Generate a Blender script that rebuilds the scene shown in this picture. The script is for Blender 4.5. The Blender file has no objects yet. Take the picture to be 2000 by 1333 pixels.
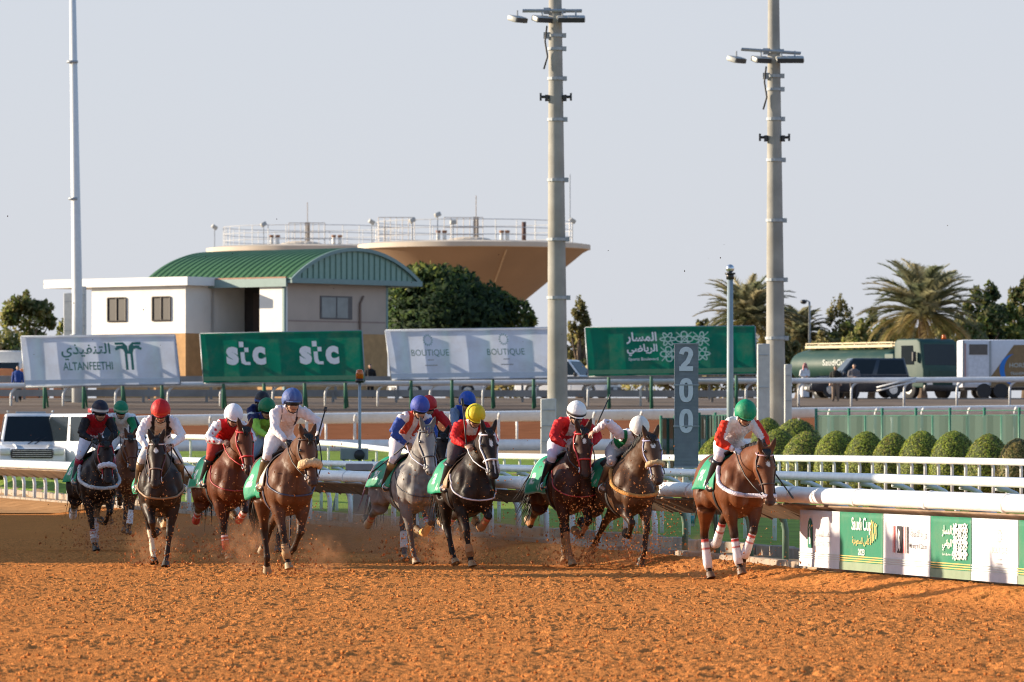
import bpy, bmesh, math, random
import numpy as np
from mathutils import Vector, Matrix
from mathutils.bvhtree import BVHTree
from math import sin, cos, pi, radians, sqrt, atan2

SC = bpy.context.scene
COL = SC.collection
random.seed(11)
NR = np.random.default_rng(7)

# ------------------------------------------------------------------ camera
F = 11111.0            # focal length in pixels of a 2000 px wide picture (200 mm)
HZ, CH = 850.0, 1.85   # eye-level row, eye height
cam_d = bpy.data.cameras.new('camera')
cam_d.lens = F / 2000 * 36
cam_d.sensor_width = 36
cam_d.shift_y = (HZ - 666.5) / 2000
cam_d.clip_start = 1.0
cam_d.clip_end = 9000
cam_d.dof.use_dof = True
cam_d.dof.focus_distance = 78
cam_d.dof.aperture_fstop = 6.3
cam = bpy.data.objects.new('camera', cam_d)
cam.location = (0, 0, CH)
cam.rotation_euler = (pi / 2, 0, 0)
COL.objects.link(cam)
SC.camera = cam

# ------------------------------------------------------------------ light
SUN_AZ, SUN_EL = radians(-79), radians(15)      # clockwise from +Y, height
sdir = Vector((sin(SUN_AZ) * cos(SUN_EL), cos(SUN_AZ) * cos(SUN_EL), sin(SUN_EL)))
sl = bpy.data.lights.new('sun', 'SUN')
sl.energy = 5.0
sl.angle = radians(0.5)
sl.color = (1.0, 0.84, 0.63)
so = bpy.data.objects.new('sun', sl)
so.rotation_euler = sdir.to_track_quat('Z', 'Y').to_euler()
so.location = (-60, 60, 60)
COL.objects.link(so)

w = bpy.data.worlds.new('World')
SC.world = w
w.use_nodes = True
nt = w.node_tree
bg = nt.nodes['Background']
sky = nt.nodes.new('ShaderNodeTexSky')
sky.sky_type = 'NISHITA'
sky.sun_disc = False
sky.sun_elevation = SUN_EL
sky.sun_rotation = SUN_AZ % (2 * pi)
sky.air_density = 1.0
sky.dust_density = 1.0
sky.ozone_density = 2.0
mx = nt.nodes.new('ShaderNodeMix')
mx.data_type = 'RGBA'
mx.inputs['B'].default_value = (2.37, 2.47, 2.76, 1)   # the pale dust veil of the desert sky, thinning upward
tcw = nt.nodes.new('ShaderNodeTexCoord')
sep = nt.nodes.new('ShaderNodeSeparateXYZ')
rmp = nt.nodes.new('ShaderNodeMapRange')
rmp.interpolation_type = 'SMOOTHSTEP'
rmp.inputs['From Min'].default_value = 0.09
rmp.inputs['From Max'].default_value = 0.44
rmp.inputs['To Min'].default_value = 0.93
rmp.inputs['To Max'].default_value = 0.07
nt.links.new(tcw.outputs['Generated'], sep.inputs[0])
nt.links.new(sep.outputs['Z'], rmp.inputs['Value'])
nt.links.new(rmp.outputs[0], mx.inputs['Factor'])
hsv = nt.nodes.new('ShaderNodeHueSaturation')
hsv.inputs['Saturation'].default_value = 1.1
hsv.inputs['Value'].default_value = 0.95
nt.links.new(sky.outputs['Color'], hsv.inputs['Color'])
nt.links.new(hsv.outputs['Color'], mx.inputs['A'])
nt.links.new(mx.outputs['Result'], bg.inputs['Color'])
bg.inputs['Strength'].default_value = 0.15
SC.view_settings.view_transform = 'Standard'
SC.view_settings.look = 'None'
SC.view_settings.gamma = 1
SC.view_settings.exposure = 0.88
SC.cycles.pixel_filter_type = 'BLACKMAN_HARRIS'
SC.cycles.filter_width = 1.1
SC.cycles.max_bounces = 6
SC.cycles.volume_bounces = 1
SC.cycles.transparent_max_bounces = 16


def W(px, py, d):
    """a pixel of the 2000 px picture at distance d"""
    return Vector(((px - 1000) / F * d, d, CH + (HZ - py) / F * d))


def sm(a, b, x):
    t = min(1.0, max(0.0, (x - a) / (b - a)))
    return t * t * (3 - 2 * t)


# ------------------------------------------------------------------ mesh builder
class MB:
    def __init__(s):
        s.v, s.f, s.m, s.c = [], [], [], []
        s.col = None

    def add(s, verts, faces, mat=0, col=None):
        o = len(s.v)
        s.v += [tuple(p) for p in verts]
        s.f += [tuple(i + o for i in f) for f in faces]
        s.m += [mat] * len(faces)
        c = col or s.col
        if c is not None:
            s.c += [tuple(c)] * len(verts)
        return o

    def rings(s, rs, cap=True, mat=0, closed=True, col=None):
        n = len(rs[0])
        fs = []
        for i in range(len(rs) - 1):
            for k in range(n if closed else n - 1):
                a, b = i * n + k, i * n + (k + 1) % n
                fs.append((a, b, b + n, a + n))
        if cap and closed:
            fs.append(tuple(range(n - 1, -1, -1)))
            fs.append(tuple(range((len(rs) - 1) * n, len(rs) * n)))
        s.add([p for r in rs for p in r], fs, mat, col)

    def loft(s, secs, n=16, cap=True, mat=0, col=None):
        s.rings([[c + u * cos(2 * pi * k / n) + w_ * sin(2 * pi * k / n) for k in range(n)] for c, u, w_ in secs], cap, mat, True, col)

    def tube(s, pts, rad, n=8, cap=True, mat=0, col=None, closed=False, up=None):
        pts = [Vector(p) for p in pts]
        if not isinstance(rad, (list, tuple)):
            rad = [rad] * len(pts)
        N = len(pts)
        secs, pu = [], None
        for i, p in enumerate(pts):
            if closed:
                t = pts[(i + 1) % N] - pts[i - 1]
            else:
                t = pts[min(i + 1, N - 1)] - pts[max(i - 1, 0)]
            if t.length < 1e-9:
                t = Vector((0, 0, 1))
            t.normalize()
            if pu is None:
                ref = up or (Vector((0, 0, 1)) if abs(t.z) < 0.9 else Vector((1, 0, 0)))
                u = t.cross(ref).normalized()
            else:
                u = (pu - t * pu.dot(t)).normalized()
            pu = u
            x = t.cross(u)
            r = rad[i]
            ra, rb = r if isinstance(r, tuple) else (r, r)
            secs.append((p, u * ra, x * rb))
        if closed:
            secs.append(secs[0])
            cap = False
        s.loft(secs, n, cap, mat, col)

    def box(s, c, d, R=None, mat=0, col=None, taper=1.0):
        c = Vector(c)
        vs = []
        for z in (-1, 1):
            k = taper if z > 0 else 1.0
            for x, y in ((-1, -1), (1, -1), (1, 1), (-1, 1)):
                p = Vector((x * d[0] / 2 * k, y * d[1] / 2 * k, z * d[2] / 2))
                vs.append(c + (R @ p if R is not None else p))
        s.add(vs, [(3, 2, 1, 0), (4, 5, 6, 7), (0, 1, 5, 4), (1, 2, 6, 5), (2, 3, 7, 6), (3, 0, 4, 7)], mat, col)

    def ball(s, c, r, n=12, m=8, mat=0, R=None, col=None):
        c = Vector(c)
        if not isinstance(r, (list, tuple)):
            r = (r, r, r)
        rs = []
        for i in range(m + 1):
            th = pi * i / m
            sr = max(sin(th), 0.02)
            rg = []
            for k in range(n):
                p = Vector((r[0] * sr * cos(2 * pi * k / n), r[1] * sr * sin(2 * pi * k / n), -r[2] * cos(th)))
                rg.append(c + (R @ p if R is not None else p))
            rs.append(rg)
        s.rings(rs, True, mat, True, col)

    def prism(s, poly, ext, mat=0, col=None):
        """poly: list of Vectors (planar), ext: extrusion vector"""
        poly = [Vector(p) for p in poly]
        ext = Vector(ext)
        n = len(poly)
        nv = Vector((0, 0, 0))
        for i in range(n):
            nv += poly[i].cross(poly[(i + 1) % n])
        if nv.dot(ext) < 0:
            poly = poly[::-1]
        fs = [tuple(range(n - 1, -1, -1)), tuple(range(n, 2 * n))]
        fs += [(i, (i + 1) % n, (i + 1) % n + n, i + n) for i in range(n)]
        s.add(poly + [p + ext for p in poly], fs, mat, col)

    def build(s, name, mats, parent=None, smooth=False, loc=None):
        me = bpy.data.meshes.new(name)
        me.from_pydata(s.v, [], s.f)
        if not isinstance(mats, (list, tuple)):
            mats = [mats]
        for m in mats:
            me.materials.append(m)
        if len(mats) > 1:
            me.polygons.foreach_set('material_index', s.m)
        if smooth:
            me.polygons.foreach_set('use_smooth', [True] * len(me.polygons))
        if s.c:
            at = me.color_attributes.new('col', 'FLOAT_COLOR', 'POINT')
            at.data.foreach_set('color', np.array([(a[0], a[1], a[2], 1.0) for a in s.c], dtype=np.float32).ravel())
        me.update()
        return link(name, me, parent, loc)


def link(name, me, parent=None, loc=None):
    o = bpy.data.objects.new(name, me)
    COL.objects.link(o)
    if parent is not None:
        o.parent = parent
    if loc is not None:
        o.location = loc
    return o


def puff_normals(o, c, up=.35):
    """leaves shaded as one rounded mass: normals lean away from the crown's middle"""
    me = o.data
    n = len(me.vertices)
    V = np.zeros(n * 3, np.float32)
    me.vertices.foreach_get('co', V)
    V = V.reshape(-1, 3)
    D = V - np.array(c, np.float32)[None]
    D /= np.maximum(np.linalg.norm(D, axis=1), 1e-6)[:, None]
    D[:, 2] += up
    D += NR.normal(0, .22, D.shape)
    D /= np.maximum(np.linalg.norm(D, axis=1), 1e-6)[:, None]
    bm = bmesh.new()
    bm.from_mesh(me)
    fl = []
    for f in bm.faces:
        q = D[f.verts[0].index]
        if f.normal.x * q[0] + f.normal.y * q[1] + f.normal.z * q[2] < 0:
            fl.append(f)
        f.smooth = True
    bmesh.ops.reverse_faces(bm, faces=fl)
    bm.to_mesh(me)
    bm.free()
    me.normals_split_custom_set_from_vertices([tuple(float(q) for q in r) for r in D])
    return o


def smooth_by_angle(o, deg=40):
    """smooth shading with creases kept hard"""
    me = o.data
    bm = bmesh.new()
    bm.from_mesh(me)
    for f in bm.faces:
        f.smooth = True
    for e in bm.edges:
        e.smooth = len(e.link_faces) == 2 and e.calc_face_angle(0) < radians(deg)
    bm.to_mesh(me)
    bm.free()
    return o


def bevel(o, wd=0.02, seg=2, ang=35):
    me = o.data
    bm = bmesh.new()
    bm.from_mesh(me)
    bmesh.ops.remove_doubles(bm, verts=bm.verts, dist=1e-5)
    es = [e for e in bm.edges if len(e.link_faces) == 2 and e.calc_face_angle(0) > radians(ang)]
    bmesh.ops.bevel(bm, geom=es, offset=wd, segments=seg, profile=0.5, affect='EDGES', clamp_overlap=True)
    bm.to_mesh(me)
    bm.free()
    return smooth_by_angle(o, 40)


def empty(name, loc=(0, 0, 0), rz=0):
    o = bpy.data.objects.new(name, None)
    o.location = loc
    o.rotation_euler = (0, 0, rz)
    o.empty_display_size = 0.2
    COL.objects.link(o)
    return o


def tag(o, label=None, cat=None, group=None, kind=None):
    for k, v_ in (('label', label), ('category', cat), ('group', group), ('kind', kind)):
        if v_:
            o[k] = v_
    return o


def copy_tree(o, parent=None):
    c = o.copy()
    COL.objects.link(c)
    if parent is not None:
        c.parent = parent
    for ch in o.children:
        copy_tree(ch, c)
    return c


# ------------------------------------------------------------------ materials
def srgb(r, g, b):
    f = lambda c: c / 12.92 if c <= 0.04045 else ((c + 0.055) / 1.055) ** 2.4
    return (f(r / 255), f(g / 255), f(b / 255))


MC = {}


def pm(name, col, rough=0.6, metal=0.0, var=0.12, scale=6.0, bump=0.0, bscale=40.0, coat=0.0, dirt=None, dirt_amt=0.0, dirt_scale=3.0, vcol=False, trans=0.0, spec=0.5, coords='Object'):
    if name in MC:
        return MC[name]
    m = bpy.data.materials.new(name)
    MC[name] = m
    m.use_nodes = True
    t = m.node_tree
    N, L = t.nodes, t.links
    b = N['Principled BSDF']
    b.inputs['Roughness'].default_value = rough
    b.inputs['Metallic'].default_value = metal
    b.inputs['Coat Weight'].default_value = coat
    b.inputs['Coat Roughness'].default_value = 0.15
    b.inputs['Specular IOR Level'].default_value = spec
    tc = N.new('ShaderNodeTexCoord')
    if vcol:
        a = N.new('ShaderNodeAttribute')
        a.attribute_name = 'col'
        src = a.outputs['Color']
    else:
        a = N.new('ShaderNodeRGB')
        a.outputs[0].default_value = (*col, 1)
        src = a.outputs[0]
    if var > 0:
        n = N.new('ShaderNodeTexNoise')
        n.inputs['Scale'].default_value = scale
        n.inputs['Detail'].default_value = 5
        L.new(tc.outputs[coords], n.inputs['Vector'])
        mr = N.new('ShaderNodeMapRange')
        mr.inputs['From Min'].default_value = 0.3
        mr.inputs['From Max'].default_value = 0.7
        mr.inputs['To Min'].default_value = 1 - var
        mr.inputs['To Max'].default_value = 1 + var
        L.new(n.outputs['Fac'], mr.inputs['Value'])
        vm = N.new('ShaderNodeVectorMath')
        vm.operation = 'SCALE'
        L.new(src, vm.inputs[0])
        L.new(mr.outputs[0], vm.inputs['Scale'])
        src = vm.outputs[0]
    if dirt is not None:
        n2 = N.new('ShaderNodeTexNoise')
        n2.inputs['Scale'].default_value = dirt_scale
        n2.inputs['Detail'].default_value = 8
        n2.inputs['Roughness'].default_value = 0.65
        L.new(tc.outputs[coords], n2.inputs['Vector'])
        m2 = N.new('ShaderNodeMapRange')
        m2.inputs['From Min'].default_value = 0.48
        m2.inputs['From Max'].default_value = 0.72
        m2.inputs['To Max'].default_value = dirt_amt
        L.new(n2.outputs['Fac'], m2.inputs['Value'])
        mix = N.new('ShaderNodeMix')
        mix.data_type = 'RGBA'
        mix.inputs['B'].default_value = (*dirt, 1)
        L.new(m2.outputs[0], mix.inputs['Factor'])
        L.new(src, mix.inputs['A'])
        src = mix.outputs['Result']
    L.new(src, b.inputs['Base Color'])
    if bump > 0:
        n3 = N.new('ShaderNodeTexNoise')
        n3.inputs['Scale'].default_value = bscale
        n3.inputs['Detail'].default_value = 4
        L.new(tc.outputs[coords], n3.inputs['Vector'])
        bp = N.new('ShaderNodeBump')
        bp.inputs['Strength'].default_value = bump
        bp.inputs['Distance'].default_value = 0.02
        L.new(n3.outputs['Fac'], bp.inputs['Height'])
        L.new(bp.outputs[0], b.inputs['Normal'])
    if trans > 0:
        tr = N.new('ShaderNodeBsdfTranslucent')
        L.new(src, tr.inputs['Color'])
        ms = N.new('ShaderNodeMixShader')
        ms.inputs[0].default_value = trans
        L.new(b.outputs[0], ms.inputs[1])
        L.new(tr.outputs[0], ms.inputs[2])
        L.new(ms.outputs[0], N['Material Output'].inputs['Surface'])
    return m


M_WHITE = pm('white_plastic', (0.78, 0.79, 0.80), 0.35, var=0.05, dirt=(0.42, 0.30, 0.2), dirt_amt=0.25, dirt_scale=2.0)
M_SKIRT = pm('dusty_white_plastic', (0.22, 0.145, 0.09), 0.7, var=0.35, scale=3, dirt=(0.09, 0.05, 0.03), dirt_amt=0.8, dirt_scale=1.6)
M_POST = pm('white_post_paint', (0.70, 0.73, 0.76), 0.4, var=0.06, dirt=(0.4, 0.24, 0.13), dirt_amt=0.5, dirt_scale=5.0)
M_DARK = pm('dark_rubber', (0.025, 0.025, 0.028), 0.6)
M_GLASS = pm('tinted_glass', (0.012, 0.018, 0.024), 0.12, var=0.05, spec=.25)
M_CHROME = pm('bright_metal', (0.6, 0.62, 0.65), 0.25, metal=0.9)
M_GREYMET = pm('galvanised_metal', (0.33, 0.36, 0.39), 0.5, metal=0.2, var=0.12)
M_CONC = pm('pole_concrete', (0.315, 0.305, 0.28), 0.9, var=0.2, scale=1.2, bump=0.2, bscale=14, dirt=(0.28, 0.25, 0.2), dirt_amt=0.5, dirt_scale=0.8)
M_VCOL = pm('painted', None, 0.6, var=0.08, vcol=True)
M_CLOTH = pm('race_silk', None, 0.6, var=0.07, scale=14, vcol=True, bump=0.5, bscale=22, dirt=(0.30, 0.16, 0.08), dirt_amt=0.07, dirt_scale=6, spec=.2)
M_SKIN = pm('skin', None, 0.5, var=0.06, vcol=True)
M_LEATHER = pm('dark_leather', (0.03, 0.02, 0.016), 0.45, var=0.2)
M_BLACK = pm('black_paint', (0.02, 0.02, 0.024), 0.4)


# ------------------------------------------------------------------ lettering
AR = {'ا': 'ﺍﺎ', 'ل': 'ﻝﻞﻟﻠ', 'ت': 'ﺕﺖﺗﺘ', 'ن': 'ﻥﻦﻧﻨ', 'ف': 'ﻑﻒﻓﻔ', 'ي': 'ﻱﻲﻳﻴ', 'ذ': 'ﺫﺬ', 'م': 'ﻡﻢﻣﻤ', 'س': 'ﺱﺲﺳﺴ', 'ر': 'ﺭﺮ', 'ض': 'ﺽﺾﺿﻀ', 'و': 'ﻭﻮ', 'ز': 'ﺯﺰ', 'ة': 'ﺓﺔ', 'ث': 'ﺙﺚﺛﺜ', 'ق': 'ﻕﻖﻗﻘ', 'ك': 'ﻙﻚﻛﻜ', 'أ': 'ﺃﺄ', 'د': 'ﺩﺪ', 'ع': 'ﻉﻊﻋﻌ'}


def arabic(s):
    out = []
    for i, c in enumerate(s):
        if c not in AR:
            out.append(c)
            continue
        p = i > 0 and len(AR.get(s[i - 1], '')) == 4
        n = i < len(s) - 1 and s[i + 1] in AR and len(AR[c]) == 4
        out.append(AR[c][3 if p and n else 1 if p else 2 if n else 0])
    return ''.join(reversed(out))


def lettering(body, org, u, v_, x, y, wd, ht, mat, parent=None, bold=0.0, name='lettering', off=0.012):
    """text fitted to a box wd x ht whose lower left corner is (x, y) in the frame org, u, v_"""
    cu = bpy.data.curves.new('lettering', 'FONT')
    cu.body = body
    cu.offset = bold
    cu.resolution_u = 3
    t = bpy.data.objects.new('lettering', cu)
    COL.objects.link(t)
    dg = bpy.context.evaluated_depsgraph_get()
    me = bpy.data.meshes.new_from_object(t.evaluated_get(dg))
    COL.objects.unlink(t)
    bpy.data.objects.remove(t)
    n = len(me.vertices)
    co = np.zeros(n * 3)
    me.vertices.foreach_get('co', co)
    co = co.reshape(-1, 3)
    lo, hi = co.min(0), co.max(0)
    k = (co - lo) / np.maximum(hi - lo, 1e-6)
    u, v_ = Vector(u).normalized(), Vector(v_).normalized()
    nv = u.cross(v_).normalized()
    P = np.array(org)[None] + np.outer(x + k[:, 0] * wd, np.array(u)) + np.outer(y + k[:, 1] * ht, np.array(v_)) + np.array(nv)[None] * off
    # joined letters overlap: lay neighbouring pieces at hair-thin steps
    par = list(range(n))

    def root_(i):
        while par[i] != i:
            par[i] = par[par[i]]
            i = par[i]
        return i
    for e in me.edges:
        a_, b_ = root_(e.vertices[0]), root_(e.vertices[1])
        if a_ != b_:
            par[a_] = b_
    rk = {}
    for i in range(n):
        r_ = root_(i)
        P[i] += np.array(nv) * .0015 * (rk.setdefault(r_, len(rk)) % 4)
    me.vertices.foreach_set('co', P.ravel())
    me.materials.clear()
    me.materials.append(mat)
    me.update()
    return link(name, me, parent)


# ------------------------------------------------------------------ lie of the land
PD = np.array([0, 147, 156, 165, 190, 228, 234, 258, 264, 276, 340, 700, 9000.])
PZ = np.array([0, 0.0, 0.08, 0.11, 0.22, 1.45, 1.50, 2.85, 3.15, 3.65, 3.75, 3.9, 4.0])


def xr(d):
    """the near running rail: x at distance d"""
    return float(np.interp(d, [40, 63, 72, 91.5, 152, 240], [11.0, 5.75, 3.72, 0.0, -13.7, -32]))


def gz(x, d):
    z = float(np.interp(d, PD, PZ))
    if d < 250:
        q = x - xr(d)
        z *= max(sm(3, 15, q), sm(232, 250, d))
        z = max(z, .45 * sm(1.3, 2.4, q) * (1 - sm(10, 13, q)) * sm(152, 160, d) * (1 - sm(196, 206, d)))
    return z

# ------------------------------------------------------------------ the ground
def ledge(x, d):
    q = x - xr(d)
    return .15 * sm(-.12, .25, q) * (1 - sm(150, 185, d))


def gzl(x, d):
    return gz(x, d) + ledge(x, d)


def sheet(name, ds, xs_of, mat, off=0.0, zf=gzl):
    rows = [[Vector((x, d, zf(x, d) + off)) for x in xs_of(d)] for d in ds]
    n = len(rows[0])
    m = MB()
    m.v = [tuple(p) for r in rows for p in r]
    m.f = [(i * n + k, i * n + k + 1, (i + 1) * n + k + 1, (i + 1) * n + k) for i in range(len(rows) - 1) for k in range(n - 1)]
    m.m = [0] * len(m.f)
    o = m.build(name, mat, None, True)
    o['kind'] = 'structure'
    return o


M_SAND = pm('dry_sand', (0.42, 0.29, 0.175), 0.95, var=0.2, scale=.5, bump=.5, bscale=6, dirt=(.30, .2, .12), dirt_amt=.6, dirt_scale=.35, spec=0)
M_DIRT = pm('track_dirt', (0.59, 0.222, 0.066), 0.95, var=0.30, scale=26, bump=1.0, bscale=60, dirt=(0.45, 0.155, 0.046), dirt_amt=.45, dirt_scale=1.3, spec=0)
M_BROWN = pm('training_dirt', (0.25, 0.10, 0.05), 0.95, var=0.15, scale=1.0, bump=.4, bscale=8, spec=0)
M_BERM = pm('berm_earth', (0.10, 0.062, 0.042), 0.95, var=0.3, scale=.6, bump=.6, bscale=5)
M_TURF = pm('turf', (0.19, 0.27, 0.040), 0.9, var=0.25, scale=1.2, bump=.8, bscale=30, dirt=(.2, .21, .05), dirt_amt=.5, dirt_scale=.5, spec=.1)
M_KERB = pm('kerb_concrete', (0.33, 0.27, 0.21), 0.9, var=0.22, scale=3, bump=.3, bscale=20, dirt=(.3, .15, .07), dirt_amt=.7, dirt_scale=2.5)

dl = list(np.arange(30, 150, 2.0)) + list(np.arange(150, 300, 3.0)) + [300, 320, 350, 400, 500, 700, 880]


def gxs(d):
    return [-84, -60] + list(np.arange(-40, 41, 1.0)) + [60, 84]


sheet('ground', dl, lambda d: gxs(d), M_SAND, -0.07, lambda x, d: gzl(x, d))
sheet('turf', list(np.arange(60, 222, 1.0)), lambda d: list(np.linspace(xr(d) + 1.55, xr(d) + 27 + (8 if d < 150 else 0), 30)), M_TURF, 0.0)
sheet('training_track', list(np.arange(232, 262, 1.0)), lambda d: list(np.linspace(-45, 45, 10)), M_BROWN, 0.0)
sheet('road', list(np.arange(265.5, 306, 2.0)), lambda d: list(np.linspace(-50, 50, 20)), pm('road_dust', (.125, .085, .058), .95, var=.3, scale=.4, bump=.4, bscale=4), 0.0)
sheet('berm', list(np.arange(257, 265.6, 1.0)), lambda d: list(np.linspace(-48, 48, 20)), M_BERM, 0.006)
sheet('sand_verge', list(np.arange(58, 170, 1.0)), lambda d: [xr(d) + .12 + .15 * k for k in range(10)], M_SAND, 0.004)
sheet('sand_path', list(np.arange(118, 200, 2.0)), lambda d: list(np.linspace(xr(d) + 23.2, xr(d) + 28, 6)), M_SAND, 0.03)


def vgrid(nx, ny, cell, seed):
    """smooth value noise sampled on an nx x ny lattice, cell = lattice steps per feature"""
    cx, cy = (cell, cell) if not isinstance(cell, tuple) else cell
    r = np.random.default_rng(seed)
    gx, gy = int(nx / cx) + 3, int(ny / cy) + 3
    g = r.random((gx, gy))
    X, Y = np.arange(nx) / cx, np.arange(ny) / cy
    ix, iy = X.astype(int), Y.astype(int)
    fx, fy = X - ix, Y - iy
    fx, fy = (fx * fx * (3 - 2 * fx))[:, None], (fy * fy * (3 - 2 * fy))[None]
    a = g[np.ix_(ix, iy)]
    b = g[np.ix_(ix + 1, iy)]
    c = g[np.ix_(ix, iy + 1)]
    e = g[np.ix_(ix + 1, iy + 1)]
    return (a * (1 - fx) + b * fx) * (1 - fy) + (c * (1 - fx) + e * fx) * fy


def dirt_track():
    dx, dy = .021, .045
    xs = np.arange(-9.2, 6.4, dx)
    ys = np.arange(39.5, 101, dy)
    nx, ny = len(xs), len(ys)
    H = (vgrid(nx, ny, (40, 20), 1) - .5) * .012 + (vgrid(nx, ny, (130, 60), 2) - .5) * .03
    c1 = np.clip(vgrid(nx, ny, (2.3, 1.2), 3) - .60, 0, 1) * .042
    c2 = np.clip(vgrid(nx, ny, (4.6, 2.4), 4) - .70, 0, 1) * .045
    c3 = (vgrid(nx, ny, (1.3, 1.0), 5) - .5) * .024
    p1 = -np.clip(vgrid(nx, ny, (9, 5), 6) - .72, 0, 1) * .16
    H = H + (c1 + c2 + c3) * (.45 + .9 * vgrid(nx, ny, (60, 30), 8)) + p1
    H += (vgrid(nx, ny, (260, 5), 11) - .5) * .010
    H -= .012
    # hoof-churned rows across the track
    XX, YY = np.meshgrid(xs, ys, indexing='ij')
    rr = np.random.default_rng(5)
    for k in range(260):
        px, py = rr.uniform(-9, 5.5), rr.uniform(44, 98)
        rad = rr.uniform(.07, .12)
        i0, i1 = np.searchsorted(xs, [px - .5, px + .5])
        j0, j1 = np.searchsorted(ys, [py - .5, py + .5])
        r2 = np.sqrt((XX[i0:i1, j0:j1] - px) ** 2 + ((YY[i0:i1, j0:j1] - py) * .7) ** 2)
        H[i0:i1, j0:j1] += -.03 * np.exp(-(r2 / rad) ** 2) + .013 * np.exp(-((r2 - rad * 1.7) / (rad * .6)) ** 2)
    XR = np.interp(ys, [40, 63, 72, 91.5, 152, 240], [11.0, 5.75, 3.72, 0.0, -13.7, -32])[None]
    Q = XX - XR
    t = np.clip((Q + 1.1) / 1.05, 0, 1)
    H = H + .15 * t * t * (3 - 2 * t)
    V = np.stack([XX, YY, H], -1).reshape(-1, 3).astype(np.float32)
    idx = np.arange(nx * ny).reshape(nx, ny)
    keep = ((Q[:-1, :-1] < .16) & (np.abs(XX[:-1, :-1]) < YY[:-1, :-1] * .09 + .9))
    f = np.stack([idx[:-1, :-1], idx[1:, :-1], idx[1:, 1:], idx[:-1, 1:]], -1)[keep]
    used = np.zeros(nx * ny, bool)
    used[f.ravel()] = True
    new = np.cumsum(used) - 1
    V, f = V[used], new[f]
    me = bpy.data.meshes.new('dirt_track')
    me.vertices.add(len(V))
    me.vertices.foreach_set('co', V.ravel())
    me.loops.add(f.size)
    me.loops.foreach_set('vertex_index', f.ravel().astype(np.int32))
    me.polygons.add(len(f))
    me.polygons.foreach_set('loop_start', np.arange(0, f.size, 4, dtype=np.int32))
    me.polygons.foreach_set('use_smooth', [True] * len(f))
    me.update(calc_edges=True)
    me.materials.append(M_DIRT)
    o = link('dirt_track', me)
    o['kind'] = 'structure'
    # the part of the track behind the field, plain sheet
    sheet('dirt_track_far', list(np.arange(100.8, 175, 1.5)), lambda d: list(np.linspace(-26, xr(d) + .16, 24)), M_DIRT, -.012, lambda x, d: gz(x, d) + .15 * sm(-1.1, 0, x - xr(d)))
    sheet('dirt_track_side', list(np.arange(38, 102, 4.0)), lambda d: list(np.linspace(-34, -d * .09 - .6, 6)), M_DIRT, -.03, lambda x, d: 0)
    sheet('sand_margin', list(np.arange(134, 170, 1.5)), lambda d: list(np.linspace(xr(d) - 6 - 2 * sin(d), xr(d) + .17, 14)), pm('pale_track_sand', (.46, .25, .115), .95, var=.3, scale=2, bump=.8, bscale=9, dirt=(.34, .17, .07), dirt_amt=.7, dirt_scale=.9, spec=0), .012, lambda x, d: gz(x, d) + .15 * sm(-1.1, 0, x - xr(d)))
    # loose clods
    m = MB()
    rg = random.Random(3)
    for k in range(17000):
        d = 41 + 50 * rg.random() ** 1.4
        x = rg.uniform(-.093, .093) * d
        if x > xr(d) - .3:
            continue
        i, j = int((x + 9.2) / dx), int((d - 39.5) / dy)
        if not (0 <= i < nx and 0 <= j < ny):
            continue
        z = float(H[i, j])
        r = .004 + .020 * rg.random() ** 3.4
        vs = []
        for sx, sy, sz in ((1, 0, 0), (0, 1, 0), (-1, 0, 0), (0, -1, 0), (0, 0, 1), (0, 0, -1)):
            kk = r * rg.uniform(.7, 1.4)
            vs.append((x + sx * kk + rg.uniform(-.3, .3) * r, d + sy * kk, z + r * .45 + sz * kk * .8))
        m.add(vs, [(0, 1, 4), (1, 2, 4), (2, 3, 4), (3, 0, 4), (1, 0, 5), (2, 1, 5), (3, 2, 5), (0, 3, 5)])
    o = m.build('loose_clods', M_DIRT)
    tag(o, 'loose clods of orange dirt strewn over the track', 'dirt', None, 'stuff')


dirt_track()

# kerb blocks along the inside of the track
kb = MB()
d = 60.0
while d < 168:
    ln = .92
    x = xr(d)
    tx, ty = xr(d + .5) - xr(d - .5), 1.0
    t = Vector((tx, ty, 0)).normalized()
    R = Matrix.Rotation(atan2(t.y, t.x), 3, 'Z')
    jx = .012 * sin(d * 5.1)
    kb.box((x + .30 + jx, d, .115 + .008 * sin(d * 7)), (ln, .16, .19), R)
    kb.box((x + 1.45 + jx, d, .20 + .01 * cos(d * 3)), (ln, .14, .20), R)
    d += .94 * t.y
ko = bevel(kb.build('kerb', M_KERB), .015, 1)
ko['kind'] = 'structure'


# ------------------------------------------------------------------ running rails
def path_frame(path, s):
    """point and tangent at arc length s along a polyline of (x, d)"""
    for a, b in zip(path, path[1:]):
        L = sqrt((b[0] - a[0]) ** 2 + (b[1] - a[1]) ** 2)
        if s <= L or b is path[-1]:
            f = s / L
            return (a[0] + (b[0] - a[0]) * f, a[1] + (b[1] - a[1]) * f), Vector(((b[0] - a[0]) / L, (b[1] - a[1]) / L, 0))
        s -= L


def plen(path):
    return sum(sqrt((b[0] - a[0]) ** 2 + (b[1] - a[1]) ** 2) for a, b in zip(path, path[1:]))


def sweep(m, path, prof, step=1.0, zf=gzl, mat=0, closed=True):
    L = plen(path)
    n = max(2, int(L / step))
    rings = []
    for i in range(n + 1):
        (x, d), t = path_frame(path, L * i / n)
        nrm = Vector((t.y, -t.x, 0))
        z0 = zf(x, d)
        rings.append([Vector((x, d, z0 + pz)) + nrm * pq for pq, pz in prof])
    m.rings(rings, closed, mat, closed)


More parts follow.
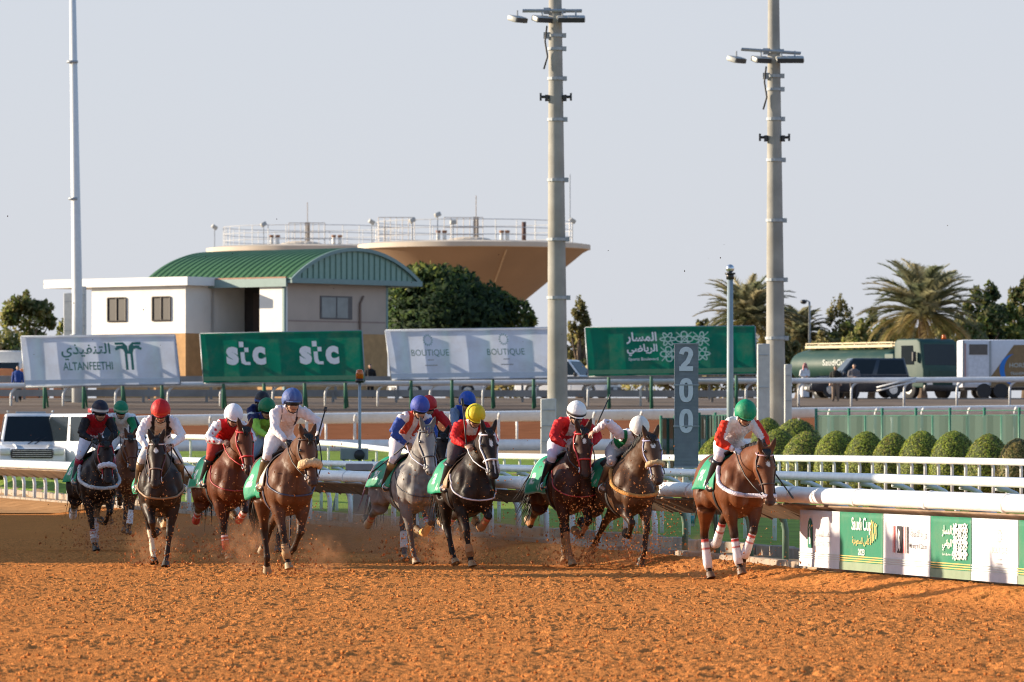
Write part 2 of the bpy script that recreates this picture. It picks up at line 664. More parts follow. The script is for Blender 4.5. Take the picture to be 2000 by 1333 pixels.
def hook_post(m, p, nrm, h, reach, r, n=8, mat=0):
    """a goose-neck post: up from p, bending over by reach along -nrm"""
    p = Vector(p)
    pts = [p + Vector((0, 0, -.1)), p + Vector((0, 0, h - reach * .85))]
    for k in range(1, 6):
        a = pi / 2 * k / 5
        pts.append(p + Vector((0, 0, h - reach * .85 + reach * .85 * sin(a))) - nrm * (reach * (1 - cos(a))))
    m.tube(pts, r, n, True, mat)


# the big rail on the inside of the dirt track
near_path = [(xr(d), d) for d in np.arange(57, 171, 1.5)]
root = empty('running_rail', (0, 0, 0))
tag(root, 'heavy white rail with a brown dusty skirt along the inside of the dirt track', 'rail', 'white running rails')
m = MB()
sweep(m, near_path, [(-.05, .985), (-.085, 1.01), (-.10, 1.07), (-.085, 1.13), (-.04, 1.175), (.03, 1.19), (.10, 1.18), (.16, 1.13), (.16, 1.08), (.05, 1.02)], 1.0, gz)
Ln = plen(near_path)
s = 1.0
while s < Ln:
    (x, d), t = path_frame(near_path, s)
    nrm = Vector((t.y, -t.x, 0))
    pr = [(-.056, .978), (-.092, 1.005), (-.107, 1.07), (-.092, 1.134), (-.045, 1.182), (.03, 1.197), (.10, 1.187), (.166, 1.135), (.166, 1.075), (.05, .99)]
    m.rings([[Vector((x, d, gz(x, d) + b)) + nrm * a + t * o for a, b in pr] for o in (-.06, .06)])
    s += 3.0
m.build('rail_cap', M_WHITE, root, True)
m = MB()
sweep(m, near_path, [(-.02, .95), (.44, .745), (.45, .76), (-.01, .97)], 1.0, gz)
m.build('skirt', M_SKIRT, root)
s = .6
while s < Ln:
    (x, d), t = path_frame(near_path, s)
    nrm = Vector((t.y, -t.x, 0))
    m = MB()
    px = x + nrm.x * .62
    pd = d + nrm.y * .62
    hook_post(m, (px, pd, gzl(px, pd)), nrm, .85, .50, .045)
    green = 73.5 < d < 82
    m.build('post', pm('green_post_paint', (.10, .17, .12), .5) if green else M_POST, root, True)
    b = MB()
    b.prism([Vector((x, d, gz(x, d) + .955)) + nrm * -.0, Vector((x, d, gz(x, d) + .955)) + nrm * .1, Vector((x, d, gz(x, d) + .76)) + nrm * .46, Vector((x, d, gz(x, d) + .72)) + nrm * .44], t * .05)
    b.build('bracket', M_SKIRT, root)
    s += 2.05

# turf rail with goose necks
p2 = [(xr(d) + 3.75, d) for d in np.arange(62, 150, 2.0)]
root = empty('running_rail', (0, 0, 0))
tag(root, 'slim white goose-neck rail on the turf just behind the heavy rail', 'rail', 'white running rails')
m = MB()
sweep(m, p2, [(-.05, 1.08), (-.065, 1.14), (-.04, 1.20), (.03, 1.215), (.07, 1.15), (.03, 1.085)], 1.5, lambda x, d: gz(x, d) + .07)
m.build('rail_tube', M_WHITE, root, True)
s = .5
L2 = plen(p2)
while s < L2:
    (x, d), t = path_frame(p2, s)
    nrm = Vector((t.y, -t.x, 0))
    m = MB()
    hook_post(m, (x + nrm.x * .5 - t.x * 0, d + nrm.y * .5, gzl(x + nrm.x * .5, d)), nrm, .98, .48, .036)
    m.build('post', M_POST, root, True)
    s += 1.85

# the dense white rail on the far side of the turf
p3 = [(16, 141), (13.3, 147.5), (7.6, 158), (-6, 200), (-14, 212), (-24, 218)]
root = empty('running_rail', (0, 0, 0))
tag(root, 'white rail on closely set paired posts in front of the clipped bushes', 'rail', 'white running rails')
m = MB()
sweep(m, p3, [(-.06, .90), (-.085, .99), (-.05, 1.07), (.04, 1.075), (.08, .99), (.06, .90)], 2.0)
m.build('rail_tube', M_WHITE, root, True)
s, k = .4, 0
L3_ = plen(p3)
while s < L3_:
    (x, d), t = path_frame(p3, s)
    m = MB()
    hook_post(m, (x + .25, d, gzl(x, d)), Vector((t.y, -t.x, 0)), .98, .22, .042)
    m.build('post', M_POST, root, True)
    s += .66 if s < 34 else 1.6
    k += 1

# broad-capped rail of the training track
p5 = [(-32, 227), (0, 231), (32, 236)]
root = empty('running_rail', (0, 0, 0))
tag(root, 'broad pale blue-white capped rail bordering the brown training track', 'rail', 'white running rails')
z5 = lambda x, d: gz(x, 231) + .012 * (x + 8)
m = MB()
sweep(m, p5, [(-.10, .82), (-.14, .90), (-.10, 1.20), (0, 1.26), (.14, 1.22), (.14, 1.18), (0, .86)], 3.0, z5)
m.build('rail_cap', M_WHITE, root, True)
s, k = .5, 0
while s < plen(p5):
    (x, d), t = path_frame(p5, s)
    m = MB()
    hook_post(m, (x, d - .45, z5(x, d) - .15), Vector((-t.y, t.x, 0)), 1.30, .40, .06)
    m.build('post', M_POST, root, True)
    if k % 2 == 0:
        m = MB()
        hook_post(m, (x + .75, d + .5, z5(x, d) - .05), Vector((t.y, -t.x, 0)), 1.0, .42, .05)
        m.build('post', M_POST, root, True)
    s += 1.95
    k += 1

m = MB()
sweep(m, [(-28, 222), (14, 225)], [(-.08, -.1), (-.10, .28), (-.04, .36), (.06, .36), (.08, -.1)], 3.0)
o = m.build('low_rail', M_WHITE, None, True)
tag(o, 'low pale board rail lying along the near edge of the brown training track', 'rail', 'white running rails')

# far rail along the road
p6 = [(-34, 266), (0, 265), (34, 264)]
z6 = lambda x, d: 3.16 + .006 * x
root = empty('running_rail', (0, 0, 0))
tag(root, 'thin white top rail beside the far road below the billboards', 'rail', 'white running rails')
m = MB()
sweep(m, p6, [(-.10, 1.02), (-.14, 1.12), (-.08, 1.25), (.06, 1.26), (.12, 1.12), (.06, 1.0)], 3.0, z6)
m.build('rail_tube', M_WHITE, root, True)
s = 1.0
while s < plen(p6):
    (x, d), t = path_frame(p6, s)
    m = MB()
    hook_post(m, (x - .2, d, z6(x, d)), Vector((1, 0, 0)) * (-1), 1.08, .5, .055)
    m.build('post', M_POST, root, True)
    s += 2.45
m = MB()
for dz in (.0, .16):
    m.tube([W(1712, 764, 264) + Vector((0, 0, dz)), W(1790, 745, 264) + Vector((0, 0, dz))], .045, 6)
m.build('loose_bar', M_POST, root, True)

M_GUARD = pm('guard_steel', (0.27, 0.26, 0.25), 0.55, metal=.3, var=.2, scale=1)
for (dd, z0, lab) in ((270, .42, 'grey steel crash barrier standing just behind the far white rail'), (274, .95, 'upper grey crash barrier along the shoulder of the far road')):
    root = empty('crash_barrier', (0, 0, 0))
    tag(root, lab, 'barrier', 'steel crash barriers on the far road')
    m = MB()
    sweep(m, [(-34, dd + 1), (12.3, dd - .4)], [(0, z0 - .16), (-.07, z0 - .09), (0, z0), (-.07, z0 + .09), (0, z0 + .16), (.02, z0 + .16), (.02, z0 - .16)], 4, gz)
    m.build('beam', M_GUARD, root)
    s = .5
    while s < 45:
        x = -33 + s
        m = MB()
        m.box((x, dd + .12, gz(x, dd) + z0 / 2 - .1), (.12, .14, z0 + .5))
        m.build('post', M_GUARD, root)
        s += 3.0

# ------------------------------------------------------------------ advertising cloths under the near rail
from functools import partial


def d_at_px(px):
    lo, hi = 57.0, 150.0
    for _ in range(50):
        md = (lo + hi) / 2
        if 1000 + F * (xr(md) + .02) / md > px:
            lo = md
        else:
            hi = md
    return lo


def gmat(name, c, tr=0.0):
    return pm(name, c, .6, var=.06, scale=1.5, bump=.15, bscale=4, trans=tr, dirt=(.35, .24, .15), dirt_amt=.18, dirt_scale=1.2)


BW = gmat('banner_white', (.60, .60, .64))
BG = gmat('banner_green', (.004, .165, .085))
INK_W = pm('ink_white', (.78, .78, .76), .6, var=.02)
INK_GREY = pm('ink_grey', (.32, .33, .34), .6, var=.02)
INK_PALE = pm('ink_pale', (.50, .53, .50), .6, var=.02)
INK_GOLD = pm('ink_gold', (.62, .42, .13), .55, var=.05)
INK_GREEN = pm('ink_green', (.01, .15, .09), .6, var=.02)
INK_TEAL = pm('ink_teal', (.03, .16, .13), .6, var=.02)
INK_RED = pm('ink_red', (.55, .06, .05), .6, var=.02)
INK_BLACK = pm('ink_black', (.015, .015, .02), .6, var=.02)
INK_BLUE = pm('ink_blue', (.02, .19, .62), .6, var=.02)


def flat(name, polys, org, u, v_, mat, parent, off=.012):
    """flat printed shapes: polygons given in metres in the frame org,u,v_"""
    u, v_ = Vector(u).normalized(), Vector(v_).normalized()
    nv = u.cross(v_).normalized()
    m = MB()
    for i, p in enumerate(polys):
        m.add([Vector(org) + u * a + v_ * b + nv * (off + .0012 * (i % 7)) for a, b in p], [tuple(range(len(p)))])
    return m.build(name, mat, parent)


def stroke(pts, wd):
    """a polyline as a list of quads"""
    out = []
    for a, b in zip(pts, pts[1:]):
        dx, dy = b[0] - a[0], b[1] - a[1]
        L = sqrt(dx * dx + dy * dy) or 1
        nx, ny = -dy / L * wd / 2, dx / L * wd / 2
        ex, ey = dx / L * wd * .25, dy / L * wd * .25
        out.append([(a[0] - nx - ex, a[1] - ny - ey), (b[0] - nx + ex, b[1] - ny + ey), (b[0] + nx + ex, b[1] + ny + ey), (a[0] + nx - ex, a[1] + ny - ey)])
    return out


def petal_ring(cx, cy, r, n=12):
    out = []
    for k in range(n):
        a = 2 * pi * k / n
        c, s_ = cos(a), sin(a)
        pp = []
        for (q, w_) in ((.55, 0), (.75, .13), (1.0, .0), (.75, -.13)):
            pp.append((cx + (q * c - w_ * s_) * r * .8, cy + (q * s_ + w_ * c) * r))
        out.append(pp)
    return out


def knots(x, y, wd, ht, nx=3, ny=2, lw=.03):
    """an ornament of interlaced loops"""
    out = []
    cw, chh = wd / nx, ht / ny
    for i in range(nx):
        for j in range(ny):
            cx, cy = x + cw * (i + .5), y + chh * (j + .5)
            q = (i * 2 + j) % 3
            pts = []
            for k in range(37):
                a = 2 * pi * k / 36
                if q == 0:
                    r = .46 * abs(cos(2 * a)) ** .5 + .04
                elif q == 1:
                    r = .36 + .12 * cos(6 * a)
                else:
                    r = .30 + .17 * cos(4 * a + .8)
                pts.append((cx + cw * r * cos(a), cy + chh * r * sin(a)))
            out += stroke(pts, lw)
            out += stroke([(cx + cw * .18 * cos(2 * pi * k / 12), cy + chh * .18 * sin(2 * pi * k / 12)) for k in range(13)], lw)
            if q != 1:
                out += stroke([(cx - cw * .45, cy - chh * .45), (cx + cw * .45, cy + chh * .45)], lw * .8)
                out += stroke([(cx - cw * .45, cy + chh * .45), (cx + cw * .45, cy - chh * .45)], lw * .8)
    return out


KS = .80


def blet(body, org, u, v_, x, y, wd, ht, *r):
    return lettering(body, org, u, v_, x, y * KS, wd, ht * KS, *r)


def bflat(name, polys, *r):
    return flat(name, [[(p, q * KS) for p, q in pl] for pl in polys], *r)


edges = [d_at_px(p) for p in (1562, 1641, 1726, 1818, 1898, 1989, 2075)]
labels = ['white rail cloth printed with a narrow green doorway emblem and grey script', 'green rail cloth with white and gold lettering and the year 2023',
          'white rail cloth with a red and black banded emblem', 'green rail cloth with white script beside a knotted ornament',
          'white rail cloth with very faint pale grey lettering', 'green rail cloth cut off by the edge of the picture']
for i in range(6):
    d0, d1 = edges[i], edges[i + 1]
    root = empty('banner', (0, 0, 0))
    tag(root, labels[i], 'banner', 'cloth banners hung under the near rail')
    a, b = Vector((xr(d0) + .02, d0, 0)), Vector((xr(d1) + .02, d1, 0))
    u = (b - a).normalized()
    nv = u.cross(Vector((0, 0, 1)))
    Lb = (b - a).length - .015
    zt, zb = .90, .185
    m = MB()
    N, K = 22, 10
    pts = []
    for k in range(K + 1):
        for j in range(N + 1):
            fz = k / K
            off = .005 * sin(j * .9 + i) * (1 - fz * .6)
            pts.append(a + u * (Lb * j / N) + Vector((0, 0, zb + (zt - zb) * fz)) + nv * off)
    m.add(pts, [(k * (N + 1) + j, k * (N + 1) + j + 1, (k + 1) * (N + 1) + j + 1, (k + 1) * (N + 1) + j) for k in range(K) for j in range(N)])
    green = i in (1, 3, 5)
    co_ = m.build('cloth', BG if green else BW, root, True)
    md = co_.modifiers.new('t', 'SOLIDIFY')
    md.thickness = .006
    org = a + Vector((0, 0, zb))
    v_ = Vector((0, 0, 1))
    H_ = zt - zb
    O = .012
    strip = [[(.0, .14 + .035 * k), (Lb, .14 + .035 * k), (Lb, .155 + .035 * k), (.0, .155 + .035 * k)] for k in range(3)]
    bflat('stripe_print', strip, org, u, v_, INK_GOLD if green else INK_PALE, root, O)
    bflat('hem_print', [[(0, .0), (Lb, .0), (Lb, .125), (0, .125)]], org, u, v_, pm('ink_sage', (.20, .26, .17), .7, var=.1) if green else pm('ink_mist', (.52, .51, .54), .7, var=.05), root, O - .003)
    if i == 0:
        pts = [(.42, .30), (.42, .62), (.46, .72), (.53, .78), (.60, .72), (.64, .62), (.64, .30)]
        bflat('emblem', [pts], org, u, v_, INK_GREEN, root, O)
        bflat('emblem_light', [[(.50, .36), (.50, .56), (.53, .62), (.56, .56), (.56, .36)], [(.47, .60), (.53, .68), (.59, .60), (.53, .64)]], org, u, v_, INK_W, root, O + .003)
        blet(arabic('تنفيذ المسار'), org, u, v_, .75, .46, .75, .12, INK_GREY, root, .008, 'lettering', O)
        blet('CULTURE CITY', org, u, v_, .75, .34, .75, .07, INK_PALE, root, .0, 'lettering', O)
    if i == 1:
        blet('Saudi Cup', org, u, v_, .55, .56, .85, .26, INK_W, root, .012, 'lettering', O)
        blet(arabic('كأس السعودية'), org, u, v_, .58, .38, .75, .17, INK_GOLD, root, .012, 'lettering', O)
        blet('2023', org, u, v_, .85, .24, .26, .10, INK_W, root, .02, 'lettering', O)
        hs_ = []
        for k in range(4):
            x0 = 1.38 + .075 * k
            hs_ += stroke([(x0, .42 + .03 * k), (x0 + .02, .58), (x0 + .01, .68), (x0 + .05, .78 - .02 * k)], .03)
        bflat('emblem', hs_, org, u, v_, INK_GOLD, root, O)
    if i == 2:
        bflat('emblem', [[(.42 + .075 * k, .32), (.42 + .075 * k + .03, .32), (.42 + .075 * k + .03, .72), (.42 + .075 * k, .72)] for k in (0, 1, 6, 7)] , org, u, v_, INK_RED, root, O)
        bflat('emblem_dark', [[(.60, .32), (.80, .32), (.80, .72), (.60, .72)], [(1.0, .32), (1.05, .32), (1.05, .72), (1.0, .72)]], org, u, v_, INK_BLACK, root, O)
        bflat('emblem_light', [[(.63, .34), (.69, .40), (.72, .34), (.75, .40), (.70, .55), (.73, .62), (.68, .68), (.64, .60)]], org, u, v_, INK_W, root, O + .003)
        blet(arabic('وزارة الثقافة'), org, u, v_, 1.12, .54, .68, .15, INK_GREY, root, .008, 'lettering', O)
        blet('Ministry of Culture', org, u, v_, 1.12, .38, .68, .10, INK_BLACK, root, .004, 'lettering', O)
    if i == 3:
        blet(arabic('المسار'), org, u, v_, .50, .60, .36, .17, INK_W, root, .02, 'lettering', O)
        blet(arabic('الرياضي'), org, u, v_, .50, .40, .36, .17, INK_W, root, .02, 'lettering', O)
        blet('Sports Boulevard', org, u, v_, .50, .32, .36, .045, INK_W, root, .0, 'lettering', O)
        bflat('emblem', knots(.92, .28, .56, .52, 3, 3, .028), org, u, v_, INK_W, root, O)
    if i == 4:
        bflat('emblem', petal_ring(1.05, .66, .11), org, u, v_, INK_PALE, root, O)
        blet('BOUTIQUE', org, u, v_, .78, .40, .55, .10, INK_PALE, root, 0, 'lettering', O)
        bflat('small_print', [[(.98, .32), (1.12, .32), (1.12, .335), (.98, .335)], [(.96, .26), (1.14, .26), (1.14, .272), (.96, .272)]], org, u, v_, INK_PALE, root, O)

# ------------------------------------------------------------------ billboards
def board(tl, tr, br, bl, d, mat, label, dr=None):
    dr = d if dr is None else dr
    A, B, C_, D_ = W(*bl, d), W(*br, dr), W(*tr, dr + .5), W(*tl, d + .5)
    root = empty('billboard', (0, 0, 0))
    tag(root, label, 'billboard', 'advertising billboards beside the far road')
    n = (B - A).cross(D_ - A).normalized()
    m = MB()
    N, K = 24, 6
    pts = []
    for k in range(K + 1):
        for j in range(N + 1):
            p = A.lerp(B, j / N).lerp(D_.lerp(C_, j / N), k / K)
            sag = .014 * sin(j * .7) * sin(pi * k / K) + .007 * sin(j * 1.3 + k * .5)
            pts.append(p + n * sag * .7)
    m.add(pts, [(k * (N + 1) + j, k * (N + 1) + j + 1, (k + 1) * (N + 1) + j + 1, (k + 1) * (N + 1) + j) for k in range(K) for j in range(N)])
    o = m.build('printed_sheet', mat, root, True)
    m = MB()
    for p, q in ((A, B), (B, C_), (C_, D_), (D_, A)):
        m.tube([p - n * .08, q - n * .08], .05, 6)
    m.build('frame', M_GREYMET, root, True)
    for k in range(4):
        p = A.lerp(B, .12 + .76 * k / 3) - n * .18
        q = D_.lerp(C_, .12 + .76 * k / 3) - n * .18
        m = MB()
        m.tube([Vector((p.x, p.y, gz(p.x, p.y) - .2)), p, q], .075, 8)
        m.tube([Vector((p.x + .1, p.y + 1.2, gz(p.x, p.y) - .2)), p.lerp(q, .6)], .05, 6)
        m.build('post', pm('green_steel', (.03, .14, .085), .5), root, True)
    hem = [[(.0, .06), ((B - A).length, .06), ((B - A).length, .27), (.0, .27)]]
    return root, A, (B - A), (D_ - A), hem


BBW = gmat('billboard_white', (.72, .80, .95), .8)
BBG = gmat('billboard_green', (.002, .185, .115), .65)
HEMG = pm('ink_hem_green', (.10, .24, .12), .7, var=.1)
HEMW = pm('ink_hem_pale', (.47, .53, .58), .7, var=.05)
BD = 262.0
K_ = F / BD
# white board with green script
r_, A, u, v_, hem = board((41, 657), (341, 654), (352, 750), (50, 755), BD, BBW, 'white billboard with green script and palm emblem in front of the white building')
Lu, Lv = u.length, v_.length
flat('hem_print', hem, A, u, v_, HEMW, r_, .07)
lettering(arabic('التنفيذي'), A, u, v_, 76 / K_, 50 / K_, 96 / K_, 34 / K_, INK_TEAL, r_, .015, 'lettering', .085)
lettering('ALTANFEETHI', A, u, v_, 77 / K_, 30 / K_, 97 / K_, 16 / K_, INK_TEAL, r_, .012, 'lettering', .085)
px = lambda L: [(a / K_, b / K_) for a, b in L]
em = []
for xx, hh, sgn in ((202, 62, -1), (213, 62, 1)):
    em += stroke(px([(xx, 30), (xx, 30 + hh * .55), (xx + sgn * 3, 30 + hh * .68), (xx + sgn * 10, 30 + hh * .72), (xx + sgn * 19, 30 + hh * .66)]), 5 / K_)
    em += stroke(px([(207 + sgn * 2, 62), (207 + sgn * 4, 76), (207 + sgn * 10, 82), (207 + sgn * 24, 82)]), 5 / K_)
    em += stroke(px([(207 + sgn * 5, 70), (207 + sgn * 9, 77), (207 + sgn * 22, 76)]), 3 / K_)
flat('emblem', em, A, u, v_, INK_TEAL, r_, .085)
# green board with stc twice
r_, A, u, v_, hem = board((391, 652), (706, 646), (712, 745), (398, 748), BD, BBG, 'green billboard with the white word stc printed twice')
flat('hem_print', hem, A, u, v_, HEMG, r_, .07)
for x0 in (48, 191):
    lettering('s', A, u, v_, x0 / K_, 34 / K_, 24 / K_, 37 / K_, INK_W, r_, .05, 'lettering', .085)
    lettering('c', A, u, v_, (x0 + 51) / K_, 34 / K_, 26 / K_, 37 / K_, INK_W, r_, .05, 'lettering', .085)
    flat('emblem', [px([(x0 + 28, 46), (x0 + 36, 46), (x0 + 36, 60), (x0 + 28, 60)]), px([(x0 + 36, 60), (x0 + 44, 60), (x0 + 44, 69), (x0 + 36, 69)]), px([(x0 + 26, 70), (x0 + 35, 70), (x0 + 35, 81), (x0 + 26, 81)]),
                    px([(x0 + 28, 46), (x0 + 36, 46), (x0 + 38, 40), (x0 + 46, 40), (x0 + 46, 34), (x0 + 36, 34), (x0 + 29, 38)])], A, u, v_, INK_W, r_, .085)
# white board, BOUTIQUE twice
r_, A, u, v_, hem = board((753, 645), (1078, 640), (1080, 738), (765, 742), BD, BBW, 'white billboard with the word BOUTIQUE twice below pale wreath emblems')
flat('hem_print', hem, A, u, v_, HEMW, r_, .07)
for x0 in (45, 193):
    lettering('BOUTIQUE', A, u, v_, x0 / K_, 44 / K_, 73 / K_, 15 / K_, INK_TEAL, r_, -.004, 'lettering', .085)
    flat('emblem', petal_ring((x0 + 35) / K_, 78 / K_, 13 / K_, 14), A, u, v_, pm('ink_sea', (.18, .33, .33), .6), r_, .085)
    flat('small_print', [px([(x0 + 30, 37), (x0 + 42, 37), (x0 + 42, 39), (x0 + 30, 39)]), px([(x0 + 24, 26), (x0 + 48, 26), (x0 + 48, 28), (x0 + 24, 28)])], A, u, v_, INK_GREY, r_, .085)
# green board with white script and ornament
r_, A, u, v_, hem = board((1143, 640), (1474, 637), (1478, 730), (1150, 735), BD, BBG, 'green billboard with two lines of white script beside a knotted ornament')
flat('hem_print', hem, A, u, v_, HEMG, r_, .07)
lettering(arabic('المسار'), A, u, v_, 78 / K_, 62 / K_, 60 / K_, 24 / K_, INK_W, r_, .03, 'lettering', .085)
lettering(arabic('الرياضي'), A, u, v_, 78 / K_, 38 / K_, 60 / K_, 24 / K_, INK_W, r_, .03, 'lettering', .085)
lettering('Sports Boulevard', A, u, v_, 80 / K_, 27 / K_, 58 / K_, 8 / K_, INK_W, r_, .01, 'lettering', .085)
flat('emblem', knots(143 / K_, 26 / K_, 98 / K_, 60 / K_, 3, 2, 2.2 / K_), A, u, v_, pm('ink_mint', (.50, .66, .56), .6), r_, .085)

# ------------------------------------------------------------------ soft bodies (one continuous skin from overlapping limbs)
class Flesh:
    def __init__(s):
        s.mb = MB()
        s.sp, s.sr, s.st, s.su = [], [], [], []
        s.tags = []

    def _tag(s, t):
        if t not in s.tags:
            s.tags.append(t)
        return s.tags.index(t)

    def limb(s, pts, rad, tg, n=12, t0=0.0, t1=1.0, add=True, sub=4):
        pts = [Vector(p) for p in pts]
        if add:
            s.mb.tube(pts, rad, n)
        k = s._tag(tg)
        L = [0]
        for a, b in zip(pts, pts[1:]):
            L.append(L[-1] + (b - a).length)
        for i in range(len(pts) - 1):
            for j in range(sub + (i == len(pts) - 2)):
                f = j / sub
                ra = rad[i] if isinstance(rad, list) else rad
                rb = rad[i + 1] if isinstance(rad, list) else rad
                ra = max(ra) if isinstance(ra, tuple) else ra
                rb = max(rb) if isinstance(rb, tuple) else rb
                s.sp.append(pts[i].lerp(pts[i + 1], f))
                s.sr.append(ra + (rb - ra) * f)
                s.st.append(k)
                s.su.append(t0 + (t1 - t0) * (L[i] + (L[i + 1] - L[i]) * f) / max(L[-1], 1e-6))

    def loft(s, secs, tg, n=18, t0=0.0, t1=1.0):
        s.mb.loft(secs, n)
        k = s._tag(tg)
        for i, (c, u, w_) in enumerate(secs):
            s.sp.append(Vector(c))
            s.sr.append(max(u.length, w_.length))
            s.st.append(k)
            s.su.append(t0 + (t1 - t0) * i / (len(secs) - 1))

    def skin(s, voxel, iters=6, weight=None):
        """voxel union + smoothing -> (mesh, coords, tag index, t)"""
        o = s.mb.build('body', [])
        md = o.modifiers.new('r', 'REMESH')
        md.mode = 'VOXEL'
        md.voxel_size = voxel
        dg = bpy.context.evaluated_depsgraph_get()
        me = bpy.data.meshes.new_from_object(o.evaluated_get(dg))
        old = o.data
        bpy.data.objects.remove(o)
        bpy.data.meshes.remove(old)
        n = len(me.vertices)
        V = np.zeros(n * 3, np.float32)
        me.vertices.foreach_get('co', V)
        V = V.reshape(-1, 3).astype(np.float64)
        E = np.zeros(len(me.edges) * 2, np.int32)
        me.edges.foreach_get('vertices', E)
        E = E.reshape(-1, 2)
        S = np.array([tuple(p) for p in s.sp])
        R = np.array(s.sr)
        near = np.zeros(n, int)
        for a in range(0, n, 8000):
            D = np.linalg.norm(V[a:a + 8000, None] - S[None], axis=2) / (R[None] + 0.02)
            near[a:a + 8000] = D.argmin(1)
        tg = np.array(s.st)[near]
        tt = np.array(s.su)[near]
        wv = np.full(n, 0.5)
        if weight:
            for i, t in enumerate(s.tags):
                wv[tg == i] = weight.get(t, 0.5)
        deg = np.bincount(E.ravel(), minlength=n).astype(float)
        for _ in range(iters):
            A = np.zeros_like(V)
            for k in range(3):
                A[:, k] = np.bincount(E[:, 0], V[E[:, 1], k], n) + np.bincount(E[:, 1], V[E[:, 0], k], n)
            A /= np.maximum(deg, 1)[:, None]
            V += (A - V) * wv[:, None]
        me.vertices.foreach_set('co', V.astype(np.float32).ravel())
        me.polygons.foreach_set('use_smooth', [True] * len(me.polygons))
        me.update()
        return me, V, tg, tt


def set_col(me, C):
    at = me.color_attributes.new('col', 'FLOAT_COLOR', 'POINT')
    at.data.foreach_set('color', np.hstack([C, np.ones((len(C), 1))]).astype(np.float32).ravel())


def bvh_of(me):
    V = [v.co.copy() for v in me.vertices]
    return BVHTree.FromPolygons(V, [tuple(p.vertices) for p in me.polygons])


def vnoise(P, s, seed=0):
    """cheap smooth noise -1..1 from sines"""
    x, y, z = P[:, 0] * s, P[:, 1] * s, P[:, 2] * s
    r = np.sin(x * 1.7 + y * 2.3 + seed) + np.sin(y * 1.9 - z * 2.1 + 1.3 * seed) + np.sin(z * 2.7 + x * 1.1 + 2.1 * seed)
    r += 0.6 * (np.sin(x * 4.1 - z * 3.3 + seed) + np.sin(y * 4.7 + x * 3.9 + 0.7 * seed))
    return r / 4.2


FR = dict(plant=(9, 5, 20), fwd=(34, 22, 34), fold=(64, -58, -112), half=(50, -50, -100), back=(-22, -27, -2), reach=(48, 38, 50))
HI = dict(plant=(26, -34, -4, 22), fwd=(55, -12, 22, 32), back=(-4, -60, -44, -50), fold=(48, -60, -28, -70), lift=(10, -72, -62, -112), stand=(28, -24, 10, 18))


def dirv(a, sy):
    a = radians(a)
    return Vector((sin(a), sy, -cos(a))).normalized()


M_COAT = pm('horse_coat', None, 0.47, var=0.22, scale=6, vcol=True, bump=0.25, bscale=18, coat=0.0, spec=.2, dirt=(0.26, 0.11, 0.04), dirt_amt=0.14, dirt_scale=5.5)
M_HAIR = pm('horse_hair', None, 0.5, var=0.2, scale=12, vcol=True)
M_HOOF = pm('horn', None, 0.55, var=0.25, scale=10, vcol=True)
M_EYE = pm('dark_eye', (0.012, 0.008, 0.006), 0.1, var=0, coat=1.0)
M_FLEECE = pm('sheepskin', None, 0.95, var=0.18, scale=22, vcol=True, bump=0.9, bscale=50)
M_STRAP = pm('strap', None, 0.5, var=0.1, vcol=True)
M_WRAP = pm('leg_bandage', None, 0.8, var=0.08, vcol=True, bump=0.3, bscale=60, dirt=(0.40, 0.19, 0.07), dirt_amt=0.45, dirt_scale=9)
M_SCLOTH = pm('saddle_cloth_fabric', None, 0.65, var=0.12, scale=7, vcol=True, bump=0.5, bscale=9, dirt=(0.2, 0.14, 0.07), dirt_amt=0.3, dirt_scale=6)
EMERALD = (0.0, 0.25, 0.125)
CREAM = (0.62, 0.52, 0.36)


